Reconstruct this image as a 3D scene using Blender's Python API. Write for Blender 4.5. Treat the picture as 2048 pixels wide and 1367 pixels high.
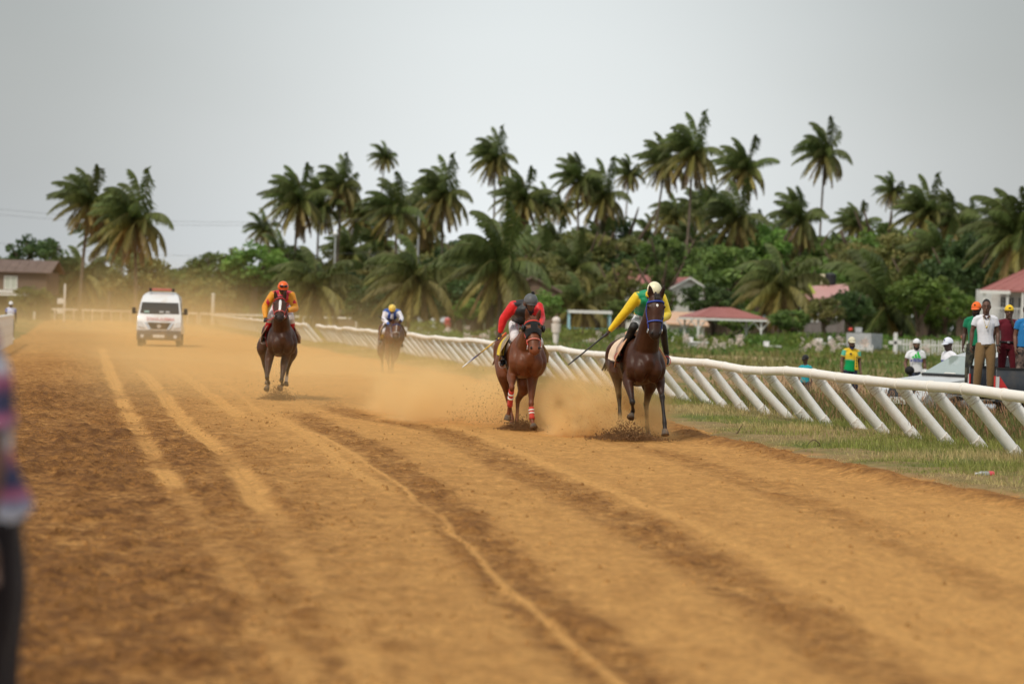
import bpy, bmesh, math, random
import numpy as np
from mathutils import Vector, Matrix, kdtree

for _o in list(bpy.data.objects):
    bpy.data.objects.remove(_o)
scene = bpy.context.scene
COL = scene.collection
PI = math.pi
rnd = random.Random(7)
nrng = np.random.default_rng(11)

# ------------------------------------------------------------------ camera
W, H, FPX = 2048.0, 1367.0, 85.0 / 36.0 * 2048.0     # photo pixels, 85 mm lens
CAM = Vector((0.0, 0.0, 1.85))                        # eye height of a standing photographer
PITCH = math.atan(-53.5 / FPX)
ROLL = 0.030
_f = Vector((0, math.cos(PITCH), math.sin(PITCH)))
_u0 = Vector((0, -math.sin(PITCH), math.cos(PITCH)))
_x0 = Vector((1, 0, 0))
C_R = _x0 * math.cos(ROLL) + _u0 * math.sin(ROLL)
C_U = _u0 * math.cos(ROLL) - _x0 * math.sin(ROLL)
cam_d = bpy.data.cameras.new('camera')
cam_o = bpy.data.objects.new('camera', cam_d)
COL.objects.link(cam_o)
m = Matrix((C_R, C_U, -_f)).transposed().to_4x4()
m.translation = CAM
cam_o.matrix_world = m
cam_d.lens = 85.0
cam_d.sensor_width = 36.0
cam_d.sensor_fit = 'HORIZONTAL'
cam_d.clip_start = 0.2
cam_d.clip_end = 6000.0
cam_d.dof.use_dof = True
cam_d.dof.focus_distance = 37.6
cam_d.dof.aperture_fstop = 1.5
scene.camera = cam_o

# ------------------------------------------------------------------ sky and sun
SUN_EL, SUN_AZ = math.radians(52), math.radians(215)  # high, behind the camera to the left
world = bpy.data.worlds.new('World')
scene.world = world
world.use_nodes = True
_n = world.node_tree.nodes
_l = world.node_tree.links
_n.clear()
w_out = _n.new('ShaderNodeOutputWorld')
w_bg = _n.new('ShaderNodeBackground')
w_bg.inputs['Strength'].default_value = 0.1
sky = _n.new('ShaderNodeTexSky')
sky.sky_type = 'NISHITA'
sky.sun_disc = False
sky.sun_elevation = SUN_EL
sky.sun_rotation = SUN_AZ
sky.air_density = 2.0
sky.dust_density = 4.0
w_tc = _n.new('ShaderNodeTexCoord')
w_map = _n.new('ShaderNodeMapping')
w_map.inputs['Scale'].default_value = (1.0, 1.0, 2.2)
w_map.inputs['Location'].default_value = (0.35, 0.0, 0.1)
w_noise = _n.new('ShaderNodeTexNoise')
w_noise.inputs['Scale'].default_value = 2.6
w_noise.inputs['Detail'].default_value = 5.0
w_noise.inputs['Roughness'].default_value = 0.45


def _wm(op, a, b):
    n = _n.new('ShaderNodeMath')
    n.operation = op
    for i, v in enumerate((a, b)):
        if isinstance(v, (int, float)):
            n.inputs[i].default_value = v
        else:
            _l.new(v, n.inputs[i])
    return n.outputs[0]


# overcast with lens vignetting painted in: dims to both sides, repeating; noise adds cloud
w_sep = _n.new('ShaderNodeSeparateXYZ')
_l.new(w_tc.outputs['Generated'], w_sep.inputs[0])
w_vignette = _wm('SINE', _wm('MULTIPLY', _wm('SUBTRACT', w_sep.outputs['X'], 0.005), 6.6), 0)
w_vignette = _wm('MULTIPLY', w_vignette, w_vignette)
w_cloud = _wm('SUBTRACT', 6.7, _wm('MULTIPLY', w_vignette, 3.0))
w_cloud = _wm('ADD', w_cloud, _wm('MULTIPLY', _wm('SUBTRACT', w_noise.outputs['Fac'], 0.5), 1.8))
w_up = _wm('SUBTRACT', 1.0, _wm('MULTIPLY', _wm('MINIMUM', _wm('MAXIMUM', w_sep.outputs['Z'], 0.0), 0.16), 1.6))
w_cloud = _wm('MULTIPLY', w_cloud, w_up)
w_ramp = _n.new('ShaderNodeCombineColor')
_l.new(_wm('MULTIPLY', w_cloud, 0.945), w_ramp.inputs[0])
_l.new(_wm('MULTIPLY', w_cloud, 1.0), w_ramp.inputs[1])
_l.new(_wm('MULTIPLY', w_cloud, 1.03), w_ramp.inputs[2])
w_mix = _n.new('ShaderNodeMix')
w_mix.data_type = 'RGBA'
w_mix.inputs['Factor'].default_value = 0.88
_l.new(w_tc.outputs['Generated'], w_map.inputs['Vector'])
_l.new(w_map.outputs['Vector'], w_noise.inputs['Vector'])
_l.new(sky.outputs['Color'], w_mix.inputs['A'])
_l.new(w_ramp.outputs['Color'], w_mix.inputs['B'])
_l.new(w_mix.outputs['Result'], w_bg.inputs['Color'])
_l.new(w_bg.outputs['Background'], w_out.inputs['Surface'])

sun_d = bpy.data.lights.new('sun', 'SUN')
sun_d.energy = 1.5
sun_d.angle = math.radians(10)
sun_d.color = (1.0, 0.93, 0.82)
sun_o = bpy.data.objects.new('sun', sun_d)
COL.objects.link(sun_o)
_sd = Vector((math.sin(SUN_AZ) * math.cos(SUN_EL), math.cos(SUN_AZ) * math.cos(SUN_EL), math.sin(SUN_EL)))
sun_o.rotation_euler = _sd.to_track_quat('Z', 'Y').to_euler()

scene.view_settings.view_transform = 'Standard'
scene.view_settings.look = 'None'
scene.view_settings.exposure = 0.62
scene.view_settings.gamma = 1.0
scene.view_settings.use_curve_mapping = False
scene.render.engine = 'CYCLES'
scene.cycles.use_denoising = True
scene.cycles.max_bounces = 6
scene.cycles.diffuse_bounces = 3
scene.cycles.glossy_bounces = 2
scene.cycles.transmission_bounces = 4
scene.cycles.transparent_max_bounces = 12
scene.cycles.volume_bounces = 4
scene.cycles.sample_clamp_indirect = 6.0
scene.cycles.use_adaptive_sampling = True
scene.cycles.adaptive_threshold = 0.015


# ------------------------------------------------------------------ photo geometry
def ray(px, py):
    return (_f * FPX + C_R * (px - W / 2) - C_U * (py - H / 2)).normalized()


def ground(px, py, z=0.0):
    d = ray(px, py)
    return CAM + d * ((z - CAM.z) / d.z)


def at(px, py, Y):
    """the point at distance Y in front of the camera seen at a photo pixel"""
    d = ray(px, py)
    return CAM + d * (Y / d.y)


def foot(px, Y, z=0.0):
    """a point on level z, distance Y, seen at photo column px"""
    py = 683.0
    for _ in range(6):
        p = at(px, py, Y)
        py += (p.z - z) * FPX / Y
    p = at(px, py, Y)
    return Vector((p.x, Y, z))


def proj(p):
    v = Vector(p) - CAM
    k = FPX / v.dot(_f)
    return (W / 2 + v.dot(C_R) * k, H / 2 - v.dot(C_U) * k)


# ------------------------------------------------------------------ materials
MATS = {}


def _nn(nt, t, **kw):
    n = nt.nodes.new(t)
    for k, v in kw.items():
        if k in n.inputs:
            n.inputs[k].default_value = v
        else:
            setattr(n, k, v)
    return n


def mat(name, color=(0.5, 0.5, 0.5), rough=0.6, var=0.12, vscale=6.0, bump=0.0, bscale=40.0, metal=0.0,
        attr=None, spec=0.4, dirt=None, dirt_amt=0.0, dirt_scale=3.0, sheen=0.0, trans=0.0, coat=0.0,
        emit=None, objvar=0.0, sub=0.0):
    """a procedural surface: colour (or colour attribute) broken up by noise, optional dirt patches and relief"""
    if name in MATS:
        return MATS[name]
    mt = bpy.data.materials.new(name)
    mt.use_nodes = True
    nt = mt.node_tree
    b = nt.nodes['Principled BSDF']
    tc = _nn(nt, 'ShaderNodeTexCoord')
    nz = _nn(nt, 'ShaderNodeTexNoise', Scale=vscale, Detail=4.0, Roughness=0.6)
    nt.links.new(tc.outputs['Object'], nz.inputs['Vector'])
    if attr:
        src = _nn(nt, 'ShaderNodeAttribute')
        src.attribute_name = attr
        csock = src.outputs['Color']
    else:
        src = _nn(nt, 'ShaderNodeRGB')
        src.outputs[0].default_value = (*color, 1)
        csock = src.outputs[0]
    hsv = _nn(nt, 'ShaderNodeHueSaturation')
    mr = _nn(nt, 'ShaderNodeMapRange')
    mr.inputs['From Min'].default_value = 0.25
    mr.inputs['From Max'].default_value = 0.75
    mr.inputs['To Min'].default_value = 1.0 - var
    mr.inputs['To Max'].default_value = 1.0 + var
    nt.links.new(nz.outputs['Fac'], mr.inputs['Value'])
    vs = mr.outputs['Result']
    if objvar:
        oi = _nn(nt, 'ShaderNodeObjectInfo')
        mo = _nn(nt, 'ShaderNodeMapRange')
        mo.inputs['To Min'].default_value = 1.0 - objvar
        mo.inputs['To Max'].default_value = 1.0 + objvar
        nt.links.new(oi.outputs['Random'], mo.inputs['Value'])
        mm = _nn(nt, 'ShaderNodeMath', operation='MULTIPLY')
        nt.links.new(vs, mm.inputs[0])
        nt.links.new(mo.outputs['Result'], mm.inputs[1])
        vs = mm.outputs[0]
        mh = _nn(nt, 'ShaderNodeMapRange')
        mh.inputs['To Min'].default_value = 0.5 - objvar * 0.06
        mh.inputs['To Max'].default_value = 0.5 + objvar * 0.06
        nt.links.new(oi.outputs['Random'], mh.inputs['Value'])
        nt.links.new(mh.outputs['Result'], hsv.inputs['Hue'])
    nt.links.new(vs, hsv.inputs['Value'])
    nt.links.new(csock, hsv.inputs['Color'])
    out = hsv.outputs['Color']
    if dirt is not None:
        dn = _nn(nt, 'ShaderNodeTexNoise', Scale=dirt_scale, Detail=6.0, Roughness=0.65)
        nt.links.new(tc.outputs['Object'], dn.inputs['Vector'])
        dr = _nn(nt, 'ShaderNodeMapRange')
        dr.inputs['From Min'].default_value = 0.48
        dr.inputs['From Max'].default_value = 0.68
        dr.inputs['To Max'].default_value = dirt_amt
        nt.links.new(dn.outputs['Fac'], dr.inputs['Value'])
        mx = _nn(nt, 'ShaderNodeMix', data_type='RGBA')
        mx.inputs['B'].default_value = (*dirt, 1)
        nt.links.new(dr.outputs['Result'], mx.inputs['Factor'])
        nt.links.new(out, mx.inputs['A'])
        out = mx.outputs['Result']
    nt.links.new(out, b.inputs['Base Color'])
    b.inputs['Roughness'].default_value = rough
    b.inputs['Metallic'].default_value = metal
    b.inputs['Specular IOR Level'].default_value = spec
    if sheen:
        b.inputs['Sheen Weight'].default_value = sheen
    if coat:
        b.inputs['Coat Weight'].default_value = coat
        b.inputs['Coat Roughness'].default_value = 0.08
    if trans:
        b.inputs['Transmission Weight'].default_value = trans
    if emit:
        b.inputs['Emission Color'].default_value = (*emit[:3], 1)
        b.inputs['Emission Strength'].default_value = emit[3]
    if bump:
        bn = _nn(nt, 'ShaderNodeTexNoise', Scale=bscale, Detail=4.0, Roughness=0.6)
        nt.links.new(tc.outputs['Object'], bn.inputs['Vector'])
        bp = _nn(nt, 'ShaderNodeBump', Strength=min(1.0, bump), Distance=0.02)
        nt.links.new(bn.outputs['Fac'], bp.inputs['Height'])
        nt.links.new(bp.outputs['Normal'], b.inputs['Normal'])
    if sub:
        # thin leaves let light through
        tr = _nn(nt, 'ShaderNodeBsdfTranslucent')
        nt.links.new(out, tr.inputs['Color'])
        ms = _nn(nt, 'ShaderNodeMixShader')
        ms.inputs[0].default_value = sub
        nt.links.new(b.outputs[0], ms.inputs[1])
        nt.links.new(tr.outputs[0], ms.inputs[2])
        nt.links.new(ms.outputs[0], nt.nodes['Material Output'].inputs['Surface'])
    MATS[name] = mt
    return mt


# ------------------------------------------------------------------ mesh helpers
def mesh_obj(name, verts, faces, material=None, parent=None, smooth=False, loc=None, cols=None, link=True):
    me = bpy.data.meshes.new(name)
    if isinstance(verts, np.ndarray):
        nv = len(verts)
        faces = np.asarray(faces)
        nf, k = faces.shape
        me.vertices.add(nv)
        me.vertices.foreach_set('co', verts.astype(np.float32).ravel())
        me.loops.add(nf * k)
        me.loops.foreach_set('vertex_index', faces.astype(np.int32).ravel())
        me.polygons.add(nf)
        me.polygons.foreach_set('loop_start', np.arange(0, nf * k, k, dtype=np.int32))
        me.update(calc_edges=True)
    else:
        me.from_pydata([tuple(v) for v in verts], [], [tuple(f) for f in faces])
        me.update()
    if cols is not None:
        a = me.color_attributes.new('Col', 'FLOAT_COLOR', 'POINT')
        c = np.ones((len(me.vertices), 4), np.float32)
        c[:, :np.shape(cols)[-1]] = cols
        a.data.foreach_set('color', c.ravel())
    if smooth:
        me.polygons.foreach_set('use_smooth', np.ones(len(me.polygons), bool))
    if material:
        me.materials.append(material)
    o = bpy.data.objects.new(name, me)
    if link:
        COL.objects.link(o)
    if parent:
        o.parent = parent
    if loc is not None:
        o.location = loc
    return o


def link_mesh(name, me, parent=None, loc=(0, 0, 0), rot=(0, 0, 0), scale=(1, 1, 1)):
    o = bpy.data.objects.new(name, me)
    COL.objects.link(o)
    o.parent = parent
    o.location = loc
    o.rotation_euler = rot
    o.scale = scale
    return o


def empty(name, loc=(0, 0, 0), rz=0.0):
    o = bpy.data.objects.new(name, None)
    o.empty_display_size = 0.2
    COL.objects.link(o)
    o.location = loc
    o.rotation_euler = (0, 0, rz)
    return o


def tag(o, label, cat, group=None):
    o['label'] = label
    o['category'] = cat
    if group:
        o['group'] = group
    return o


def kind(o, k):
    o['kind'] = k
    return o


class MB:
    """collects simple solids into one mesh"""

    def __init__(self):
        self.v, self.f = [], []

    def add(self, v, f):
        n = len(self.v)
        self.v += [tuple(p) for p in v]
        self.f += [tuple(i + n for i in q) for q in f]
        return self

    def box(self, c, s, rot=None, taper=(1, 1)):
        hx, hy, hz = s[0] / 2, s[1] / 2, s[2] / 2
        P = []
        for z, t in ((-hz, (1, 1)), (hz, taper)):
            P += [Vector((-hx * t[0], -hy * t[1], z)), Vector((hx * t[0], -hy * t[1], z)),
                  Vector((hx * t[0], hy * t[1], z)), Vector((-hx * t[0], hy * t[1], z))]
        if rot is not None:
            P = [rot @ p for p in P]
        P = [p + Vector(c) for p in P]
        return self.add(P, [(3, 2, 1, 0), (4, 5, 6, 7), (0, 1, 5, 4), (1, 2, 6, 5), (2, 3, 7, 6), (3, 0, 4, 7)])

    def cyl(self, a, b, r0, r1=None, n=12, cap=True):
        a, b = Vector(a), Vector(b)
        r1 = r0 if r1 is None else r1
        d = (b - a).normalized()
        s = d.orthogonal().normalized()
        t = d.cross(s)
        P = []
        for c, r in ((a, r0), (b, r1)):
            P += [c + (s * math.cos(2 * PI * i / n) + t * math.sin(2 * PI * i / n)) * r for i in range(n)]
        F = [(i, (i + 1) % n, n + (i + 1) % n, n + i) for i in range(n)]
        if cap:
            F += [tuple(range(n - 1, -1, -1)), tuple(range(n, 2 * n))]
        return self.add(P, F)

    def prism(self, poly, d0, d1, axis='y'):
        """extrude a 2-D outline (x,z) along y, (y,z) along x or (x,y) along z"""
        def mk(p, d):
            return {'y': (p[0], d, p[1]), 'x': (d, p[0], p[1]), 'z': (p[0], p[1], d)}[axis]
        n = len(poly)
        P = [mk(p, d0) for p in poly] + [mk(p, d1) for p in poly]
        F = [(i, (i + 1) % n, n + (i + 1) % n, n + i) for i in range(n)] + [tuple(range(n - 1, -1, -1)), tuple(range(n, 2 * n))]
        return self.add(P, F)

    def sphere(self, c, r, nu=12, nv=8, zmin=-1.0):
        rx, ry, rz = (r, r, r) if not hasattr(r, '__len__') else r
        P, F = [], []
        a0 = math.asin(max(-1, zmin))
        for j in range(nv + 1):
            a = a0 + (PI / 2 - a0) * j / nv
            for i in range(nu):
                t = 2 * PI * i / nu
                P.append((c[0] + rx * math.cos(a) * math.cos(t), c[1] + ry * math.cos(a) * math.sin(t), c[2] + rz * math.sin(a)))
        for j in range(nv):
            for i in range(nu):
                F.append((j * nu + i, j * nu + (i + 1) % nu, (j + 1) * nu + (i + 1) % nu, (j + 1) * nu + i))
        F.append(tuple(range(nu - 1, -1, -1)))
        return self.add(P, F)

    def build(self, name, material, parent=None, smooth=False, bevel=0.0, loc=None):
        me = bpy.data.meshes.new(name)
        me.from_pydata(self.v, [], self.f)
        me.update()
        bm = bmesh.new()
        bm.from_mesh(me)
        bmesh.ops.recalc_face_normals(bm, faces=bm.faces)
        if bevel:
            bmesh.ops.bevel(bm, geom=[e for e in bm.edges if len(e.link_faces) == 2 and e.calc_face_angle(0) > 0.5],
                            offset=bevel, segments=2, profile=0.6, affect='EDGES')
        bm.to_mesh(me)
        bm.free()
        if smooth:
            me.polygons.foreach_set('use_smooth', np.ones(len(me.polygons), bool))
            if hasattr(me, 'set_sharp_from_angle'):
                me.set_sharp_from_angle(angle=math.radians(40))
        if material:
            me.materials.append(material)
        o = bpy.data.objects.new(name, me)
        COL.objects.link(o)
        if parent:
            o.parent = parent
        if loc is not None:
            o.location = loc
        return o


def crom(P, sub):
    """Catmull-Rom through rows of numbers"""
    P = np.asarray(P, float)
    n = len(P)
    if n == 2:
        t = np.linspace(0, 1, sub + 1)[:, None]
        return P[0] * (1 - t) + P[1] * t
    out = []
    E = np.vstack([2 * P[0] - P[1], P, 2 * P[-1] - P[-2]])
    for i in range(n - 1):
        p0, p1, p2, p3 = E[i], E[i + 1], E[i + 2], E[i + 3]
        for k in range(sub):
            t = k / sub
            out.append(0.5 * ((2 * p1) + (-p0 + p2) * t + (2 * p0 - 5 * p1 + 4 * p2 - p3) * t * t + (-p0 + 3 * p1 - 3 * p2 + p3) * t ** 3))
    out.append(P[-1])
    return np.array(out)


def loft(pts, rad, side=(1, 0, 0), n=14, sub=4, flat=False, color=(1, 1, 1)):
    """a closed tapering tube through pts; rad rows are (half width along side, half depth)"""
    pts = [tuple(p) for p in pts]
    rad = [(r, r) if not hasattr(r, '__len__') else tuple(r) for r in rad]
    cols = [color] * len(pts) if not hasattr(color[0], '__len__') else [tuple(c) for c in color]
    Q = crom([p + r + c for p, r, c in zip(pts, rad, cols)], sub)
    P, R, C = Q[:, :3], np.maximum(Q[:, 3:5], 0.002), np.clip(Q[:, 5:8], 0, 1)
    T = np.gradient(P, axis=0)
    T /= np.linalg.norm(T, axis=1)[:, None] + 1e-9
    sd = np.asarray(side, float)
    V, CC = [], []
    if not flat:
        k0, k1 = R[0].mean() * 0.55, R[-1].mean() * 0.55
        P = np.vstack([P[0] - T[0] * k0, P, P[-1] + T[-1] * k1])
        R = np.vstack([R[0] * 0.55, R, R[-1] * 0.55])
        T = np.vstack([T[0], T, T[-1]])
        C = np.vstack([C[0], C, C[-1]])
    ang = np.linspace(0, 2 * PI, n, endpoint=False)
    for p, t, r, c in zip(P, T, R, C):
        s = sd - t * sd.dot(t)
        ln = np.linalg.norm(s)
        if ln < 0.05:
            s = np.array(Vector(t).orthogonal())
            ln = np.linalg.norm(s)
        s = s / ln
        d = np.cross(t, s)
        V.append(p + np.outer(np.cos(ang) * r[0], s) + np.outer(np.sin(ang) * r[1], d))
        CC.append(np.tile(c, (n, 1)))
    m = len(V)
    V = np.vstack(V)
    CC = np.vstack(CC)
    F = [(j * n + i, j * n + (i + 1) % n, (j + 1) * n + (i + 1) % n, (j + 1) * n + i) for j in range(m - 1) for i in range(n)]
    F += [tuple(range(n - 1, -1, -1)), tuple(range((m - 1) * n, m * n))]
    return V, F, CC


def ball(c, r, color=(1, 1, 1), nu=12, nv=8):
    b = MB().sphere(c, r, nu, nv)
    v = np.array(b.v)
    return v, b.f, np.tile(np.asarray(color, float), (len(v), 1))


def join_parts(parts):
    V, F, Cc, n = [], [], [], 0
    for v, f, c in parts:
        V.append(v)
        F += [tuple(i + n for i in q) for q in f]
        Cc.append(c)
        n += len(v)
    return np.vstack(V), F, np.vstack(Cc)


def fuse(name, parts, voxel, smooth, material, parent=None, extra=None, link=True, snap=False):
    """several overlapping tubes -> one continuous skin, coloured from the nearest tube"""
    V, F, Cc = join_parts(parts)
    tmp = bpy.data.meshes.new('tmp')
    tmp.from_pydata([tuple(v) for v in V], [], F)
    bm = bmesh.new()
    bm.from_mesh(tmp)
    bmesh.ops.recalc_face_normals(bm, faces=bm.faces)
    bm.to_mesh(tmp)
    bm.free()
    ob = bpy.data.objects.new('tmp', tmp)
    COL.objects.link(ob)
    md = ob.modifiers.new('r', 'REMESH')
    md.mode = 'VOXEL'
    md.voxel_size = voxel
    if smooth:
        ms = ob.modifiers.new('s', 'SMOOTH')
        ms.factor = 0.5
        ms.iterations = smooth
    dg = bpy.context.evaluated_depsgraph_get()
    me = bpy.data.meshes.new_from_object(ob.evaluated_get(dg))
    bpy.data.objects.remove(ob)
    bpy.data.meshes.remove(tmp)
    nv = len(me.vertices)
    co = np.empty(nv * 3, np.float32)
    me.vertices.foreach_get('co', co)
    co = co.reshape(-1, 3)
    kd = kdtree.KDTree(len(V))
    for i, v in enumerate(V):
        kd.insert(v, i)
    kd.balance()
    idx = np.fromiter((kd.find(c)[1] for c in co), int, nv)
    cols = Cc[idx]
    fs = [tuple(p.vertices) for p in me.polygons]
    ed = np.empty(len(me.edges) * 2, np.int32)
    me.edges.foreach_get('vertices', ed)
    ed = ed.reshape(-1, 2)
    deg = np.bincount(ed.ravel(), minlength=nv)[:, None] + 1.0

    def spread(c, n):
        for _ in range(n):
            a = c.copy()
            np.add.at(a, ed[:, 0], c[ed[:, 1]])
            np.add.at(a, ed[:, 1], c[ed[:, 0]])
            c = a / deg
        return c
    sm = spread(cols, 7)
    if snap:
        pal, cnt = np.unique(np.round(Cc, 4), axis=0, return_counts=True)
        pal = pal[cnt >= 40]
        if 0 < len(pal) <= 40:
            dist = ((sm[:, None, :] - pal[None]) ** 2).sum(2)
            sm = spread(pal[dist.argmin(1)], 1)
    cols = sm
    bpy.data.meshes.remove(me)
    if extra:
        ev, ef, ec = join_parts(extra)
        fs += [tuple(i + nv for i in q) for q in ef]
        co = np.vstack([co, ev])
        cols = np.vstack([cols, ec])
    o = mesh_obj(name, [tuple(c) for c in co], fs, material, parent, True, cols=cols, link=link)
    return o


def plain(name, parts, material, parent=None):
    V, F, Cc = join_parts(parts)
    o = mesh_obj(name, [tuple(v) for v in V], F, material, parent, True, cols=Cc)
    bm = bmesh.new()
    bm.from_mesh(o.data)
    bmesh.ops.recalc_face_normals(bm, faces=bm.faces)
    bm.to_mesh(o.data)
    bm.free()
    return o


def text_mesh(body, size, material, name='lettering', mirror=False, extrude=0.0, bold=0.0):
    """lettering as a mesh in the XZ plane, facing -Y"""
    cu = bpy.data.curves.new('tmp_text', 'FONT')
    cu.body = body
    cu.size = size
    cu.align_x = 'CENTER'
    cu.align_y = 'CENTER'
    cu.extrude = extrude
    cu.offset = bold
    cu.resolution_u = 2
    ob = bpy.data.objects.new('tmp_text', cu)
    COL.objects.link(ob)
    dg = bpy.context.evaluated_depsgraph_get()
    me = bpy.data.meshes.new_from_object(ob.evaluated_get(dg))
    bpy.data.objects.remove(ob)
    bpy.data.curves.remove(cu)
    me.name = name
    me.transform(Matrix.Rotation(PI / 2, 4, 'X'))
    if mirror:
        me.transform(Matrix.Scale(-1, 4, (1, 0, 0)))
        me.flip_normals()
    me.materials.clear()
    me.materials.append(material)
    return me
# ------------------------------------------------------------------ ground, dirt track, verges
def vnoise(x, y, seed=0):
    """smooth value noise in [0,1]"""
    r = np.random.default_rng(seed).random((256, 256)).astype(np.float32)
    xi, yi = np.floor(x).astype(int), np.floor(y).astype(int)
    fx, fy = x - xi, y - yi
    fx, fy = fx * fx * (3 - 2 * fx), fy * fy * (3 - 2 * fy)
    a, b = r[xi & 255, yi & 255], r[(xi + 1) & 255, yi & 255]
    c, d = r[xi & 255, (yi + 1) & 255], r[(xi + 1) & 255, (yi + 1) & 255]
    return (a * (1 - fx) + b * fx) * (1 - fy) + (c * (1 - fx) + d * fx) * fy


def fbm(x, y, seed=0, oct=4, gain=0.5):
    t, a, n = 0, 1.0, 0
    for i in range(oct):
        t = t + a * vnoise(x * 2 ** i + 17.3 * i, y * 2 ** i + 5.1 * i, seed + i)
        n += a
        a *= gain
    return t / n


def sstep(a, b, x):
    t = np.clip((x - a) / (b - a), 0, 1)
    return t * t * (3 - 2 * t)


# track coordinates: u across (0 at the foot of the inner rail, negative on the track), v along
K = 0.183
T_DIR = Vector((-K, 1, 0)).normalized()
T_RIGHT = Vector((1, K, 0)).normalized()
B0 = Vector((7.47 + K * 35.16, 0, 0))


def uv2xy(u, v):
    return B0.x + T_DIR.x * v + T_RIGHT.x * u, B0.y + T_DIR.y * v + T_RIGHT.y * u


def xy2uv(x, y):
    dx, dy = x - B0.x, y - B0.y
    return dx * T_RIGHT.x + dy * T_RIGHT.y, dx * T_DIR.x + dy * T_DIR.y


EDGE_V = np.array([0, 26, 32, 36, 42, 46, 64, 85, 110, 160, 260], float)
EDGE_U = np.array([-3.2, -3.45, -3.8, -3.6, -3.3, -2.9, -2.5, -2.4, -2.4, -2.3, -2.3], float)


def edge_u(v):
    return np.interp(v, EDGE_V, EDGE_U) + (fbm(v * 0.35, v * 0 + 3.3, 40, 3) - 0.5) * 0.9


def line_u(pix, v):
    """across-position of a line drawn on the ground, as a function of v"""
    q = [xy2uv(*ground(x, y)[:2]) for x, y in pix]
    q.sort(key=lambda t: t[1])
    vv = np.array([t[1] for t in q])
    uu = np.array([t[0] for t in q])
    return np.interp(v, vv, uu), vv[0], vv[-1]


LA = [(205, 700), (215, 735), (240, 790), (262, 835), (290, 885), (320, 930), (338, 955)]
LA2 = [(338, 955), (390, 1030), (440, 1100), (500, 1190), (590, 1330)]
LB = [(290, 750), (330, 795), (365, 840), (420, 885), (470, 925), (500, 965), (525, 1010)]
LB2 = [(525, 1010), (575, 1080), (640, 1180), (700, 1270), (760, 1367)]
LC = [(470, 780), (520, 822), (600, 858), (641, 870), (720, 917), (787, 958), (890, 1045), (994, 1153), (1098, 1248), (1222, 1348), (1260, 1385)]
LC2 = [(600, 860), (640, 890), (670, 915), (740, 960)]
D1 = [(640, 848), (766, 910), (890, 1010), (973, 1100), (1056, 1190), (1181, 1290), (1290, 1385)]
D2 = [(700, 826), (724, 833), (890, 862), (973, 908), (1098, 966), (1222, 1020), (1347, 1090), (1500, 1180), (1650, 1270), (1760, 1350)]
LE = [(960, 870), (1015, 895), (1118, 937), (1222, 982), (1347, 1032), (1500, 1100), (1650, 1180), (1800, 1270)]
LF = [(350, 740), (420, 790), (470, 825)]
LG = [(1330, 905), (1500, 960), (1750, 1060), (2048, 1200)]


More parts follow.
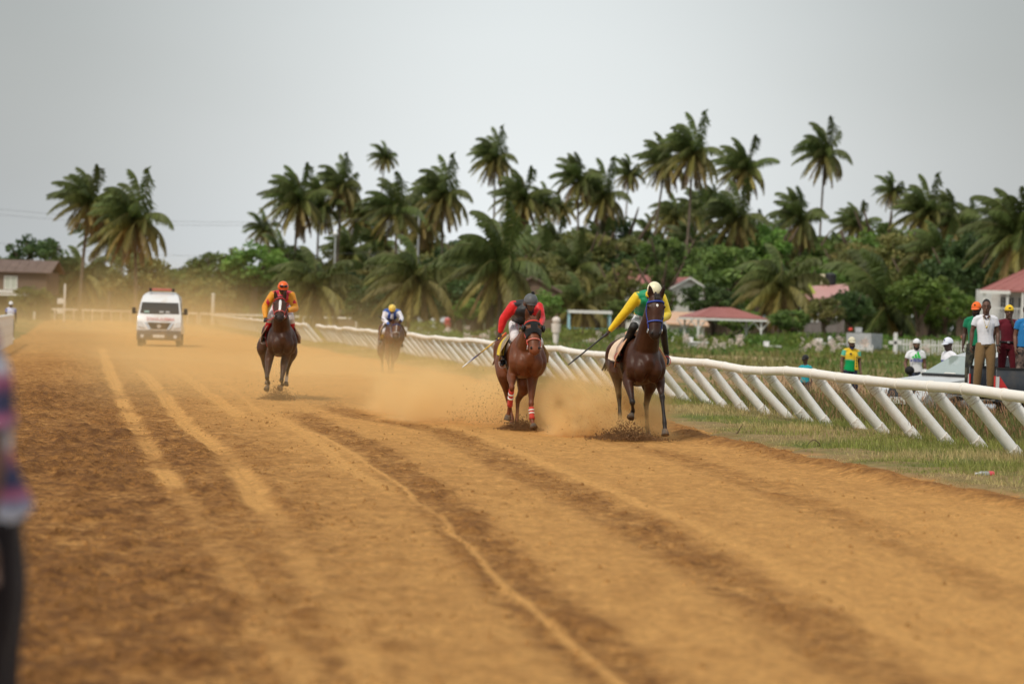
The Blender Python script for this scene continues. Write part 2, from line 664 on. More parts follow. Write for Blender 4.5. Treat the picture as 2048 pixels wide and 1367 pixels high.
def track_fields(u, v):
    """height, colour for points on the track"""
    x, y = uv2xy(u, v)
    big = fbm(x * 0.22, y * 0.10, 3, 3)
    clod = fbm(x * 3.4, y * 1.5, 8, 4, 0.65)
    fine = fbm(x * 9.0, y * 4.5, 15, 3, 0.6)
    lc, a, b = line_u(LC, v)
    left = sstep(-0.1, 3.2, lc - u)
    loose = 0.16 + 0.74 * left + 0.6 * (big - 0.5) * (0.4 + 0.6 * left)
    far = sstep(45, 75, v)
    loose = loose * (1 - 0.55 * far)
    light = np.zeros_like(u)
    rut = np.zeros_like(u)
    tread = np.zeros_like(u)

    def streak(pix, w, amt, fade0=None, fade1=None, depth=0.0, tr=0.0):
        nonlocal light, rut, tread
        c, v0, v1 = line_u(pix, v)
        c = c + (fbm(v * 0.8, v * 0 + 1.7, 77, 2) - 0.5) * 0.12
        m = np.exp(-((u - c) / w) ** 4) * sstep(v0 - 2.5, v0 + 0.8, v) * (1 - sstep(v1 - 1, v1 + 8, v))
        lo_ = 0.45 if amt > 0 else 0.8
        m = m * (lo_ + (1 - lo_) * sstep(0.3, 0.55, fbm(x * 0.9, y * 0.35, 55, 3)))
        light = light + amt * m
        rut = rut + depth * m
        if tr:
            tread = np.maximum(tread, tr * m * (np.sin((u - c) / w * 9.0) * 0.5 + 0.5))
    streak(LA, 0.15, 0.80, depth=-0.025, tr=1.0)
    streak(LB, 0.15, 0.72, depth=-0.025, tr=1.0)
    streak(LA2, 0.12, 0.34)
    streak(LB2, 0.12, 0.28)
    streak(LC, 0.036, 0.7, depth=0.008)
    streak(LC2, 0.09, 0.5, depth=0.0)
    streak(LF, 0.14, 0.45, depth=-0.02, tr=0.6)
    streak(D1, 0.30, -0.50, depth=-0.008)
    streak(D2, 0.32, -0.42, depth=-0.008)
    streak(LE, 0.07, 0.42, depth=0.006)
    streak(LG, 0.30, -0.25, depth=-0.01)
    loose = np.clip(loose - light, 0, 1)
    # soft clods only where the soil is loose
    amp = 0.010 + 0.040 * loose * (1 - 0.5 * far)
    h = amp * (clod - 0.5) * 2.0 + 0.012 * loose * (fine - 0.5) * 2 + rut - 0.018 * tread
    pk = sstep(0.58, 0.74, clod)
    h = h + 0.035 * pk * loose
    eu = edge_u(v)
    berm = np.exp(-((u - eu + 0.25) / 0.28) ** 2) * (1 - 0.6 * far)
    h = h + berm * 0.11 * (0.4 + 0.9 * fbm(x * 1.6, y * 1.6, 61, 3))
    dark = np.array((0.17, 0.074, 0.024))
    midc = np.array((0.39, 0.178, 0.050))
    lite = np.array((0.70, 0.365, 0.115))
    t = np.clip(loose * 0.62 + (clod - 0.5) * 0.75 * (0.12 + loose) + (fine - 0.5) * (0.3 + 0.6 * loose) + 0.26 * berm, 0, 1)[..., None]
    col = np.where(t < 0.5, lite + (midc - lite) * (t / 0.5), midc + (dark - midc) * ((t - 0.5) / 0.5))
    red = sstep(0.2, 1.0, berm)[..., None]
    col = col * (1 - red * 0.30) + np.array((0.30, 0.125, 0.035)) * red * 0.30
    return h, np.concatenate([col, np.clip(loose + 0.35 * berm, 0, 1)[..., None]], -1)


def grid_obj(name, uu, vv, fields, material, z0=0.0):
    U, Vv = np.meshgrid(uu, vv)
    h, col = fields(U, Vv)
    X, Y = uv2xy(U, Vv)
    n, m_ = len(vv), len(uu)
    P = np.stack([X, Y, h + z0], -1).reshape(-1, 3)
    idx = np.arange(n * m_).reshape(n, m_)
    F = np.stack([idx[:-1, :-1], idx[:-1, 1:], idx[1:, 1:], idx[1:, :-1]], -1).reshape(-1, 4)
    return mesh_obj(name, P, F, material, None, True, cols=col.reshape(-1, col.shape[-1]))


def soil_material(name, bscale=14.0, bstr=0.9, fine=60.0, clump=False):
    mt = bpy.data.materials.new(name)
    mt.use_nodes = True
    nt = mt.node_tree
    b = nt.nodes['Principled BSDF']
    b.inputs['Roughness'].default_value = 0.95
    b.inputs['Specular IOR Level'].default_value = 0.12
    tc = _nn(nt, 'ShaderNodeTexCoord')
    at_ = _nn(nt, 'ShaderNodeAttribute')
    at_.attribute_name = 'Col'
    n1 = _nn(nt, 'ShaderNodeTexNoise', Scale=bscale, Detail=7.0, Roughness=0.65)
    n2 = _nn(nt, 'ShaderNodeTexNoise', Scale=fine, Detail=4.0, Roughness=0.6)
    for n in (n1, n2):
        nt.links.new(tc.outputs['Object'], n.inputs['Vector'])
    mr = _nn(nt, 'ShaderNodeMapRange')
    mr.inputs['From Min'].default_value = 0.3
    mr.inputs['From Max'].default_value = 0.7
    mr.inputs['To Min'].default_value = 0.70
    mr.inputs['To Max'].default_value = 1.28
    nt.links.new(n1.outputs['Fac'], mr.inputs['Value'])
    hs = _nn(nt, 'ShaderNodeHueSaturation')
    nt.links.new(at_.outputs['Color'], hs.inputs['Color'])
    nt.links.new(mr.outputs['Result'], hs.inputs['Value'])
    outc = hs.outputs['Color']
    if clump:
        # crumbs and clods of darker fresh soil, thick where the surface is churned (alpha of the attribute)
        for sc_, lo_, hi_, am_ in ((3.2, 0.50, 0.60, 0.55), (8.5, 0.50, 0.60, 0.75), (24.0, 0.52, 0.64, 0.6)):
            n3 = _nn(nt, 'ShaderNodeTexNoise', Scale=sc_, Detail=5.0, Roughness=0.62)
            nt.links.new(tc.outputs['Object'], n3.inputs['Vector'])
            m3 = _nn(nt, 'ShaderNodeMapRange', interpolation_type='SMOOTHSTEP')
            m3.inputs['From Min'].default_value = lo_
            m3.inputs['From Max'].default_value = hi_
            m3.inputs['To Max'].default_value = am_
            nt.links.new(n3.outputs['Fac'], m3.inputs['Value'])
            mm = _nn(nt, 'ShaderNodeMath', operation='MULTIPLY')
            nt.links.new(m3.outputs['Result'], mm.inputs[0])
            ad = _nn(nt, 'ShaderNodeMath', operation='MULTIPLY_ADD')
            ad.inputs[1].default_value = 1.35
            ad.inputs[2].default_value = -0.10
            ad.use_clamp = True
            nt.links.new(at_.outputs['Alpha'], ad.inputs[0])
            nt.links.new(ad.outputs[0], mm.inputs[1])
            mx = _nn(nt, 'ShaderNodeMix', data_type='RGBA')
            mx.inputs['B'].default_value = (0.135, 0.056, 0.018, 1)
            nt.links.new(mm.outputs[0], mx.inputs['Factor'])
            nt.links.new(outc, mx.inputs['A'])
            outc = mx.outputs['Result']
    nt.links.new(outc, b.inputs['Base Color'])
    add = _nn(nt, 'ShaderNodeMath', operation='ADD')
    nt.links.new(n1.outputs['Fac'], add.inputs[0])
    nt.links.new(n2.outputs['Fac'], add.inputs[1])
    bp = _nn(nt, 'ShaderNodeBump', Strength=bstr, Distance=0.035)
    nt.links.new(add.outputs[0], bp.inputs['Height'])
    nt.links.new(bp.outputs['Normal'], b.inputs['Normal'])
    return mt


M_TRACK = soil_material('track_soil', clump=True)
M_EARTH = soil_material('field_soil', 3.0, 0.5, 25.0)


def geo_steps(a, b, k, lo):
    out = [a]
    while out[-1] < b:
        out.append(out[-1] + max(lo, out[-1] * k))
    return np.array(out)


tr_u = np.concatenate([np.arange(-26, -16.0, 0.10), np.arange(-16.0, -1.8, 0.036)])
tr_v = geo_steps(6.0, 135.0, 0.0042, 0.055)
track = kind(grid_obj('race_track', tr_u, tr_v, track_fields, M_TRACK), 'structure')


def far_fields(u, v):
    h, col = track_fields(u, v)
    return h * 0.3 - 0.012, col


far_track = kind(grid_obj('race_track_far_bend', np.arange(-26, -1.9, 0.35), np.arange(134.0, 262.0, 1.0), far_fields, M_TRACK), 'structure')


def verge_fields(u, v):
    x, y = uv2xy(u, v)
    n1, n2 = fbm(x * 0.5, y * 0.5, 21, 4), fbm(x * 2.0, y * 2.0, 25, 4)
    eu = edge_u(v)
    h = -0.06 + 0.10 * sstep(-0.2, 0.5, u - eu) + 0.10 * (n2 - 0.5) + 0.03 * sstep(0.3, 2.2, u - eu) * (n1 + 0.2)
    h = h - 0.16 * sstep(0.5, 4.0, u) - 0.05 * sstep(6, 20, u)
    green = np.array((0.12, 0.14, 0.036))
    dry = np.array((0.26, 0.185, 0.085))
    dirt = np.array((0.36, 0.20, 0.085))
    t = sstep(0.38, 0.62, n1 * 0.5 + n2 * 0.5)[..., None]
    col = green * (1 - t) + dry * t
    e = (1 - sstep(0.0, 0.55, u - eu + (n2 - 0.5) * 1.2))[..., None]
    col = col * (1 - e) + dirt * e
    # bare trodden strip and a cart path further out in the infield
    bare = (sstep(60, 64, y) * (1 - sstep(92, 98, y)) * sstep(4, 7, u) * (0.4 + 0.6 * sstep(0.35, 0.55, n1)))[..., None]
    path = (sstep(128, 132, y) * (1 - sstep(138, 142, y)) * sstep(7, 9, u))[..., None]
    col = col * (1 - bare * 0.85) + np.array((0.36, 0.225, 0.12)) * bare * 0.85
    col = col * (1 - path * 0.8) + np.array((0.42, 0.30, 0.16)) * path * 0.8
    return h, col


vg_u = np.concatenate([np.arange(-4.6, 1.6, 0.10), np.arange(1.6, 14, 0.3), np.arange(14, 90, 1.0)])
verge = kind(grid_obj('infield_ground', vg_u, geo_steps(10.0, 240.0, 0.006, 0.12), verge_fields, M_EARTH), 'structure')


def left_fields(u, v):
    x, y = uv2xy(u, v)
    n1, n2 = fbm(x * 0.4, y * 0.2, 31, 4), fbm(x * 1.7, y * 1.7, 35, 4)
    h = -0.05 + 0.14 * sstep(-0.3, -2.0, u + 15.2) + 0.06 * (n2 - 0.5)
    t = sstep(0.4, 0.6, n1 * 0.6 + n2 * 0.4)[..., None]
    col = np.array((0.12, 0.125, 0.035)) * (1 - t) + np.array((0.27, 0.18, 0.075)) * t
    return h, col


kind(grid_obj('outer_verge', np.arange(-60, -14.2, 0.5), np.arange(60, 262.0, 1.0), left_fields, M_EARTH), 'structure')
# small earth bank on the outside of the track where the nearest spectator stands
bk = at(0, 1367, 6.9)
bank = MB().sphere((bk.x - 0.9, bk.y, -0.12), (1.7, 2.2, 0.44), 24, 8, -0.2).build('earth_bank', mat('bank_soil', (0.3, 0.16, 0.06), 0.95, 0.2, 3, 0.6, 12), smooth=True)
kind(bank, 'structure')
big = MB().box((0, 1400, -0.45), (5000, 3200, 0.4)).build('ground', mat('plain_earth', (0.10, 0.105, 0.045), 0.95, 0.35, 0.05, 0.3, 2.0, dirt=(0.2, 0.14, 0.07), dirt_amt=0.6, dirt_scale=0.08))
kind(big, 'structure')
# ------------------------------------------------------------------ running rails
M_PVC = mat('white_pvc_pipe', (0.84, 0.82, 0.78), 0.58, 0.05, 3, 0.05, 30, dirt=(0.50, 0.36, 0.20), dirt_amt=0.32, dirt_scale=5.0, spec=0.4)
M_PVC2 = mat('white_pvc_sleeve', (0.80, 0.77, 0.72), 0.45, 0.06, 3, 0.08, 30, dirt=(0.34, 0.21, 0.10), dirt_amt=0.85, dirt_scale=9.0, spec=0.4)
M_RAIL = mat('dusty_white_rail', (0.86, 0.82, 0.75), 0.58, 0.05, 2, 0.04, 30, dirt=(0.62, 0.46, 0.28), dirt_amt=0.35, dirt_scale=2.2, spec=0.4)
RAIL_Z, RAIL_OFF, RAIL_R = 0.98, 1.06, 0.080


def unit_pipe(name, r, n=14):
    me = MB().cyl((0, 0, 0), (0, 0, 1), r, n=n).build(name, None)
    d = me.data
    bpy.data.objects.remove(me)
    d.polygons.foreach_set('use_smooth', np.ones(len(d.polygons), bool))
    d.set_sharp_from_angle(angle=math.radians(40))
    return d


PIPE = unit_pipe('pipe', 0.085)
PIPE.materials.append(M_PVC)
SLEEVE = unit_pipe('sleeve', 0.095)
SLEEVE.materials.append(M_PVC2)
RAILM = unit_pipe('rail', RAIL_R)
RAILM.materials.append(M_RAIL)
COUP = unit_pipe('coupling', RAIL_R + 0.008)
COUP.materials.append(M_RAIL)


def pipe_between(name, me, a, b, parent):
    a, b = V3(a), V3(b)
    d = b - a
    o = bpy.data.objects.new(name, me)
    COL.objects.link(o)
    o.parent = parent
    o.location = a
    o.rotation_mode = 'QUATERNION'
    o.rotation_quaternion = d.to_track_quat('Z', 'Y')
    o.scale = (1, 1, d.length)
    return o


V3 = Vector


def leaning_fence(label, v0, v1, step, bend=None, gate=False):
    root = empty('running_rail', (0, 0, 0))
    tag(root, label, 'fence')
    tops = []
    v = v0
    R = random.Random(int(v0))
    while v <= v1:
        off = bend(v) if bend else 0.0
        bx, by = uv2xy(off, v)
        tx, ty = uv2xy(off - RAIL_OFF, v)
        z = RAIL_Z + R.uniform(-0.022, 0.022) + 0.018 * math.sin(v * 0.9)
        base = V3((bx + R.uniform(-0.09, 0.09), by + R.uniform(-0.24, 0.24), -0.18))
        top = V3((tx, ty + R.uniform(-0.05, 0.05), z))
        tops.append(top)
        d = (top - base).normalized()
        pipe_between('post', PIPE, base, top - d * 0.02, root)
        if R.random() < 0.75:
            s0 = R.uniform(0.10, 0.20)
            pipe_between('sleeve', SLEEVE, base + d * (0.02 + s0), base + d * (0.30 + s0 + R.uniform(0, 0.12)), root)
        pipe_between('sleeve', SLEEVE, top - d * 0.24, top - d * 0.06, root)
        v += step * R.uniform(0.9, 1.1)
    for a, b in zip(tops[:-1], tops[1:]):
        pipe_between('rail', RAILM, a, b + (b - a).normalized() * 0.03, root)
    for i, t in enumerate(tops):
        a = tops[max(0, i - 1)]
        b = tops[min(len(tops) - 1, i + 1)]
        d = (b - a).normalized()
        pipe_between('coupling', COUP, t - d * 0.05, t + d * 0.05, root)
    return root


leaning_fence('long white pipe running rail with slanted posts along the infield', 25.0, 129.0, 1.46)
leaning_fence('far section of slanted white running rail beyond the gap', 133.5, 238.0, 1.5, bend=lambda v: 0.00012 * max(0, v - 150) ** 2)


def straight_fence(label, A, B, step, h=1.15, r=0.055):
    root = empty('running_rail', (0, 0, 0))
    tag(root, label, 'fence')
    A, B = V3(A), V3(B)
    n = max(1, int((B - A).length / step))
    tops = []
    for i in range(n + 1):
        p = lerp_(A, B, i / n)
        o = pipe_between('post', PIPE, p + V3((0, 0, -0.25)), p + V3((0, 0, h)), root)
        o.scale = (r / 0.080, r / 0.080, o.scale[2])
        tops.append(p + V3((0, 0, h)))
    for a, b in zip(tops[:-1], tops[1:]):
        pipe_between('rail', RAILM, a, b, root)
    return root


def lerp_(a, b, t):
    return a + (b - a) * t


fA, fB, fC = foot(-40, 244), foot(400, 240), foot(712, 232)
straight_fence('dusty white outer rail with upright posts behind the van', (fA.x, fA.y, -0.05), (fB.x - 0.3, fB.y, -0.05), 0.95, 1.12, 0.06)
straight_fence('bright white outer rail on the far bend behind the third horse', (fB.x, fB.y, -0.05), (fC.x, fC.y, -0.05), 2.6, 1.12, 0.06)
l0, l1 = uv2xy(-16.3, 84.0), uv2xy(-16.1, 107.0)
straight_fence('short end of white rail at the left edge of the track', (l0[0], l0[1], 0.05), (l1[0], l1[1], 0.05), 0.75, 1.15, 0.07)
pp = foot(425, 236)
pole = empty('marker_pole', (pp.x, pp.y, 0))
tag(pole, 'plain white marker pole standing at the start of the far rail', 'pole')
MB().cyl((0, 0, -0.3), (0, 0, 3.0), 0.17, 0.15, 12).build('shaft', mat('white_paint', (0.75, 0.72, 0.66), 0.6, 0.08), pole, True)
MB().cyl((0, 0, 3.0), (0, 0, 3.12), 0.19, 0.10, 12).build('cap', MATS['white_paint'], pole, True)
# ------------------------------------------------------------------ palms, trees, shrubs, grass
M_FROND = mat('palm_frond', attr='Col', rough=0.5, var=0.15, vscale=2.0, spec=0.35, sub=0.42, objvar=0.18)
M_TRUNK = mat('palm_trunk', (0.15, 0.115, 0.085), 0.9, 0.3, 2.0, 0.8, 9.0)
M_LEAF = mat('tree_leaf', attr='Col', rough=0.55, var=0.22, vscale=0.8, spec=0.3, sub=0.40, objvar=0.20)
M_BARK = mat('tree_bark', (0.12, 0.085, 0.06), 0.95, 0.3, 2.0, 0.8, 9.0)
M_NUT = mat('coconut_husk', (0.16, 0.12, 0.03), 0.6, 0.3, 6.0)
WIND = np.array((-1.0, 0.25, 0.05))


def frond_mesh(az, el, length, old, rng, droop):
    """one palm leaf: arching rib with leaflets that hang and stream downwind"""
    d = np.array((math.cos(az) * math.cos(el), math.sin(az) * math.cos(el), math.sin(el)))
    n = 11
    p = np.zeros(3)
    P = [p]
    for i in range(n):
        k = i / n
        d = d + np.array((0, 0, -droop)) * (0.05 + 0.20 * k) + WIND * (0.035 + 0.055 * k) * (1.5 if el > 0.7 else (1.0 if el > -0.3 else 0.4))
        d = d / np.linalg.norm(d)
        p = p + d * length / n
        P.append(p)
    P = np.array(P)
    T = np.gradient(P, axis=0)
    T /= np.linalg.norm(T, axis=1)[:, None]
    green = np.array((0.128, 0.165, 0.046)) * rng.uniform(0.75, 1.2)
    yel = np.array((0.42, 0.33, 0.10)) * rng.uniform(0.8, 1.1)
    brown = np.array((0.21, 0.12, 0.055))
    base = green * (1 - min(1, old * 1.6)) + yel * min(1, old * 1.6)
    if old > 0.75:
        base = base * 0.3 + brown * 0.7
    ribc = np.array((0.20, 0.185, 0.06)) if old < 0.75 else brown * 1.2
    V, F, C = [], [], []
    for i in range(n + 1):                       # the rib: a tapering flat strap with thickness
        w = 0.07 * (1 - 0.85 * i / n)
        s = np.cross(T[i], (0, 0, 1))
        s = s / (np.linalg.norm(s) + 1e-6)
        up = np.cross(s, T[i])
        V += [P[i] - s * w, P[i] + up * w * 0.8, P[i] + s * w]
        C += [ribc] * 3
    for i in range(n):
        a = 3 * i
        F += [(a, a + 3, a + 4, a + 1), (a + 1, a + 4, a + 5, a + 2), (a + 2, a + 5, a + 3, a)]
    m = 56
    for j in range(m):
        t = 0.10 + 0.90 * j / (m - 1)
        q = t * n
        i = min(int(q), n - 1)
        c = P[i] + (P[i + 1] - P[i]) * (q - i)
        tg = T[i]
        s = np.cross(tg, (0, 0, 1))
        s = s / (np.linalg.norm(s) + 1e-6)
        ln = 1.18 * (math.sin(PI * (0.12 + 0.80 * t)) ** 0.7) * length / 4.6
        for sg in (-1, 1):
            dr = s * sg * 0.75 + tg * (0.55 + 0.3 * t) + np.array((0, 0, -0.95 - 0.35 * old)) + WIND * 0.5 + rng.normal(0, 0.18, 3)
            dr = dr / np.linalg.norm(dr)
            wv = tg * 0.066 * rng.uniform(0.8, 1.25)
            tip = c + dr * ln * rng.uniform(0.8, 1.1) + np.array((0, 0, -0.10 * ln))
            md = c + dr * ln * 0.5
            k = len(V)
            V += [c - wv * 0.6, c + wv * 0.6, md + wv, tip, md - wv]
            cc = base * rng.uniform(0.75, 1.25)
            C += [cc, cc, cc, cc * (0.95 + 0.5 * old), cc]
            F += [(k, k + 1, k + 2, k + 4), (k + 4, k + 2, k + 3)]
    me = bpy.data.meshes.new('frond')
    me.from_pydata([tuple(v) for v in V], [], F)
    me.update()
    a = me.color_attributes.new('Col', 'FLOAT_COLOR', 'POINT')
    cc = np.ones((len(V), 4), np.float32)
    cc[:, :3] = np.array(C)
    a.data.foreach_set('color', cc.ravel())
    me.materials.append(M_FROND)
    return me


def palm_crown(seed, n=24, length=4.6, age=0.5):
    rng = np.random.default_rng(seed)
    out = []
    for i in range(n):
        k = i / (n - 1)                          # 0 newest, 1 oldest
        el = math.radians(76 - 128 * k ** 0.9 + rng.uniform(-9, 9))
        az = i * 2.39996 + rng.uniform(-0.3, 0.3)
        old = max(0.0, (k - (1.0 - age)) / age) ** 1.3 if age > 0 else 0
        out.append(frond_mesh(az, el, length * rng.uniform(0.85, 1.08) * (0.82 + 0.18 * math.sin(PI * min(1, k + 0.25))), old, rng, 0.62 + 0.6 * rng.random()))
    return out


def trunk_mesh(h, r0, r1, lean, seed):
    rng = random.Random(seed)
    n = 9
    pts = []
    bow = rng.uniform(-0.02, 0.02) * h
    for i in range(n + 1):
        t = i / n
        pts.append((lean[0] * (t - 1) * h + bow * math.sin(PI * t), lean[1] * (t - 1) * h, h * t))
    v, f, c = loft(pts, [r0 * (1.35 if i == 0 else 1) + (r1 - r0) * i / n for i in range(n + 1)], (1, 0, 0), 9, 2, flat=True)
    o = mesh_obj('trunk', [tuple(p) for p in v], f, M_TRUNK, None, True, link=False)
    me = o.data
    bpy.data.objects.remove(o)
    return me


CROWNS = [palm_crown(100 + i, n=(40, 36, 42, 30, 38, 36)[i], age=(0.7, 0.62, 0.75, 0.65, 0.55, 0.88)[i]) for i in range(6)]
CROWN_YOUNG = [palm_crown(200 + i, n=28, length=5.2, age=(0.15, 0.75)[i]) for i in range(2)]
NUTS = []
for i in range(2):
    mb = MB()
    R = random.Random(i)
    for k in range(9):
        a = R.uniform(0, 6.28)
        mb.sphere((0.28 * math.cos(a), 0.28 * math.sin(a), -0.25 - R.uniform(0, 0.35)), (0.12, 0.12, 0.15), 8, 5)
    o = mb.build('coconut_cluster', M_NUT, None, True)
    NUTS.append(o.data)
    bpy.data.objects.remove(o)


def palm(px, py, r, label, crown=0, young=None, lean=0.0, group='coconut palms behind the course', Yd=None):
    """crown centre at photo pixel (px,py), r = frond reach in photo pixels"""
    Y = FPX * 4.3 / r if Yd is None else Yd
    c = at(px, py + r * 0.10, Y)
    h = c.z + 0.3
    root = empty('palm_tree', (c.x, c.y, -0.3))
    tag(root, label, 'palm tree', group)
    link_mesh('trunk', trunk_mesh(max(h, 0.6), 0.19, 0.13, (lean, 0.0), int(px)), root)
    fr = CROWNS[crown % 6] if young is None else CROWN_YOUNG[young]
    R = random.Random(int(px * 7 + py))
    rz = R.uniform(-0.25, 0.25)
    sc = R.uniform(1.0, 1.16) * (1.0 if Yd is None else r * Yd / (FPX * 4.3))
    sq = R.uniform(0.88, 1.02)
    rise = R.uniform(0.98, 1.16)
    for me in fr:
        link_mesh('frond', me, root, (0, 0, h), (0, 0, rz), (sc * sq, sc * sq, sc * rise))
    if young is None:
        link_mesh('coconut_cluster', NUTS[crown % 2], root, (0, 0, h))
    return root


PALMS = [
    (180, 395, 88, 'left palm of the leaning pair behind the van', 0, None, 0.06),
    (268, 432, 94, 'right palm of the pair behind the van with drooping fronds', 2, None, -0.04),
    (160, 540, 78, 'short palm below the tall pair beside the brown house', 5, None, 0.0),
    (225, 462, 76, 'palm squeezed between the tall pair behind the van', 1, None, 0.03),
    (527, 452, 44, 'small solitary palm at the left end of the palm grove', 3, None, 0.0),
    (596, 395, 76, 'leftmost full palm of the middle grove', 0, None, 0.02),
    (640, 405, 66, 'palm just left of the second tall crown in the middle grove', 4, None, -0.02),
    (683, 365, 66, 'tall palm with trailing fronds in the middle grove', 2, None, 0.02),
    (722, 425, 58, 'browning palm below the thin lone palm', 5, None, 0.0),
    (770, 310, 40, 'thin sparse palm rising alone above the middle grove', 3, None, 0.05),
    (792, 412, 76, 'bushy palm right below the thin lone palm', 1, None, -0.02),
    (845, 430, 60, 'palm tucked behind the broad right palm of the middle grove', 0, None, 0.03),
    (886, 385, 72, 'broad palm ending the middle grove on the right', 2, None, -0.04),
    (628, 560, 100, 'low front palm right behind the jockey in orange helmet', 5, None, 0.0),
    (738, 548, 66, 'low dark palm left of the broad low palm', 1, None, 0.0),
    (832, 548, 108, 'broad low palm with yellow ribs behind the last jockey', 5, None, 0.0),
    (1000, 520, 122, 'largest low palm behind the grey capped jockey', 1, None, 0.0),
    (990, 312, 58, 'tall palm standing first right of the open sky gap', 2, None, 0.02),
    (1046, 392, 66, 'palm right below the first tall crown after the sky gap', 0, None, 0.0),
    (1090, 402, 48, 'small palm in the dip between two taller crowns', 3, None, 0.0),
    (1122, 410, 44, 'lean palm with a hanging dry frond in the dip', 5, None, 0.0),
    (1156, 352, 66, 'windswept palm left of the jockey in green', 4, None, -0.02),
    (1204, 388, 64, 'drooping palm over the green jockey', 2, None, 0.0),
    (1258, 342, 48, 'neat round palm on a thin trunk above the cream helmet', 3, None, 0.0),
    (1332, 318, 66, 'left crown of the tallest double palm', 0, None, 0.08),
    (1384, 300, 74, 'right and highest crown of the double palm', 2, None, 0.06),
    (1350, 428, 60, 'palm hanging below the tall double crown', 5, None, 0.0),
    (1396, 420, 54, 'palm right below the highest crown', 1, None, 0.02),
    (1425, 400, 40, 'small distant palm between the double palm and its right neighbour', 4, None, 0.0),
    (1490, 330, 68, 'tall palm with forked fronds right of the double palm', 0, None, 0.02),
    (1470, 432, 72, 'wide yellowing palm under the forked crown', 2, None, 0.0),
    (1598, 432, 66, 'dense palm left of the tall lone palm', 4, None, 0.0),
    (1650, 300, 62, 'tall lone palm on a bare curved trunk', 1, None, 0.03),
    (1560, 560, 104, 'yellow skirted low palm beside the house with water tank', 5, None, 0.0),
    (1715, 445, 54, 'medium palm between the two slender lone palms', 0, None, 0.0),
    (1785, 378, 44, 'slender palm with few fronds on a thin straight trunk', 3, None, 0.03),
    (1850, 420, 66, 'left palm of the cluster at the right', 2, None, 0.0),
    (1902, 432, 66, 'middle palm of the cluster at the right', 4, None, 0.02),
    (1938, 452, 54, 'right palm of the cluster at the right', 1, None, 0.0),
    (1882, 500, 80, 'low palm under the right cluster', 0, None, 0.0),
    (2034, 462, 112, 'large palm cut by the right picture edge', 4, None, 0.0),
    (1768, 600, 132, 'young trunkless palm spreading behind the grey tomb', 0, 0, 0.0),
    (1160, 598, 86, 'olive low palm behind the blue shelter', 5, None, 0.0),
    (1268, 500, 58, 'palm half hidden in foliage above the white house', 5, None, 0.0),
    (1080, 520, 70, 'palm half hidden right of the largest low palm', 2, None, 0.0),
    (1200, 490, 66, 'palm buried in foliage below the drooping palm', 0, None, 0.0),
    (950, 560, 64, 'shaded low palm left of the largest low palm', 4, None, 0.0),
    (1430, 500, 60, 'yellowing palm under the wide palm', 5, None, 0.0),
    (1660, 520, 62, 'shaded palm above the house with water tank', 1, None, 0.0),
]
for px, py, r, lab, cr, yg, ln in PALMS:
    palm(px, py, r, lab, cr, yg, ln, Yd=212 if yg is not None else None)
def leaf_cloud(seed, n_clump, per, size, flat=0.8, pal=None):
    """a crown of unit radius: leaf-sized faces gathered in clumps with gaps between them"""
    rng = np.random.default_rng(seed)
    d = rng.normal(size=(n_clump, 3))
    d /= np.linalg.norm(d, axis=1)[:, None]
    rr = rng.uniform(0.35, 1.0, (n_clump, 1)) ** 0.6
    c = d * rr
    c[:, 2] *= flat
    c += rng.normal(0, 0.06, c.shape)
    cr = rng.uniform(0.16, 0.30, n_clump)
    N = n_clump * per
    off = rng.normal(size=(N, 3))
    off /= np.linalg.norm(off, axis=1)[:, None]
    off *= rng.uniform(0.3, 1.0, (N, 1)) ** 0.5
    ci = np.repeat(np.arange(n_clump), per)
    p = c[ci] + off * cr[ci][:, None] * np.array((1, 1, 0.75))
    a = rng.normal(size=(N, 3))
    a /= np.linalg.norm(a, axis=1)[:, None]
    b = np.cross(a, rng.normal(size=(N, 3)))
    b /= np.linalg.norm(b, axis=1)[:, None]
    s = size * rng.uniform(0.6, 1.3, (N, 1))
    V = np.stack([p - a * s, p + b * s * 0.5, p + a * s, p - b * s * 0.5], 1).reshape(-1, 3)
    F = np.arange(N * 4).reshape(N, 4)
    pal = np.array(pal)
    cc = pal[rng.integers(0, len(pal), n_clump)] * rng.uniform(0.75, 1.25, (n_clump, 1))
    col = np.repeat(cc[ci] * rng.uniform(0.8, 1.2, (N, 1)), 4, axis=0)
    o = mesh_obj('crown', V, F, M_LEAF, None, False, cols=col, link=False)
    me = o.data
    bpy.data.objects.remove(o)
    return me


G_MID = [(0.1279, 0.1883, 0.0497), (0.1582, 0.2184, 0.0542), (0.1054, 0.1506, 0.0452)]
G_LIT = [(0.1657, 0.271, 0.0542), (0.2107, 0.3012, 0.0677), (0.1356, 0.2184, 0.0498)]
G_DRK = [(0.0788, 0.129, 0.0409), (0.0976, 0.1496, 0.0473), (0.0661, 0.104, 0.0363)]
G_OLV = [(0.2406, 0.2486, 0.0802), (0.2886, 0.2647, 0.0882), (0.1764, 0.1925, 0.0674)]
CLOUDS = {k: [leaf_cloud(300 + 10 * i + j, 85, 34, 0.085, 0.85, p) for j in range(3)] for i, (k, p) in enumerate((('mid', G_MID), ('lit', G_LIT), ('drk', G_DRK), ('olv', G_OLV)))}


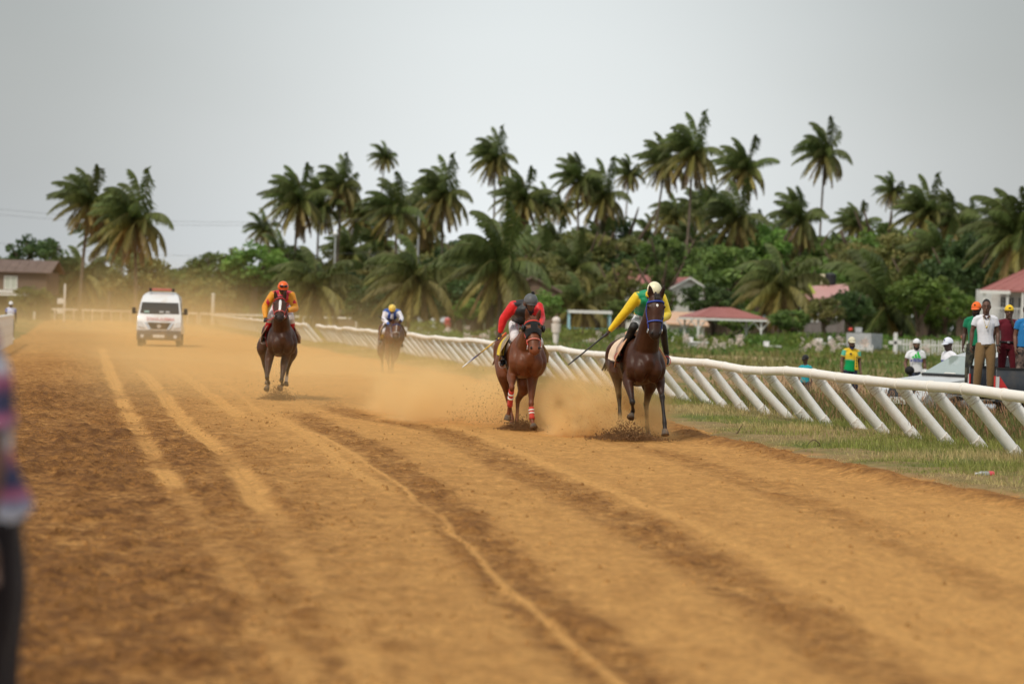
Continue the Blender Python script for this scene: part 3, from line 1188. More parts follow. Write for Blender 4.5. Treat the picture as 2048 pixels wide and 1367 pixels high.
def tree_trunk(h, r, seed):
    R = random.Random(seed)
    parts = [loft([(0, 0, -0.3), (R.uniform(-.1, .1), 0, h * 0.5), (R.uniform(-.2, .2), R.uniform(-.2, .2), h)], [r * 1.3, r, r * 0.6], (1, 0, 0), 8, 3)]
    for k in range(4):
        a = R.uniform(0, 6.28)
        parts.append(loft([(0, 0, h * R.uniform(0.5, 0.9)), (math.cos(a) * h * 0.3, math.sin(a) * h * 0.3, h * 1.15), (math.cos(a) * h * 0.5, math.sin(a) * h * 0.5, h * 1.5)],
                          [r * 0.55, r * 0.35, r * 0.12], (1, 0, 0), 6, 2))
    v, f, c = join_parts(parts)
    o = mesh_obj('trunk', [tuple(p) for p in v], f, M_BARK, None, True, link=False)
    me = o.data
    bpy.data.objects.remove(o)
    return me


TT = [tree_trunk(2.2, 0.16, i) for i in range(3)]


def tree(px, py, rx, rz, Y, label, hue='mid', group=None, name='leafy_tree', cat='tree'):
    """crown centre at a photo pixel, radii in photo pixels"""
    c = at(px, py, Y)
    k = Y / FPX
    root = empty(name, (c.x, c.y, -0.25))
    tag(root, label, cat, group)
    R = random.Random(int(px * 3 + py))
    me = R.choice(CLOUDS[hue])
    link_mesh('crown', me, root, (0, 0, c.z + 0.25), (0, 0, R.uniform(0, 6.28)), (rx * k, rx * k, rz * k))
    th = max(0.3, c.z + 0.25)
    if name != 'shrub':
        link_mesh('trunk', TT[int(px) % 3], root, (0, 0, 0), (0, 0, R.uniform(0, 6)), (th / 2.6, th / 2.6, th / 2.6))
    else:
        link_mesh('stem', TT[int(px) % 3], root, (0, 0, 0), (0, 0, R.uniform(0, 6)), (th / 4, th / 4, th / 3.4))
    return root


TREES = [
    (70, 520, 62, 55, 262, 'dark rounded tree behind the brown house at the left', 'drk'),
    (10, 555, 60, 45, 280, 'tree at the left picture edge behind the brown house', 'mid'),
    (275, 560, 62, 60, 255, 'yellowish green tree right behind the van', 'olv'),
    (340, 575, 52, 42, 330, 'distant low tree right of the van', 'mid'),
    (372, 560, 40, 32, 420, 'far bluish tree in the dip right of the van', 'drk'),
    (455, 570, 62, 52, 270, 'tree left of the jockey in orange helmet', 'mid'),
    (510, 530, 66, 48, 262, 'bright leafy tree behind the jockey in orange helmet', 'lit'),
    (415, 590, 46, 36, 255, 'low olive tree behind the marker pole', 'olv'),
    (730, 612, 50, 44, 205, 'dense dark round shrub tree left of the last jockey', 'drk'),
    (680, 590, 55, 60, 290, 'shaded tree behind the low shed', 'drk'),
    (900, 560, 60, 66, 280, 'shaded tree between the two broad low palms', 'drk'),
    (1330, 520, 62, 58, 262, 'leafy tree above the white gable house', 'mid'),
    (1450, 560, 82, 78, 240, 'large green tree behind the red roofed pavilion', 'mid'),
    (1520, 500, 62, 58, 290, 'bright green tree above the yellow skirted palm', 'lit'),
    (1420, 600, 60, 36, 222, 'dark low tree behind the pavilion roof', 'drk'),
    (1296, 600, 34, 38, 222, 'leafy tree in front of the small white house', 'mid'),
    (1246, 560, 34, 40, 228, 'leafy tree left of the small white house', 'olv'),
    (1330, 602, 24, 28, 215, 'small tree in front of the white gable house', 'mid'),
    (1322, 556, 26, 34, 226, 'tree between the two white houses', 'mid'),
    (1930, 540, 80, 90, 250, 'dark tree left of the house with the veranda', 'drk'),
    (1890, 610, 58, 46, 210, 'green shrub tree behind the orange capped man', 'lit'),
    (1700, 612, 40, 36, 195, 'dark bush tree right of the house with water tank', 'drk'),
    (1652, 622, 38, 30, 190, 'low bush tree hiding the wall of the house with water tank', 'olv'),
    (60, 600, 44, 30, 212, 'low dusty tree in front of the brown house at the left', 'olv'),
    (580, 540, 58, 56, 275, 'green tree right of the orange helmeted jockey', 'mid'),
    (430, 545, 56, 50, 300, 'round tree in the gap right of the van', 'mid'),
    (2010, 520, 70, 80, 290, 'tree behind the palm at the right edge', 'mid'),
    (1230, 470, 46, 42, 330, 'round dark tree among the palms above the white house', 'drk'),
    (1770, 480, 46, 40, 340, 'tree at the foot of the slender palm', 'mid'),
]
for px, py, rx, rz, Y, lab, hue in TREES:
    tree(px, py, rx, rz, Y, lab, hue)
ANCHOR = [(560, 'the orange helmeted jockey'), (635, 'the low front palm'), (690, 'the street lamp'), (765, 'the thin lone palm'), (830, 'the last jockey'), (900, 'the palm ending the middle grove'), (985, 'the first tall palm after the sky gap'),
          (1046, 'the grey capped jockey'), (1110, 'the brown roofed house'), (1165, 'the blue shelter'), (1215, 'the drooping palm'), (1262, 'the small white house'), (1312, 'the cream helmet'), (1375, 'the white gable house'), (1440, 'the pavilion'),
          (1495, 'the forked palm'), (1560, 'the yellow skirted palm'), (1650, 'the tall lone palm'), (1715, 'the grey concrete tomb'), (1785, 'the slender palm'), (1850, 'the picket fence'), (1905, 'the right palm cluster'), (1966, 'the white T-shirt man'), (2034, 'the palm at the right edge')]
LEFT_ANCHOR = [(20, 'the brown house'), (90, 'the left rail end'), (165, 'the short left palm'), (268, 'the tall palm pair'), (330, 'the van'), (425, 'the marker pole'), (510, 'the bright leafy tree')]
HUEW = {'mid': 'green', 'olv': 'olive', 'drk': 'dark green', 'lit': 'bright green'}
USED = {}


def by_anchor(px, anchors, fmt):
    a = min(anchors, key=lambda t: abs(t[0] - px))
    side = 'left of' if px < a[0] - 4 else 'right of'
    lab = fmt.format(where=side + ' ' + a[1])
    USED[lab] = USED.get(lab, 0) + 1
    if USED[lab] > 1:
        lab = ('further ' if USED[lab] == 2 else 'outer ') + lab
    return lab


for i, (px, py, r) in enumerate(((1110, 480, 62), (1040, 470, 60), (1150, 530, 74), (1300, 470, 56), (1380, 490, 64), (1320, 560, 60), (1240, 540, 66), (1510, 470, 58), (1550, 480, 54), (1690, 560, 66), (1840, 520, 66), (1960, 520, 70), (700, 500, 62), (760, 480, 60), (860, 490, 58), (560, 500, 56), (1090, 590, 80), (1950, 600, 70))):
    palm(px, py, r, by_anchor(px, ANCHOR, 'half hidden palm sunk in foliage {where}'), i, None, 0.0, 'palms sunk in the green belt')
R = random.Random(5)
n_fill = 0
for px in range(560, 2090, 34):
    for row in range(2):
        Y = R.uniform(285, 350) - row * 30
        py = R.uniform(505, 545) + row * 48
        if px < 880:
            py += 30
        qx, hu_ = px + R.uniform(-18, 18), R.choice(['mid', 'olv', 'olv', 'drk', 'lit', 'olv'])
        lab = by_anchor(qx, ANCHOR, HUEW[hu_] + (' back row' if row == 0 else ' front row') + ' belt tree {where}')
        tree(qx, py, R.uniform(44, 66), R.uniform(44, 60), Y, lab, hu_, 'trees in the green belt under the palms')
for px in range(-20, 570, 60):
    qx, hu_ = px + R.uniform(-15, 15), R.choice(['mid', 'olv', 'drk'])
    tree(qx, 582 + R.uniform(-10, 8), R.uniform(44, 66), R.uniform(38, 52), R.uniform(262, 300), by_anchor(qx, LEFT_ANCHOR, 'low ' + HUEW[hu_] + ' hedge tree {where}'), hu_, 'trees in the hedge line behind the outer rail')
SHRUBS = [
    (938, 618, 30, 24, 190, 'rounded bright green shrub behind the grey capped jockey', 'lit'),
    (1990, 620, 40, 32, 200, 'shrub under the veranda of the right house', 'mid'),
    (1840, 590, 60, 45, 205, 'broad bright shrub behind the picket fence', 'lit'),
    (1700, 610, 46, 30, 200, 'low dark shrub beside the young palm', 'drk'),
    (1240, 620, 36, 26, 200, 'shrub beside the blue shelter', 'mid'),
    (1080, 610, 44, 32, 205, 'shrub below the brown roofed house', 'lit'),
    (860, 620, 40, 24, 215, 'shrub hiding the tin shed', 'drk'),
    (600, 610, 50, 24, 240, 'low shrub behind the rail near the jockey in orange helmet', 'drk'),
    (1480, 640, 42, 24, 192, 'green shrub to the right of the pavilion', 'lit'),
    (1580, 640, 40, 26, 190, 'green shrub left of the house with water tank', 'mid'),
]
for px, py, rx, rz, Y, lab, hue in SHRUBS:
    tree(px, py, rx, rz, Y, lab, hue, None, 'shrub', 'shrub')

# a far wood closing the view: one mass of foliage
wrng = np.random.default_rng(44)
wp, wf, wc = [], [], []
N = 26000
sx = wrng.uniform(-110, 130, N)
yy = wrng.uniform(392, 420, N)
prof = 5.5 + 9.5 * sstep(-45, 0, sx) * (0.55 + 0.6 * vnoise(sx * 0.09, sx * 0 + 2, 5)) - 3.0 * sstep(75, 100, sx)
zz_ = wrng.uniform(0, 1, N) ** 0.8 * prof
cl = vnoise(sx * 0.35, zz_ * 0.5, 9)
p = np.stack([sx, yy, zz_], 1)
a = wrng.normal(size=(N, 3))
a /= np.linalg.norm(a, axis=1)[:, None]
b = np.cross(a, wrng.normal(size=(N, 3)))
b /= np.linalg.norm(b, axis=1)[:, None]
s = wrng.uniform(0.5, 1.1, (N, 1))
V = np.stack([p - a * s, p + b * s * 0.6, p + a * s, p - b * s * 0.6], 1).reshape(-1, 3)
pal = np.array([(0.08, 0.115, 0.05), (0.11, 0.13, 0.055), (0.06, 0.09, 0.045)])
cc = pal[(cl * 2.99).astype(int)] * wrng.uniform(0.8, 1.2, (N, 1))
wood = mesh_obj('distant_wood', V, np.arange(N * 4).reshape(N, 4), M_LEAF, None, False, cols=np.repeat(cc, 4, axis=0))
wood['label'] = 'far mass of mixed green woodland behind the palms'
wood['category'] = 'woodland'
kind(wood, 'stuff')


# ------------------------------------------------------------------ grass
M_GRASS = mat('grass_blade', attr='Col', rough=0.6, var=0.2, vscale=1.5, spec=0.25, sub=0.25)


def surf_h(x, y):
    u, v = xy2uv(x, y)
    return verge_fields(u, v)[0]


def blades(name, x, y, z, h, w, cols, seed, lean=0.35, label=None, cat='grass'):
    rng = np.random.default_rng(seed)
    n = len(x)
    az = rng.uniform(0, 2 * PI, n)
    la = rng.uniform(0, 2 * PI, n)
    L = rng.uniform(0.1, 1.0, n) * lean
    dx, dy = np.cos(la) * L - 0.15 * lean, np.sin(la) * L
    wx, wy = np.cos(az) * w, np.sin(az) * w
    b = np.stack([x, y, z - 0.03], 1)
    mid = b + np.stack([dx * h * 0.35, dy * h * 0.35, h * 0.6], 1)
    tip = b + np.stack([dx * h, dy * h, h * (1 - 0.25 * L)], 1)
    wv = np.stack([wx, wy, np.zeros(n)], 1)
    V = np.stack([b - wv, b + wv, mid + wv * 0.8, mid - wv * 0.8, tip], 1).reshape(-1, 3)
    k = np.arange(n)[:, None] * 5
    F = np.concatenate([k + np.array([[0, 1, 2]]), k + np.array([[0, 2, 3]]), k + np.array([[3, 2, 4]])], 0)
    o = mesh_obj(name, V, F, M_GRASS, None, False, cols=np.repeat(cols, 5, axis=0))
    kind(o, 'stuff')
    o['label'] = label
    o['category'] = cat
    return o


def field(u0, u1, v0, v1, n, seed, bias=1.0):
    rng = np.random.default_rng(seed)
    v = v0 + (v1 - v0) * rng.random(n) ** bias
    u = u0 + (u1 - u0) * rng.random(n)
    return u, v, rng


# short verge grass in front of and under the rail
u, v, rng = field(-4.2, 1.6, 20, 128, 190000, 1, 1.75)
x, y = uv2xy(u, v)
e = u - edge_u(v)
pat = fbm(x * 0.8, y * 0.8, 91, 3)
keep = (e > 0.05 + rng.random(len(u)) ** 2 * 0.7) & (rng.random(len(u)) < 0.30 + 0.9 * sstep(0.36, 0.58, pat))
u, v, x, y, e, pat = [q[keep] for q in (u, v, x, y, e, pat)]
n = len(u)
far = np.clip(v / 45, 1, 2.4)
h = (0.05 + 0.07 * rng.random(n)) * (0.6 + 0.9 * sstep(0.2, 1.8, e)) * (0.8 + 0.5 * pat) * np.sqrt(far)
t = np.clip(sstep(0.42, 0.62, fbm(x * 0.45, y * 0.45, 93, 3)) * 0.9 + 0.08 + rng.normal(0, 0.16, n), 0, 1)[:, None]
cols = np.array((0.24, 0.27, 0.058)) * (1 - t) + np.array((0.54, 0.42, 0.20)) * t
cols = cols * rng.uniform(0.7, 1.3, (n, 1))
blades('verge_grass', x, y, verge_fields(u, v)[0], h, 0.0045 * far, cols, 5, 0.7, 'short mixed green and dry grass along the edge of the dirt track')

# tall seeding grass behind the rail
u, v, rng = field(-0.4, 10.0, 24, 62, 120000, 2, 1.4)
x, y = uv2xy(u, v)
pat = fbm(x * 0.5, y * 0.5, 95, 3)
keep = rng.random(len(u)) < (0.35 + sstep(0.35, 0.55, pat)) * sstep(-0.5, 1.0, u) * (1 - sstep(48, 58, y) * 0.95) * (1 - 0.8 * sstep(6.5, 9.5, u))
u, v, x, y, pat = [q[keep] for q in (u, v, x, y, pat)]
n = len(u)
h = (0.22 + 0.42 * rng.random(n) ** 1.3) * (0.55 + 0.8 * pat) * (0.65 + 0.35 * sstep(0, 1.5, u))
t = np.clip(0.35 + rng.normal(0, 0.25, n), 0, 1)[:, None]
cols = (np.array((0.12, 0.165, 0.04)) * (1 - t) + np.array((0.32, 0.235, 0.10)) * t) * rng.uniform(0.7, 1.25, (n, 1))
blades('tall_grass', x, y, verge_fields(u, v)[0], h, 0.006, cols, 6, 0.55, 'tall green grass growing behind the white rail')
# its reddish seed heads
m_ = 22000
ii = rng.integers(0, n, m_)
hh = h[ii] * rng.uniform(0.85, 1.35, m_)
sxx, syy = x[ii] + rng.normal(0, 0.12, m_), y[ii] + rng.normal(0, 0.12, m_)
cols = np.array((0.34, 0.19, 0.105)) * rng.uniform(0.6, 1.3, (m_, 1))
us, vs = xy2uv(sxx, syy)
blades('grass_seed_heads', sxx, syy, verge_fields(us, vs)[0] + hh - 0.08, np.full(m_, 0.11), 0.007, cols, 7, 0.9, 'reddish brown seed heads over the tall grass')

# rough infield growth out to the graves
u, v, rng = field(2.0, 80.0, 48, 205, 90000, 3, 1.2)
x, y = uv2xy(u, v)
px_ = x / y * FPX
keep = (np.abs(px_) < 1200) & (rng.random(len(u)) < 0.25 + 0.9 * sstep(0.40, 0.6, fbm(x * 0.25, y * 0.25, 97, 3)))
keep &= ~((y > 130) & (y < 140)) & ~((y > 61) & (y < 96) & (rng.random(len(u)) < 0.88))
u, v, x, y = [q[keep] for q in (u, v, x, y)]
n = len(u)
h = (0.10 + 0.30 * rng.random(n)) * (0.7 + y / 180)
t = np.clip(sstep(0.4, 0.65, fbm(x * 0.12, y * 0.12, 99, 3)) + rng.normal(0, 0.2, n), 0, 1)[:, None]
cols = (np.array((0.12, 0.18, 0.04)) * (1 - t) + np.array((0.27, 0.235, 0.09)) * t) * rng.uniform(0.7, 1.25, (n, 1))
blades('infield_weeds', x, y, verge_fields(u, v)[0], h, 0.012 + 0.00022 * y, cols, 8, 0.8, 'low green weeds spread over the infield')

# leafy growth among the graves
N = 80000
grng = np.random.default_rng(66)
gy = grng.uniform(142, 196, N)
gx = (grng.uniform(820, 2120, N) - 1024) / FPX * gy
d = fbm(gx * 0.28, gy * 0.28, 101, 3)
kp = grng.random(N) < sstep(0.33, 0.58, d) + 0.15
gx, gy, d = gx[kp], gy[kp], d[kp]
N = len(gx)
gz = -0.3 + grng.random(N) ** 0.7 * (0.26 + 0.8 * sstep(0.38, 0.72, d)) * (0.45 + 1.0 * sstep(158, 192, gy))
p = np.stack([gx, gy, gz], 1)
a = grng.normal(size=(N, 3))
a[:, 2] = np.abs(a[:, 2]) + 0.5
a /= np.linalg.norm(a, axis=1)[:, None]
b = np.cross(a, grng.normal(size=(N, 3)))
b /= np.linalg.norm(b, axis=1)[:, None]
s = grng.uniform(0.12, 0.28, (N, 1))
V = np.stack([p - a * s, p + b * s * 0.35, p + a * s, p - b * s * 0.35], 1).reshape(-1, 3)
t = np.clip(sstep(0.35, 0.65, fbm(gx * 0.1, gy * 0.1, 103, 3)) + grng.normal(0, 0.2, N), 0, 1)[:, None]
cols = (np.array((0.12, 0.25, 0.045)) * (1 - t) + np.array((0.23, 0.28, 0.06)) * t) * grng.uniform(0.65, 1.3, (N, 1))
o = mesh_obj('graveyard_plants', V, np.arange(N * 4).reshape(N, 4), M_LEAF, None, False, cols=np.repeat(cols, 4, axis=0))
o['label'] = 'leafy green plants growing wild among the graves'
o['category'] = 'plants'
kind(o, 'stuff')
# ------------------------------------------------------------------ houses, shelters, graves
M_WALLW = mat('white_wall', (0.72, 0.71, 0.68), 0.8, 0.08, 2, 0.2, 12, dirt=(0.45, 0.40, 0.33), dirt_amt=0.5, dirt_scale=0.8)
M_WALLG = mat('grey_wall', (0.26, 0.23, 0.22), 0.85, 0.15, 2, 0.2, 12, dirt=(0.15, 0.12, 0.10), dirt_amt=0.5, dirt_scale=1.2)
M_PLANK = mat('weathered_planks', (0.17, 0.115, 0.085), 0.9, 0.2, 2, 0.3, 20, dirt=(0.1, 0.07, 0.05), dirt_amt=0.4, dirt_scale=2)
M_REDROOF = mat('red_roof_sheet', (0.34, 0.125, 0.11), 0.6, 0.12, 1.2, 0.1, 14, dirt=(0.22, 0.08, 0.06), dirt_amt=0.5, dirt_scale=1.2)
M_PINKROOF = mat('faded_pink_roof', (0.50, 0.27, 0.25), 0.6, 0.12, 1.2, 0.1, 14, dirt=(0.3, 0.2, 0.18), dirt_amt=0.4, dirt_scale=1.2)
M_TANROOF = mat('tan_roof', (0.60, 0.38, 0.25), 0.7, 0.12, 1.2)
M_BROWNROOF = mat('brown_roof', (0.16, 0.11, 0.09), 0.8, 0.2, 1.2)
M_DARKG = mat('dark_window', (0.03, 0.035, 0.04), 0.2, 0.1, 2, spec=0.5)
M_TRIM = mat('white_trim', (0.76, 0.75, 0.72), 0.7, 0.06, 3)
M_LIME = mat('lime_paint', (0.42, 0.50, 0.10), 0.7, 0.1, 2)
M_BLUEP = mat('pale_blue_paint', (0.36, 0.60, 0.68), 0.5, 0.1, 3)
M_CONC = mat('grey_concrete', (0.42, 0.43, 0.44), 0.9, 0.12, 2, 0.3, 20, dirt=(0.26, 0.26, 0.25), dirt_amt=0.5, dirt_scale=1.6)
M_TOMB = mat('whitewashed_tomb', (0.74, 0.73, 0.72), 0.85, 0.08, 3, 0.2, 18, dirt=(0.45, 0.42, 0.36), dirt_amt=0.5, dirt_scale=2)
M_TANKB = mat('black_tank', (0.025, 0.025, 0.027), 0.5, 0.1, 3)
M_CREAM = mat('cream_paint', (0.70, 0.64, 0.45), 0.7, 0.1, 3)


def window(parent, c, w, h, face=-1, mat_=None):
    """frame and pane on a wall that faces the camera (normal -y)"""
    x, y, z = c
    f = MB()
    t = 0.07
    f.box((x, y - 0.03, z + h / 2 + t / 2), (w + 2 * t, 0.08, t)).box((x, y - 0.03, z - h / 2 - t / 2), (w + 2 * t, 0.10, t))
    f.box((x - w / 2 - t / 2, y - 0.03, z), (t, 0.08, h)).box((x + w / 2 + t / 2, y - 0.03, z), (t, 0.08, h)).box((x, y - 0.028, z), (0.05, 0.06, h))
    fr = f.build('window', M_TRIM, parent)
    MB().box((x, y - 0.012, z), (w, 0.02, h)).build('pane', mat_ or M_DARKG, fr)
    return fr


def gable_roof(parent, c, w, d, rise, over, material, axis='x', thick=0.10, ribs=True):
    """two sloping sheets; ridge runs along the given axis; c is the centre at wall-top height"""
    x, y, z = c
    roof = None
    for s in (-1, 1):
        mb = MB()
        if axis == 'x':
            P = [(x - w / 2 - over, y + s * (d / 2 + over), z - over * rise / (d / 2)), (x + w / 2 + over, y + s * (d / 2 + over), z - over * rise / (d / 2)), (x + w / 2 + over, y, z + rise), (x - w / 2 - over, y, z + rise)]
        else:
            P = [(x + s * (w / 2 + over), y - d / 2 - over, z - over * rise / (w / 2)), (x + s * (w / 2 + over), y + d / 2 + over, z - over * rise / (w / 2)), (x, y + d / 2 + over, z + rise), (x, y - d / 2 - over, z + rise)]
        Q = [(a, b, cc + thick) for a, b, cc in P]
        mb.add(P + Q, [(0, 1, 2, 3), (7, 6, 5, 4), (0, 4, 5, 1), (1, 5, 6, 2), (2, 6, 7, 3), (3, 7, 4, 0)])
        r = mb.build('roof_sheet', material, parent)
        if ribs:
            rb = MB()
            n = 12
            for i in range(n + 1):
                t = i / n
                a = lerp_(V3(Q[0]), V3(Q[1]), t)
                b = lerp_(V3(Q[3]), V3(Q[2]), t)
                rb.cyl(a + V3((0, 0, 0.01)), b + V3((0, 0, 0.01)), 0.025, n=5)
            rb.build('roof_ribs', material, r)
    return roof


def boards(parent, x0, x1, z0, z1, y, n, material):
    """weatherboard wall: separate overlapping planks"""
    hgt = (z1 - z0) / n
    me = None
    for i in range(n):
        z = z0 + hgt * (i + 0.5)
        if me is None:
            o = MB().box((0, 0, 0), (x1 - x0, 0.04, hgt * 1.04), Matrix.Rotation(0.10, 3, 'X')).build('plank', material, parent, loc=((x0 + x1) / 2, y - 0.02, z))
            me = o.data
        else:
            link_mesh('plank', me, parent, ((x0 + x1) / 2, y - 0.02, z))


# brown stilt house at the left
b = foot(-10, 228)
h = empty('stilt_house', (b.x, b.y, -0.2))
tag(h, 'brown wooden house on posts behind the dusty left rail', 'house')
MB().box((0, 3, 3.7), (9.6, 6, 2.2)).build('wall', M_PLANK, h)
boards(h, -4.8, 4.8, 2.62, 4.8, -0.03, 9, M_PLANK)
gable_roof(h, (0, 3, 4.82), 9.6, 6, 1.0, 0.5, M_BROWNROOF, 'x')
window(h, (1.4, -0.07, 3.7), 1.1, 1.1, mat_=mat('pale_curtain', (0.45, 0.47, 0.40), 0.8))
window(h, (-2.6, -0.07, 3.7), 1.1, 1.1)
MB().box((-0.6, -0.9, 2.55), (8.4, 1.8, 0.16)).build('veranda_edge', M_TRIM, h)
MB().box((-0.6, -1.72, 2.85), (8.4, 0.08, 0.28)).build('veranda_rail', M_TRIM, h)
for i in range(5):
    MB().box((-4.4 + i * 2.1, -1.5, 1.2), (0.16, 0.16, 2.6)).build('post', M_TRIM if i == 4 else M_PLANK, h)
for i in range(4):
    MB().box((-4.2 + i * 2.8, 4.5, 1.25), (0.3, 0.3, 2.7)).build('post', M_PLANK, h)
MB().box((0.5, 5.2, 1.2), (7, 0.2, 2.4)).build('back_wall', M_PLANK, h)
# white banner post next to it
b = foot(128, 224)
h = empty('gate_post', (b.x, b.y, 0))
tag(h, 'tall pale post with white boards beside the brown house', 'post')
MB().box((0, 0, 1.7), (0.16, 0.16, 3.6)).build('shaft', M_TRIM, h)
for z in (1.0, 1.9):
    MB().box((-0.35, -0.1, z), (0.62, 0.04, 0.5)).build('board', M_TRIM, h)


def simple_house(name, label, px, Y, w, d, z0, wh, rise, wallm, roofm, axis, wins=(), base=-0.2, over=0.35, rz=0.0):
    b = foot(px, Y)
    h = empty(name, (b.x, b.y, base), rz)
    tag(h, label, 'house')
    MB().box((0, d / 2, z0 + wh / 2), (w, d, wh)).build('wall', wallm, h)
    if axis == 'y':
        MB().prism([(-w / 2, z0 + wh), (w / 2, z0 + wh), (0, z0 + wh + rise)], 0.0, d, 'y').build('gable', wallm, h)
        for s in (-1, 1):
            a, c = V3((s * (w / 2 + over), -over - 0.02, z0 + wh - over * rise / (w / 2) + 0.04)), V3((0, -over - 0.02, z0 + wh + rise + 0.04))
            MB().add([a + V3((0, 0, -0.12)), c + V3((0, 0, -0.12)), c + V3((0, 0, 0.07)), a + V3((0, 0, 0.07)), a + V3((0, -0.05, -0.12)), c + V3((0, -0.05, -0.12)), c + V3((0, -0.05, 0.07)), a + V3((0, -0.05, 0.07))],
                     [(0, 1, 2, 3), (7, 6, 5, 4), (0, 4, 5, 1), (3, 2, 6, 7), (0, 3, 7, 4), (1, 5, 6, 2)]).build('barge_board', M_TRIM if wallm is M_WALLW else M_BROWNROOF, h)
    gable_roof(h, (0, d / 2, z0 + wh), w, d, rise, over, roofm, axis)
    for x, z, ww, hh in wins:
        window(h, (x, 0, z), ww, hh)
    return h


simple_house('gable_house', 'white house with red roof and pale gable behind the pavilion', 1374, 226, 3.3, 7, 0, 5.1, 0.9, M_WALLW, M_REDROOF, 'y', [(0.7, 4.2, 0.7, 0.9)], rz=0.25)
simple_house('small_house', 'small white house with red roof left of the cream helmet', 1276, 242, 3.4, 5, 0, 5.6, 0.8, M_WALLW, M_REDROOF, 'x', [(-0.5, 4.4, 0.8, 0.9)], rz=-0.15)
simple_house('brown_house', 'brown roofed wooden house behind the largest low palm', 1062, 240, 5.2, 6, 0, 4.6, 1.3, M_PLANK, M_BROWNROOF, 'y', [(0.9, 3.6, 0.9, 0.9)])
# red tin awning left of the small white house
b = foot(1245, 250)
h = empty('roof_awning', (b.x, b.y, 0))
tag(h, 'scrap of rusty red roofing showing above the small white house', 'roof')
for s in (-1, 1):
    MB().box((s * 0.8, 0, 3.1), (0.12, 0.12, 6.4)).build('post', M_PLANK, h)
MB().box((0, 0, 6.3), (1.7, 1.3, 0.08), Matrix.Rotation(0.45, 3, 'X') @ Matrix.Rotation(-0.2, 3, 'Y')).build('sheet', M_REDROOF, h)

# house with the water tank
b = foot(1640, 206)
h = empty('tank_house', (b.x, b.y, -0.2), -0.12)
tag(h, 'grey house with faded pink roof and black water tank', 'house')
MB().box((0.3, 2.5, 2.0), (3.4, 5, 4.1)).build('wall', M_WALLG, h)
boards(h, -1.4, 2.0, 0.3, 3.9, -0.02, 12, M_WALLG)
MB().add([(-2.0, -0.8, 4.0), (2.4, -0.8, 4.45), (2.2, 2.6, 5.5), (-1.4, 2.6, 5.2), (-2.0, -0.8, 4.1), (2.4, -0.8, 4.55), (2.2, 2.6, 5.6), (-1.4, 2.6, 5.3)],
         [(3, 2, 1, 0), (4, 5, 6, 7), (0, 1, 5, 4), (1, 2, 6, 5), (2, 3, 7, 6), (3, 0, 4, 7)]).build('roof_sheet', M_PINKROOF, h)
MB().prism([(-2.2, 4.35), (-0.3, 4.5), (-1.0, 5.5), (-2.2, 5.2)], 0.6, 0.9, 'y').build('lime_gable', M_LIME, h)
window(h, (-0.7, -0.05, 2.9), 0.8, 1.2)
window(h, (0.9, -0.05, 2.9), 0.7, 1.2)
tk = MB().cyl((0.75, 2.8, 5.5), (0.75, 2.8, 6.35), 0.46, n=18).sphere((0.75, 2.8, 6.35), (0.46, 0.46, 0.18), 18, 4, 0.0).build('water_tank', M_TANKB, h, True)
for k in range(4):
    MB().cyl((0.75, 2.8, 5.6 + k * 0.2), (0.75, 2.8, 5.66 + k * 0.2), 0.475, n=18).build('tank_rib', M_TANKB, tk, True)
MB().box((0.05, 2.7, 5.95), (0.42, 0.5, 0.9)).build('roof_box', M_CREAM, h)

# veranda house at the right edge
b = foot(2030, 176)
h = empty('veranda_house', (b.x, b.y, -0.2))
tag(h, 'white two storey house with red roof and upper veranda', 'house')
MB().box((2.6, 4.2, 2.45), (8.4, 6, 5.2)).build('wall', M_WALLW, h)
MB().add([(-2.95, -1.2, 4.75), (7.5, -1.2, 4.95), (7.5, 4.0, 6.9), (1.6, 4.0, 6.6), (-2.95, -1.2, 4.87), (7.5, -1.2, 5.07), (7.5, 4.0, 7.02), (1.6, 4.0, 6.72)],
         [(3, 2, 1, 0), (4, 5, 6, 7), (0, 1, 5, 4), (1, 2, 6, 5), (2, 3, 7, 6), (3, 0, 4, 7)]).build('roof_sheet', M_REDROOF, h)
rb = MB()
for i in range(15):
    t = i / 14
    rb.cyl(lerp_(V3((-2.95, -1.2, 4.89)), V3((7.5, -1.2, 5.09)), t), lerp_(V3((1.6, 4.0, 6.74)), V3((7.5, 4.0, 7.04)), t), 0.03, n=5)
rb.build('roof_ribs', M_REDROOF, h)
MB().box((-1.85, -1.23, 4.76), (2.2, 0.08, 0.24)).build('fascia', M_TRIM, h)
MB().box((0.5, -0.05, 2.75), (6.6, 2.3, 0.14)).build('veranda_floor', M_WALLG, h)
for x in (-2.6, -0.9, 0.2, 2.4):
    MB().box((x, -1.05, 2.4), (0.14, 0.14, 4.9)).build('post', M_TRIM, h)
MB().box((-0.2, -1.05, 3.62), (5.0, 0.07, 0.07)).build('veranda_rail', M_TRIM, h)
for k in range(22):
    MB().box((-2.6 + k * 0.22, -1.05, 3.2), (0.045, 0.045, 0.8)).build('baluster', M_TRIM, h)
for x in (-0.75, -0.15, 0.55, 1.25, 2.1):
    window(h, (x, 1.19, 3.85), 0.34, 1.2)
MB().box((2.3, -1.0, 4.42), (1.0, 0.5, 0.1)).build('awning', M_REDROOF, h)

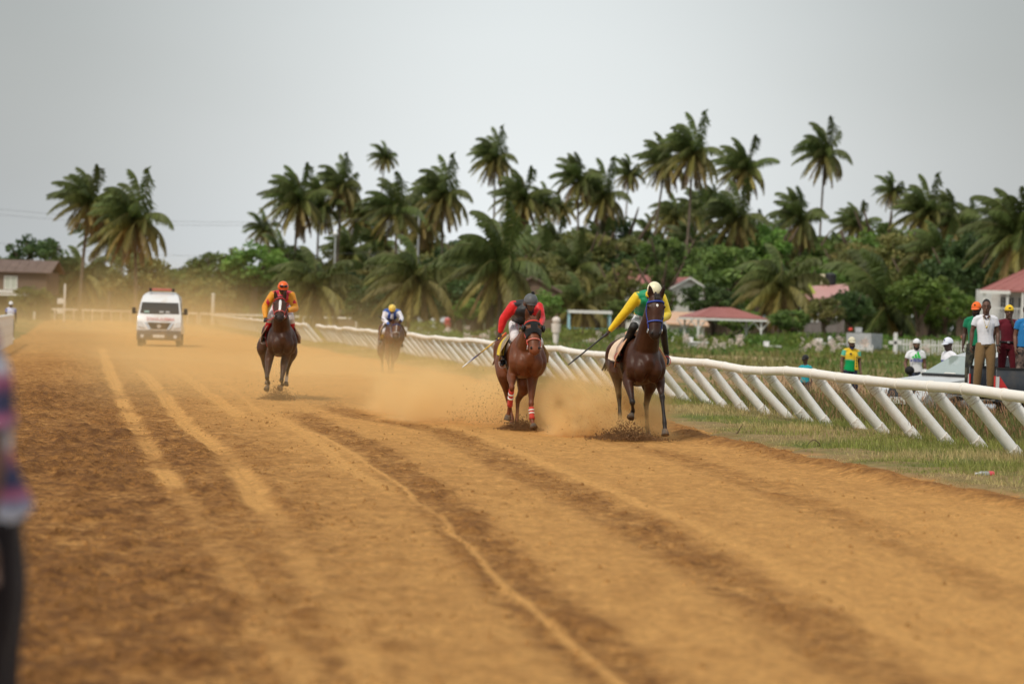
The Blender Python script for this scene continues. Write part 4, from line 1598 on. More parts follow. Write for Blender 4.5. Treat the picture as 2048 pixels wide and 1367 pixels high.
# red roofed pavilion
b = foot(1444, 186)
h = empty('pavilion', (b.x, b.y, -0.25), 0.22)
tag(h, 'open pavilion with red hipped roof and white braced posts', 'pavilion')
W2, D2_, ze, zr = 2.95, 2.0, 2.35, 3.12
C = [(-W2, -D2_, ze), (W2, -D2_, ze), (W2, D2_, ze), (-W2, D2_, ze), (-0.95, 0, zr), (0.75, 0, zr)]
Ct = [(x, y, z + 0.06) for x, y, z in C]
for f_ in ((0, 1, 5, 4), (1, 2, 5), (2, 3, 4, 5), (3, 0, 4)):
    n = len(f_)
    MB().add([C[i] for i in f_] + [Ct[i] for i in f_], [tuple(range(n)), tuple(range(2 * n - 1, n - 1, -1))] + [(i, (i + 1) % n, n + (i + 1) % n, n + i) for i in range(n)]).build('roof_sheet', M_REDROOF, h)
rb = MB()
for i in range(1, 17):
    t = i / 17
    rb.cyl(lerp_(V3(Ct[0]), V3(Ct[1]), t), lerp_(V3(Ct[4]), V3(Ct[5]), t), 0.03, n=5)
rb.build('roof_ribs', M_REDROOF, h)
for y in (-D2_, D2_):
    MB().box((0, y, ze - 0.10), (2 * W2 - 0.1, 0.08, 0.16)).build('eave_beam', M_TRIM, h)
for x in (-W2, W2):
    MB().box((x, 0, ze - 0.10), (0.08, 2 * D2_ - 0.2, 0.16)).build('eave_beam', M_TRIM, h)
for x in (-W2 + 0.45, W2 - 0.45):
    for y in (-D2_ + 0.2, D2_ - 0.2):
        MB().box((x, y, 1.05), (0.13, 0.13, 2.3)).build('post', M_TRIM, h)
        for s in (-1, 1):
            MB().cyl((x, y, 1.45), (x + s * 0.65, y, 2.2), 0.045, n=6).build('brace', M_TRIM, h)
bk = MB().cyl((W2 - 0.45, -D2_ - 0.1, 0.0), (W2 - 0.45, -D2_ - 0.1, 0.5), 0.2, 0.23, 14).build('barrel', mat('blue_plastic', (0.05, 0.22, 0.42), 0.4), None, True)
bk.location = h.location
bk.rotation_euler = h.rotation_euler
tag(bk, 'blue plastic barrel at the foot of a pavilion post', 'barrel')

# low building with tan roof
b = foot(1372, 206)
h = empty('low_building', (b.x, b.y, -0.25), 0.05)
tag(h, 'low white building with tan roof left behind the pavilion', 'building')
MB().box((0, 2, 0.95), (3.0, 4, 2.1)).build('wall', M_WALLW, h)
MB().add([(-1.8, -0.4, 1.72), (1.9, -0.4, 1.62), (1.7, 2.4, 2.72), (-1.6, 2.4, 2.72), (-1.8, -0.4, 1.82), (1.9, -0.4, 1.72), (1.7, 2.4, 2.82), (-1.6, 2.4, 2.82)],
         [(3, 2, 1, 0), (4, 5, 6, 7), (0, 1, 5, 4), (1, 2, 6, 5), (2, 3, 7, 6), (3, 0, 4, 7)]).build('roof_sheet', M_TANROOF, h)
window(h, (-0.2, 0, 1.1), 0.9, 0.7, mat_=mat('dull_window', (0.3, 0.34, 0.36), 0.3))

# pale blue shelter
b = foot(1178, 196)
h = empty('bus_shelter', (b.x, b.y, -0.25), 0.05)
tag(h, 'small shelter with pale blue frame and flat roof left of the leader', 'shelter')
MB().box((0, 0.6, 2.55), (3.5, 1.9, 0.12)).build('roof', M_BLUEP, h)
MB().box((0, -0.37, 2.55), (3.55, 0.06, 0.24)).build('fascia', M_TRIM, h)
for x in (-1.65, 1.65):
    for y in (-0.2, 1.4):
        MB().box((x, y, 1.2), (0.12, 0.12, 2.6)).build('post', M_BLUEP, h)
MB().box((0, 1.4, 1.2), (3.3, 0.06, 0.10)).build('rail', M_BLUEP, h)

# sheds
for px, Y, w, hh, lab, m_, dz in ((684, 246, 3.2, 1.7, 'low brown shed behind the rail left of the dark shrub', M_PLANK, 0), (862, 226, 2.6, 1.3, 'grey tin shed behind the last jockey', M_CONC, 0)):
    b = foot(px, Y)
    h = empty('shed', (b.x, b.y, -0.2))
    tag(h, lab, 'shed')
    MB().box((0, 1.5, hh / 2), (w, 3, hh)).build('wall', m_, h)
    MB().box((0, 1.4, hh + 0.12), (w + 0.5, 3.5, 0.08), Matrix.Rotation(0.12, 3, 'X')).build('roof_sheet', M_PLANK if m_ is M_PLANK else M_CONC, h)
    MB().box((w * 0.2, -0.03, hh * 0.45), (0.7, 0.05, hh * 0.8)).build('door', M_BROWNROOF, h)

# street lamp pole and power pole with wires
b = at(671, 468, 262)
h = empty('street_lamp', (b.x, b.y, -0.2))
tag(h, 'grey pole with round white lamp among the middle palms', 'street lamp')
MB().cyl((0, 0, 0), (0, 0, b.z), 0.12, 0.09, 10).build('pole', M_CONC, h, True)
MB().sphere((0, 0, b.z + 0.25), 0.28, 12, 8).build('lamp_globe', mat('lamp_globe', (0.8, 0.82, 0.84), 0.3), h, True)
b = at(838, 432, 300)
h = empty('power_pole', (b.x, b.y, -0.2))
tag(h, 'power pole with cross arm carrying wires across the middle grove', 'power pole')
MB().cyl((0, 0, 0), (0, 0, b.z + 0.7), 0.15, 0.11, 8).build('pole', M_CONC, h, True)
MB().box((0, 0, b.z + 0.2), (2.4, 0.12, 0.14)).build('cross_arm', M_CONC, h)
for k, x in enumerate((-1.1, 0, 1.1)):
    MB().cyl((x, 0, b.z + 0.27), (x, 0, b.z + 0.45), 0.05, n=6).build('insulator', M_TRIM, h)
for k, (q0, q1) in enumerate((((-60, 412), (838, 432)), ((-60, 424), (838, 434)), ((-60, 480), (838, 500)))):
    a, c = at(*q0, 330), at(*q1, 300)
    P_ = [lerp_(a, c, t) + V3((0, 0, -1.4 * math.sin(PI * t))) for t in np.linspace(0, 1, 13)]
    v, f, cc = loft(P_, [0.018] * 13, (0, 0, 1), 5, 2)
    o = mesh_obj('power_wire', [tuple(p) for p in v], f, mat('cable', (0.12, 0.12, 0.12), 0.6), None, True)
    tag(o, ('upper', 'middle', 'lowest')[k] + ' power wire crossing the sky at the left', 'wire')

# ------------------------------------------------------------------ the graveyard
GZ = -0.30


def tomb(label, px, Y, w, d, hh, material, rz=0.0, head=True, cap=True):
    b = foot(px, Y)
    t = empty('tomb', (b.x, b.y, GZ), rz)
    tag(t, label, 'tomb')
    MB().box((0, 0, hh / 2), (w, d, hh)).build('chest', material, t, bevel=0.02)
    if cap:
        MB().box((0, 0, hh + 0.05), (w + 0.14, d + 0.14, 0.10)).build('slab', material, t, bevel=0.02)
    if head:
        MB().box((-w / 2 + 0.1, d / 2 - 0.08, hh + 0.22), (min(0.5, w * 0.4), 0.14, 0.36)).build('headstone', material, t, bevel=0.03)
    return t


tomb('tall grey concrete tomb behind the man in the yellow and green jersey', 1728, 168, 1.85, 2.2, 1.62, M_CONC, -0.5, True, False)
tomb('white tomb with small urn left of the grey concrete tomb', 1665, 172, 2.0, 1.2, 0.75, M_TOMB, 0.05)
tomb('low white slab grave below the pavilion', 1472, 160, 1.7, 1.0, 0.28, M_TOMB, 0.1, False)
tomb('broad white grave left of the last jockey\'s horse', 762, 206, 2.2, 1.3, 0.5, M_TOMB, 0.0, False)
tomb('long white grave right of the last jockey', 840, 178, 2.6, 1.3, 0.62, M_TOMB, 0.1)
tomb('faded pink grave slab between the last and second jockeys', 942, 172, 1.5, 0.9, 0.5, mat('pink_wash', (0.62, 0.33, 0.28), 0.85, 0.1), 0.0, False)
tomb('small white grave near the grey capped jockey', 1010, 176, 0.9, 0.8, 0.55, M_TOMB, 0.0)
tomb('white grave half hidden in leaves beside the leader', 1395, 168, 1.2, 0.8, 0.6, M_TOMB, 0.2)
tomb('low white grave under the leader\'s whip hand', 1185, 176, 1.4, 0.9, 0.4, M_TOMB, 0.0, False)
tomb('white grave with headstone right of the pavilion', 1545, 174, 1.0, 0.8, 0.42, M_TOMB, 0.1)
tomb('small white grave in front of the picket fence', 1860, 158, 0.9, 0.7, 0.3, M_TOMB, 0.1, False)
b = foot(1659, 171.5)
u_ = empty('urn', (b.x, b.y, GZ + 0.85))
tag(u_, 'small white urn standing on the white tomb', 'urn')
MB().cyl((0, 0, 0), (0, 0, 0.12), 0.14, 0.08, 12).cyl((0, 0, 0.12), (0, 0, 0.32), 0.09, 0.16, 12).sphere((0, 0, 0.36), (0.15, 0.15, 0.13), 12, 6).build('bowl', M_TOMB, u_, True)


def picket(label, px0, px1, Y, hh, gap=0.19, cross=False):
    a, c = foot(px0, Y), foot(px1, Y)
    t = empty('picket_fence', (a.x, a.y, GZ))
    tag(t, label, 'fence')
    L = (c - a).length
    n = int(L / gap)
    me = None
    for i in range(n + 1):
        x = L * i / n
        if me is None:
            o = MB().prism([(-0.045, 0), (0.045, 0), (0.045, hh - 0.06), (0, hh), (-0.045, hh - 0.06)], -0.012, 0.012, 'y').build('picket', M_TOMB, t, loc=(x, 0, 0))
            me = o.data
        else:
            link_mesh('picket', me, t, (x, 0, rnd.uniform(-0.04, 0.03)), (0, rnd.uniform(-0.03, 0.03), 0))
    for z in (0.25, hh - 0.35):
        MB().box((L / 2, 0.03, z), (L, 0.03, 0.09)).build('rail', M_TOMB, t)
    return t


picket('long white picket fence behind the man in the sports shirt', 1796, 1990, 162, 1.35)
picket('short white picket enclosure in front of the grey concrete tomb', 1708, 1744, 161, 0.95, 0.14)


def cross_(label, px, Y, hh, w):
    b = foot(px, Y)
    t = empty('grave_cross', (b.x, b.y, GZ))
    tag(t, label, 'cross')
    MB().box((0, 0, hh / 2), (0.24, 0.16, hh)).build('upright', M_TOMB, t, bevel=0.015)
    MB().box((0, -0.005, hh * 0.62), (w, 0.15, 0.22)).build('arm', M_TOMB, t, bevel=0.015)
    return t


cross_('large white grave cross at the end of the picket fence', 1790, 161.5, 1.75, 0.85)
cross_('small white grave cross among leaves left of the pavilion', 1348, 176, 0.95, 0.55)

M_PETAL = mat('lily_petal', (0.78, 0.66, 0.60), 0.6, 0.12, 4, sub=0.3)
M_STALK = mat('lily_stalk', (0.10, 0.16, 0.04), 0.6, 0.2, 4)
pet = MB()
for k in range(6):
    a = k * PI / 3
    c_, s_ = math.cos(a), math.sin(a)
    pet.add([(0.03 * c_, 0.03 * s_, 0), (0.14 * c_ - 0.05 * s_, 0.14 * s_ + 0.05 * c_, 0.06), (0.24 * c_, 0.24 * s_, 0.02), (0.14 * c_ + 0.05 * s_, 0.14 * s_ - 0.05 * c_, 0.06)], [(0, 1, 2, 3)])
po = pet.build('petals', M_PETAL)
PET = po.data
bpy.data.objects.remove(po)
so = MB().cyl((0, 0, -0.9), (0, 0, 0), 0.02, n=5).build('stem', M_STALK)
STK = so.data
bpy.data.objects.remove(so)
R = random.Random(12)
spots = [(R.uniform(1180, 1300), R.uniform(150, 176)) for _ in range(8)] + [(R.uniform(1360, 1480), R.uniform(148, 175)) for _ in range(22)] + \
        [(R.uniform(1600, 1770), R.uniform(150, 172)) for _ in range(20)] + [(R.uniform(1800, 1900), R.uniform(150, 160)) for _ in range(8)] + [(R.uniform(860, 1120), R.uniform(150, 180)) for _ in range(8)]
for px, Y in spots:
    b = foot(px, Y)
    z = R.uniform(0.35, 1.15)
    t = empty('lily', (b.x, b.y, GZ))
    tag(t, 'pale lily flower on its stalk among the graves', 'flower', 'lilies growing among the graves')
    k = R.uniform(0.8, 1.5)
    link_mesh('stem', STK, t, (0, 0, z))
    for q in range(R.choice((1, 2, 3))):
        link_mesh('bloom', PET, t, (R.uniform(-.12, .12) * k, R.uniform(-.1, .1), z + R.uniform(-.12, .06)), (R.uniform(0.5, 1.5), R.uniform(-.5, .5), R.uniform(0, 6)), (k, k, k))
for px, Y, z, col, lab in ((1700, 176, 1.85, (0.75, 0.08, 0.05), 'single red flower on a tall stalk above the jersey man'), (1925, 170, 1.55, (0.6, 0.15, 0.12), 'dull red flower behind the picket fence')):
    b = foot(px, Y)
    t = empty('red_flower', (b.x, b.y, GZ))
    tag(t, lab, 'flower')
    link_mesh('stem', STK, t, (0, 0, z), scale=(1, 1, z / 0.9))
    o = MB().sphere((0, 0, z), (0.16, 0.16, 0.12), 10, 6).build('bloom', mat('red_petal' + str(px), col, 0.6), t, True)
for px, py, Y, cols, lab in ((867, 640, 200, ((0.75, 0.78, 0.8), (0.35, 0.55, 0.68)), 'blue and white grave ornament right of the last jockey'), (894, 640, 200, ((0.6, 0.12, 0.12), (0.3, 0.58, 0.7)), 'red and turquoise grave ornament beside the blue one'),
                               (1111, 640, 150, ((0.75, 0.66, 0.6), (0.78, 0.72, 0.68)), 'pale plastic tub standing in weeds beyond the rail')):
    b = foot(px, Y)
    t = empty('grave_ornament' if px < 1000 else 'plastic_tub', (b.x, b.y, GZ))
    tag(t, lab, 'ornament' if px < 1000 else 'tub')
    zt = at(px, py, Y).z - GZ
    MB().cyl((0, 0, 0), (0, 0, zt * 0.6), 0.12, 0.2, 12).build('base', mat('orn_a%d' % px, cols[1], 0.5), t, True)
    MB().cyl((0, 0, zt * 0.6), (0, 0, zt * 0.9), 0.26, 0.30, 14).sphere((0, 0, zt), (0.26, 0.26, 0.22), 14, 6).build('body', mat('orn_b%d' % px, cols[0], 0.5), t, True)
# ------------------------------------------------------------------ vehicles
M_VANW = mat('white_van_paint', (0.76, 0.77, 0.78), 0.3, 0.03, 2, coat=0.5, dirt=(0.5, 0.36, 0.2), dirt_amt=0.35, dirt_scale=1.5)
M_GLASS = mat('tinted_glass', (0.02, 0.022, 0.024), 0.08, 0.05, 2, spec=0.6)
M_RUB = mat('tyre_rubber', (0.02, 0.019, 0.018), 0.85, 0.2, 8, 0.3, 40, dirt=(0.3, 0.18, 0.08), dirt_amt=0.6, dirt_scale=6)
M_BUMP = mat('dusty_bumper', (0.10, 0.085, 0.075), 0.6, 0.15, 3, dirt=(0.36, 0.22, 0.10), dirt_amt=0.7, dirt_scale=2)
M_CHROME = mat('chrome', (0.75, 0.75, 0.75), 0.18, 0.03, 3, metal=1.0)
M_LAMP = mat('headlamp', (0.62, 0.63, 0.64), 0.12, 0.05, 9, spec=0.6, coat=0.6)
M_REDL = mat('red_lens', (0.55, 0.03, 0.03), 0.2, 0.08, 6, spec=0.6)
M_BLK = mat('black_plastic', (0.02, 0.02, 0.02), 0.5, 0.1, 6)
M_PLATE = mat('number_plate', (0.7, 0.68, 0.62), 0.5, 0.05, 6)
M_SALMON = mat('light_bar_red', (0.50, 0.16, 0.12), 0.3, 0.08, 5, spec=0.5)


def shell(profile, hw, n_sub=1):
    """vehicle body: side outline (y,z) given width by height, returns verts/faces"""
    P = profile
    n = len(P)
    V = [(-hw(y, z), y, z) for y, z in P] + [(hw(y, z), y, z) for y, z in P]
    F = [(i, (i + 1) % n, n + (i + 1) % n, n + i) for i in range(n)] + [tuple(range(n - 1, -1, -1)), tuple(range(n, 2 * n))]
    return V, F


def wheel(parent, x, y, r=0.34, w=0.22, spokes=5):
    s = 1 if x > 0 else -1
    o = MB().cyl((x - w / 2, y, r), (x + w / 2, y, r), r, n=22).build('wheel', M_RUB, parent, True, bevel=0.03)
    MB().cyl((x + s * (w / 2 - 0.02), y, r), (x + s * (w / 2 + 0.006), y, r), r * 0.62, n=18).build('rim', M_CHROME, o, True)
    return o


# --- ambulance van
b = foot(306, 106.5)
van = empty('ambulance_van', (b.x, b.y + 2.3, 0.0), math.radians(6))
tag(van, 'white ambulance van with red light bar driving behind the horses', 'van')


def van_hw(y, z):
    return float(np.interp(z, [0.2, 0.6, 1.2, 1.45, 2.0, 2.25, 2.40], [0.94, 0.97, 0.97, 0.95, 0.86, 0.78, 0.60]))


prof = [(-2.25, 0.62), (-2.34, 0.72), (-2.30, 1.05), (-2.12, 1.38), (-1.62, 1.98), (-1.30, 2.24), (-0.95, 2.36), (0.0, 2.41), (2.3, 2.38), (2.5, 2.2), (2.55, 0.55), (-2.0, 0.55)]
V, F = shell(prof, van_hw)
mb = MB()
mb.add(V, F)
mb.build('body', M_VANW, van, True, bevel=0.03)


def slab_on(parent, name, pts_, thick, material):
    """thin plate: quad/polygon pushed out along its normal"""
    P_ = [V3(p) for p in pts_]
    nrm = (P_[1] - P_[0]).cross(P_[2] - P_[0]).normalized()
    if nrm.y > 0:
        nrm = -nrm
    Q_ = [p + nrm * thick for p in P_]
    n = len(P_)
    P_ = [p - nrm * 0.01 for p in P_]
    return MB().add(P_ + Q_, [tuple(range(n)), tuple(range(2 * n - 1, n - 1, -1))] + [(i, (i + 1) % n, n + (i + 1) % n, n + i) for i in range(n)]).build(name, material, parent)


ws = slab_on(van, 'windscreen', [(-0.86, -2.07, 1.44), (0.86, -2.07, 1.44), (0.80, -1.66, 1.935), (-0.80, -1.66, 1.935)], 0.012, M_GLASS)
for x0, x1, mt_ in ((-0.68, -0.46, mat('sticker_green', (0.25, 0.38, 0.33), 0.6)), (-0.02, 0.18, mat('sticker_grey', (0.35, 0.34, 0.33), 0.6)), (0.26, 0.44, MATS['sticker_grey'])):
    slab_on(ws, 'sticker', [(x0, -2.055, 1.475), (x1, -2.055, 1.475), (x1, -1.985, 1.56), (x0, -1.985, 1.56)], 0.02, mt_)
slab_on(van, 'wiper', [(-0.7, -2.085, 1.43), (0.2, -2.085, 1.43), (0.2, -2.07, 1.45), (-0.7, -2.07, 1.45)], 0.02, M_BLK)
gr = slab_on(van, 'grille', [(-0.42, -2.345, 0.72), (0.42, -2.345, 0.72), (0.56, -2.30, 1.06), (-0.56, -2.30, 1.06)], 0.02, M_BUMP)
for k in range(4):
    z = 0.79 + k * 0.07
    MB().box((0, -2.372 + (z - 0.72) * 0.12, z), (0.74 + k * 0.06, 0.02, 0.018)).build('grille_bar', M_BLK, gr)
for s in (-1, 1):
    slab_on(gr, 'chrome_strip', [(s * 0.34, -2.36, 0.74), (s * 0.44, -2.36, 0.74), (s * 0.64, -2.315, 1.05), (s * 0.52, -2.315, 1.05)], 0.03, M_CHROME)
    slab_on(van, 'headlight', [(s * 0.62, -2.345, 0.80), (s * 0.94, -2.335, 0.86), (s * 0.95, -2.28, 1.10), (s * 0.74, -2.29, 1.06)], 0.03, M_LAMP)
    MB().box((s * 0.30, -2.385, 0.735), (0.14, 0.03, 0.06)).build('chrome_strip', M_CHROME, gr)
MB().box((0, -2.39, 0.735), (0.70, 0.03, 0.06)).build('chrome_strip', M_CHROME, gr)
MB().cyl((0, -2.36, 0.90), (0, -2.40, 0.90), 0.085, n=18).build('badge_ring', M_CHROME, gr, True)
MB().box((0, -2.405, 0.90), (0.22, 0.015, 0.04)).build('badge_bar', M_CHROME, gr)
bm_ = MB().add(*shell([(-2.43, 0.28), (-2.45, 0.5), (-2.38, 0.70), (-1.9, 0.70), (-1.9, 0.28)], lambda y, z: 0.965)).build('bumper', M_BUMP, van, True, bevel=0.03)
MB().box((0, -2.46, 0.46), (0.5, 0.02, 0.13)).build('number_plate', M_PLATE, bm_)
for s in (-1, 1):
    MB().cyl((s * 0.72, -2.44, 0.45), (s * 0.72, -2.47, 0.45), 0.08, n=14).build('fog_lamp', M_LAMP, bm_, True)
    m_ = MB().box((s * 1.13, -1.92, 1.56), (0.17, 0.12, 0.28)).build('door_mirror', M_BLK, van, True, bevel=0.03)
    MB().box((s * 1.02, -1.92, 1.48), (0.14, 0.05, 0.05)).build('mirror_arm', M_BLK, m_)
    slab = [(s * 0.935, -1.75, 1.42), (s * 0.945, -0.75, 1.40), (s * 0.868, -0.75, 1.92), (s * 0.872, -1.45, 1.92)]
    MB().add(slab + [(x + s * 0.02, y, z) for x, y, z in slab], [(0, 1, 2, 3), (7, 6, 5, 4), (0, 4, 5, 1), (1, 5, 6, 2), (2, 6, 7, 3), (3, 7, 4, 0)]).build('side_window', M_GLASS, van)
    for y in (-1.55, 1.55):
        wheel(van, s * 0.84, y, 0.34, 0.22)
lb = MB().box((0.03, -0.95, 2.52), (1.16, 0.30, 0.11)).build('light_bar', M_SALMON, van, True, bevel=0.02)
for s in (-1, 1):
    MB().box((0.03 + s * 0.50, -0.95, 2.50), (0.12, 0.33, 0.15)).build('light_bar_foot', M_BLK, lb)
lm = text_mesh('AMBULANCE', 0.21, mat('faded_red_letters', (0.62, 0.30, 0.30), 0.6), mirror=True, bold=0.004)
lo = bpy.data.objects.new('lettering', lm)
COL.objects.link(lo)
lo.parent = van
lo.location = (0.05, -2.262, 1.21)
lo.rotation_euler = (-0.5, 0, 0)

# --- silver car behind the rail
M_SILVER = mat('silver_car_paint', (0.62, 0.63, 0.62), 0.28, 0.04, 2, metal=0.3, coat=0.6, dirt=(0.45, 0.38, 0.28), dirt_amt=0.3, dirt_scale=2)
M_SCREEN = mat('pale_windscreen', (0.30, 0.36, 0.33), 0.06, 0.05, 2, spec=0.8, coat=0.8)
b = foot(1905, 49.0)
car = empty('silver_car', (b.x + 0.75, b.y + 1.0, -0.12), math.radians(-58))
tag(car, 'silver car parked behind the rail with its bonnet towards the track', 'car')


def car_hw(y, z):
    a = float(np.interp(z, [0.2, 0.55, 0.9, 1.05, 1.5], [0.80, 0.87, 0.87, 0.80, 0.60]))
    e = float(np.interp(y, [-2.2, -1.9, 2.0, 2.25], [0.86, 1.0, 1.0, 0.9]))
    return a * e


prof = [(-2.15, 0.30), (-2.22, 0.55), (-2.05, 0.78), (-1.75, 0.88), (-1.0, 0.98), (-0.25, 1.40), (0.15, 1.50), (1.0, 1.50), (1.7, 1.25), (2.15, 1.02), (2.25, 0.6), (2.2, 0.32)]
MB().add(*shell(prof, car_hw)).build('body', M_SILVER, car, True, bevel=0.035)
ws = slab_on(car, 'windscreen', [(-0.74, -0.98, 1.00), (0.74, -0.98, 1.00), (0.60, -0.27, 1.395), (-0.60, -0.27, 1.395)], 0.012, M_SCREEN)
slab_on(ws, 'wiper', [(-0.7, -1.0, 0.995), (0.1, -1.0, 0.995), (0.1, -0.965, 1.015), (-0.7, -0.965, 1.015)], 0.03, M_BLK)
slab_on(ws, 'wiper', [(0.0, -1.01, 0.995), (0.65, -1.0, 0.995), (0.65, -0.965, 1.015), (0.0, -0.965, 1.015)], 0.034, M_BLK)
slab_on(ws, 'dashboard_paper', [(-0.1, -0.93, 1.03), (0.22, -0.93, 1.03), (0.22, -0.90, 1.048), (-0.1, -0.90, 1.048)], 0.02, M_PLATE)
for s in (-1, 1):
    slab_on(car, 'headlight', [(s * 0.42, -2.12, 0.64), (s * 0.72, -2.06, 0.66), (s * 0.76, -1.93, 0.80), (s * 0.48, -2.03, 0.77)], 0.05, M_LAMP)
    slab = [(s * 0.79, -0.75, 1.03), (s * 0.79, 1.2, 1.04), (s * 0.64, 0.95, 1.42), (s * 0.635, -0.2, 1.41)]
    MB().add(slab + [(x + s * 0.02, y, z) for x, y, z in slab], [(0, 1, 2, 3), (7, 6, 5, 4), (0, 4, 5, 1), (1, 5, 6, 2), (2, 6, 7, 3), (3, 7, 4, 0)]).build('side_window', M_GLASS, car)
    MB().sphere((s * 0.93, -0.72, 1.03), (0.11, 0.07, 0.08), 12, 8).build('door_mirror', M_SILVER, car, True)
    for y in (-1.38, 1.38):
        wheel(car, s * 0.74, y, 0.31, 0.2)
gr = slab_on(car, 'grille', [(-0.36, -2.21, 0.56), (0.36, -2.21, 0.56), (0.40, -2.10, 0.71), (-0.40, -2.10, 0.71)], 0.03, M_BLK)
slab_on(car, 'number_plate', [(-0.24, -2.235, 0.42), (0.24, -2.235, 0.42), (0.24, -2.235, 0.53), (-0.24, -2.235, 0.53)], 0.03, M_PLATE)
slab_on(car, 'lower_grille', [(-0.55, -2.19, 0.31), (0.55, -2.19, 0.31), (0.6, -2.22, 0.41), (-0.6, -2.22, 0.41)], 0.02, M_BLK)
# --- dark pickup with people in the bed
M_GREY = mat('dark_grey_truck_paint', (0.035, 0.042, 0.055), 0.3, 0.05, 2, coat=0.5, dirt=(0.2, 0.14, 0.08), dirt_amt=0.25, dirt_scale=2)
b = foot(1990, 45.4)
tr = empty('pickup_truck', (b.x, b.y, -0.12), math.radians(6))
tag(tr, 'dark grey pickup truck with lowered tailgate carrying spectators', 'pickup truck')
# local x runs from tail (0) to nose (5.2); near side at y=0, far side at y=1.8
MB().box((0.78, 0.9, 0.74), (1.56, 1.60, 0.06)).build('bed_floor', M_BLK, tr)
for y in (0.04, 1.76):
    MB().box((0.78, y, 0.92), (1.56, 0.08, 0.62)).build('bed_side', M_GREY, tr, True, bevel=0.02)
    MB().box((0.78, y, 1.245), (1.56, 0.12, 0.03)).build('bed_rail', M_BLK, tr)
MB().box((1.58, 0.9, 0.95), (0.08, 1.7, 0.62)).build('bed_head', M_GREY, tr)
tg = MB().box((-0.27, 0.9, 0.73), (0.50, 1.56, 0.06)).build('tailgate', M_GREY, tr, True, bevel=0.012)
MB().box((-0.45, 0.9, 0.765), (0.04, 0.3, 0.02)).build('handle', M_BLK, tg)
MB().box((-0.08, 0.9, 0.48), (0.2, 1.7, 0.2)).build('rear_bumper', M_CHROME, tr, True, bevel=0.03)
MB().box((-0.19, 0.9, 0.5), (0.02, 0.4, 0.12)).build('number_plate', M_PLATE, tr)
for y, s in ((0.0, -1), (1.8, 1)):
    MB().add([(-0.02, y - s * 0.10, 0.82), (0.03, y + s * 0.012, 0.82), (0.24, y + s * 0.012, 0.84), (0.05, y + s * 0.012, 1.10), (-0.02, y - s * 0.10, 1.10),
              (-0.0, y - s * 0.12, 0.82), (0.05, y - s * 0.01, 0.82), (0.24, y - s * 0.01, 0.84), (0.07, y - s * 0.01, 1.10), (0.0, y - s * 0.12, 1.10)],
             [(0, 1, 3, 4), (1, 2, 3), (5, 9, 8, 6), (6, 8, 7), (0, 5, 6, 1), (1, 6, 7, 2), (2, 7, 8, 3), (3, 8, 9, 4), (4, 9, 5, 0)]).build('tail_light', M_REDL, tr)
    MB().box((0.02, y + s * 0.0, 0.96), (0.05, 0.06, 0.26)).build('lamp_lens', M_LAMP, tr)
cab = [(1.64, 0.5), (1.64, 1.15), (1.75, 1.72), (2.2, 1.80), (3.1, 1.78), (3.75, 1.22), (4.9, 1.12), (5.2, 0.95), (5.22, 0.45)]
V = [(x, 0.0 + (0.0 if z < 1.2 else 0.13), z) for x, z in cab] + [(x, 1.8 - (0.0 if z < 1.2 else 0.13), z) for x, z in cab]
n = len(cab)
MB().add(V, [(i, (i + 1) % n, n + (i + 1) % n, n + i) for i in range(n)] + [tuple(range(n - 1, -1, -1)), tuple(range(n, 2 * n))]).build('cab', M_GREY, tr, True, bevel=0.03)
for y, s in ((0.045, -1), (1.755, 1)):
    MB().prism([(1.8, 1.22), (2.45, 1.22), (2.45, 1.68), (1.9, 1.68)], y - 0.03, y + 0.03, 'y').build('side_window', M_GLASS, tr)
    MB().prism([(2.53, 1.22), (3.55, 1.22), (3.15, 1.68), (2.53, 1.68)], y - 0.03, y + 0.03, 'y').build('side_window', M_GLASS, tr)
for y in (0.12, 1.68):
    for x in (1.05, 4.2):
        w_ = MB().cyl((x, y - 0.11, 0.37), (x, y + 0.11, 0.37), 0.37, n=22).build('wheel', M_RUB, tr, True, bevel=0.03)
        MB().cyl((x, y - 0.12 if y < 1 else y + 0.12, 0.37), (x, y, 0.37), 0.22, n=16).build('rim', M_CHROME, w_, True)
MB().box((2.6, 0.9, 0.48), (4.9, 1.5, 0.2)).build('chassis', M_BLK, tr)
# ------------------------------------------------------------------ figures: frames, horses, people
class Frame:
    def __init__(self, origin, rz):
        self.o, self.rz = Vector(origin), rz
        self.inv = Matrix.Rotation(-rz, 3, 'Z')

    def L(self, px, py, yl):
        """local point seen at photo pixel (px,py) whose local y is yl"""
        d = self.inv @ ray(px, py)
        c = self.inv @ (CAM - self.o)
        t = (yl - c.y) / d.y
        return c + d * t


def lerp(a, b, t):
    return a + (b - a) * t


V3 = Vector
SKIN_D = (0.075, 0.037, 0.023)
SKIN_M = (0.10, 0.05, 0.03)
BLACK = (0.012, 0.012, 0.013)


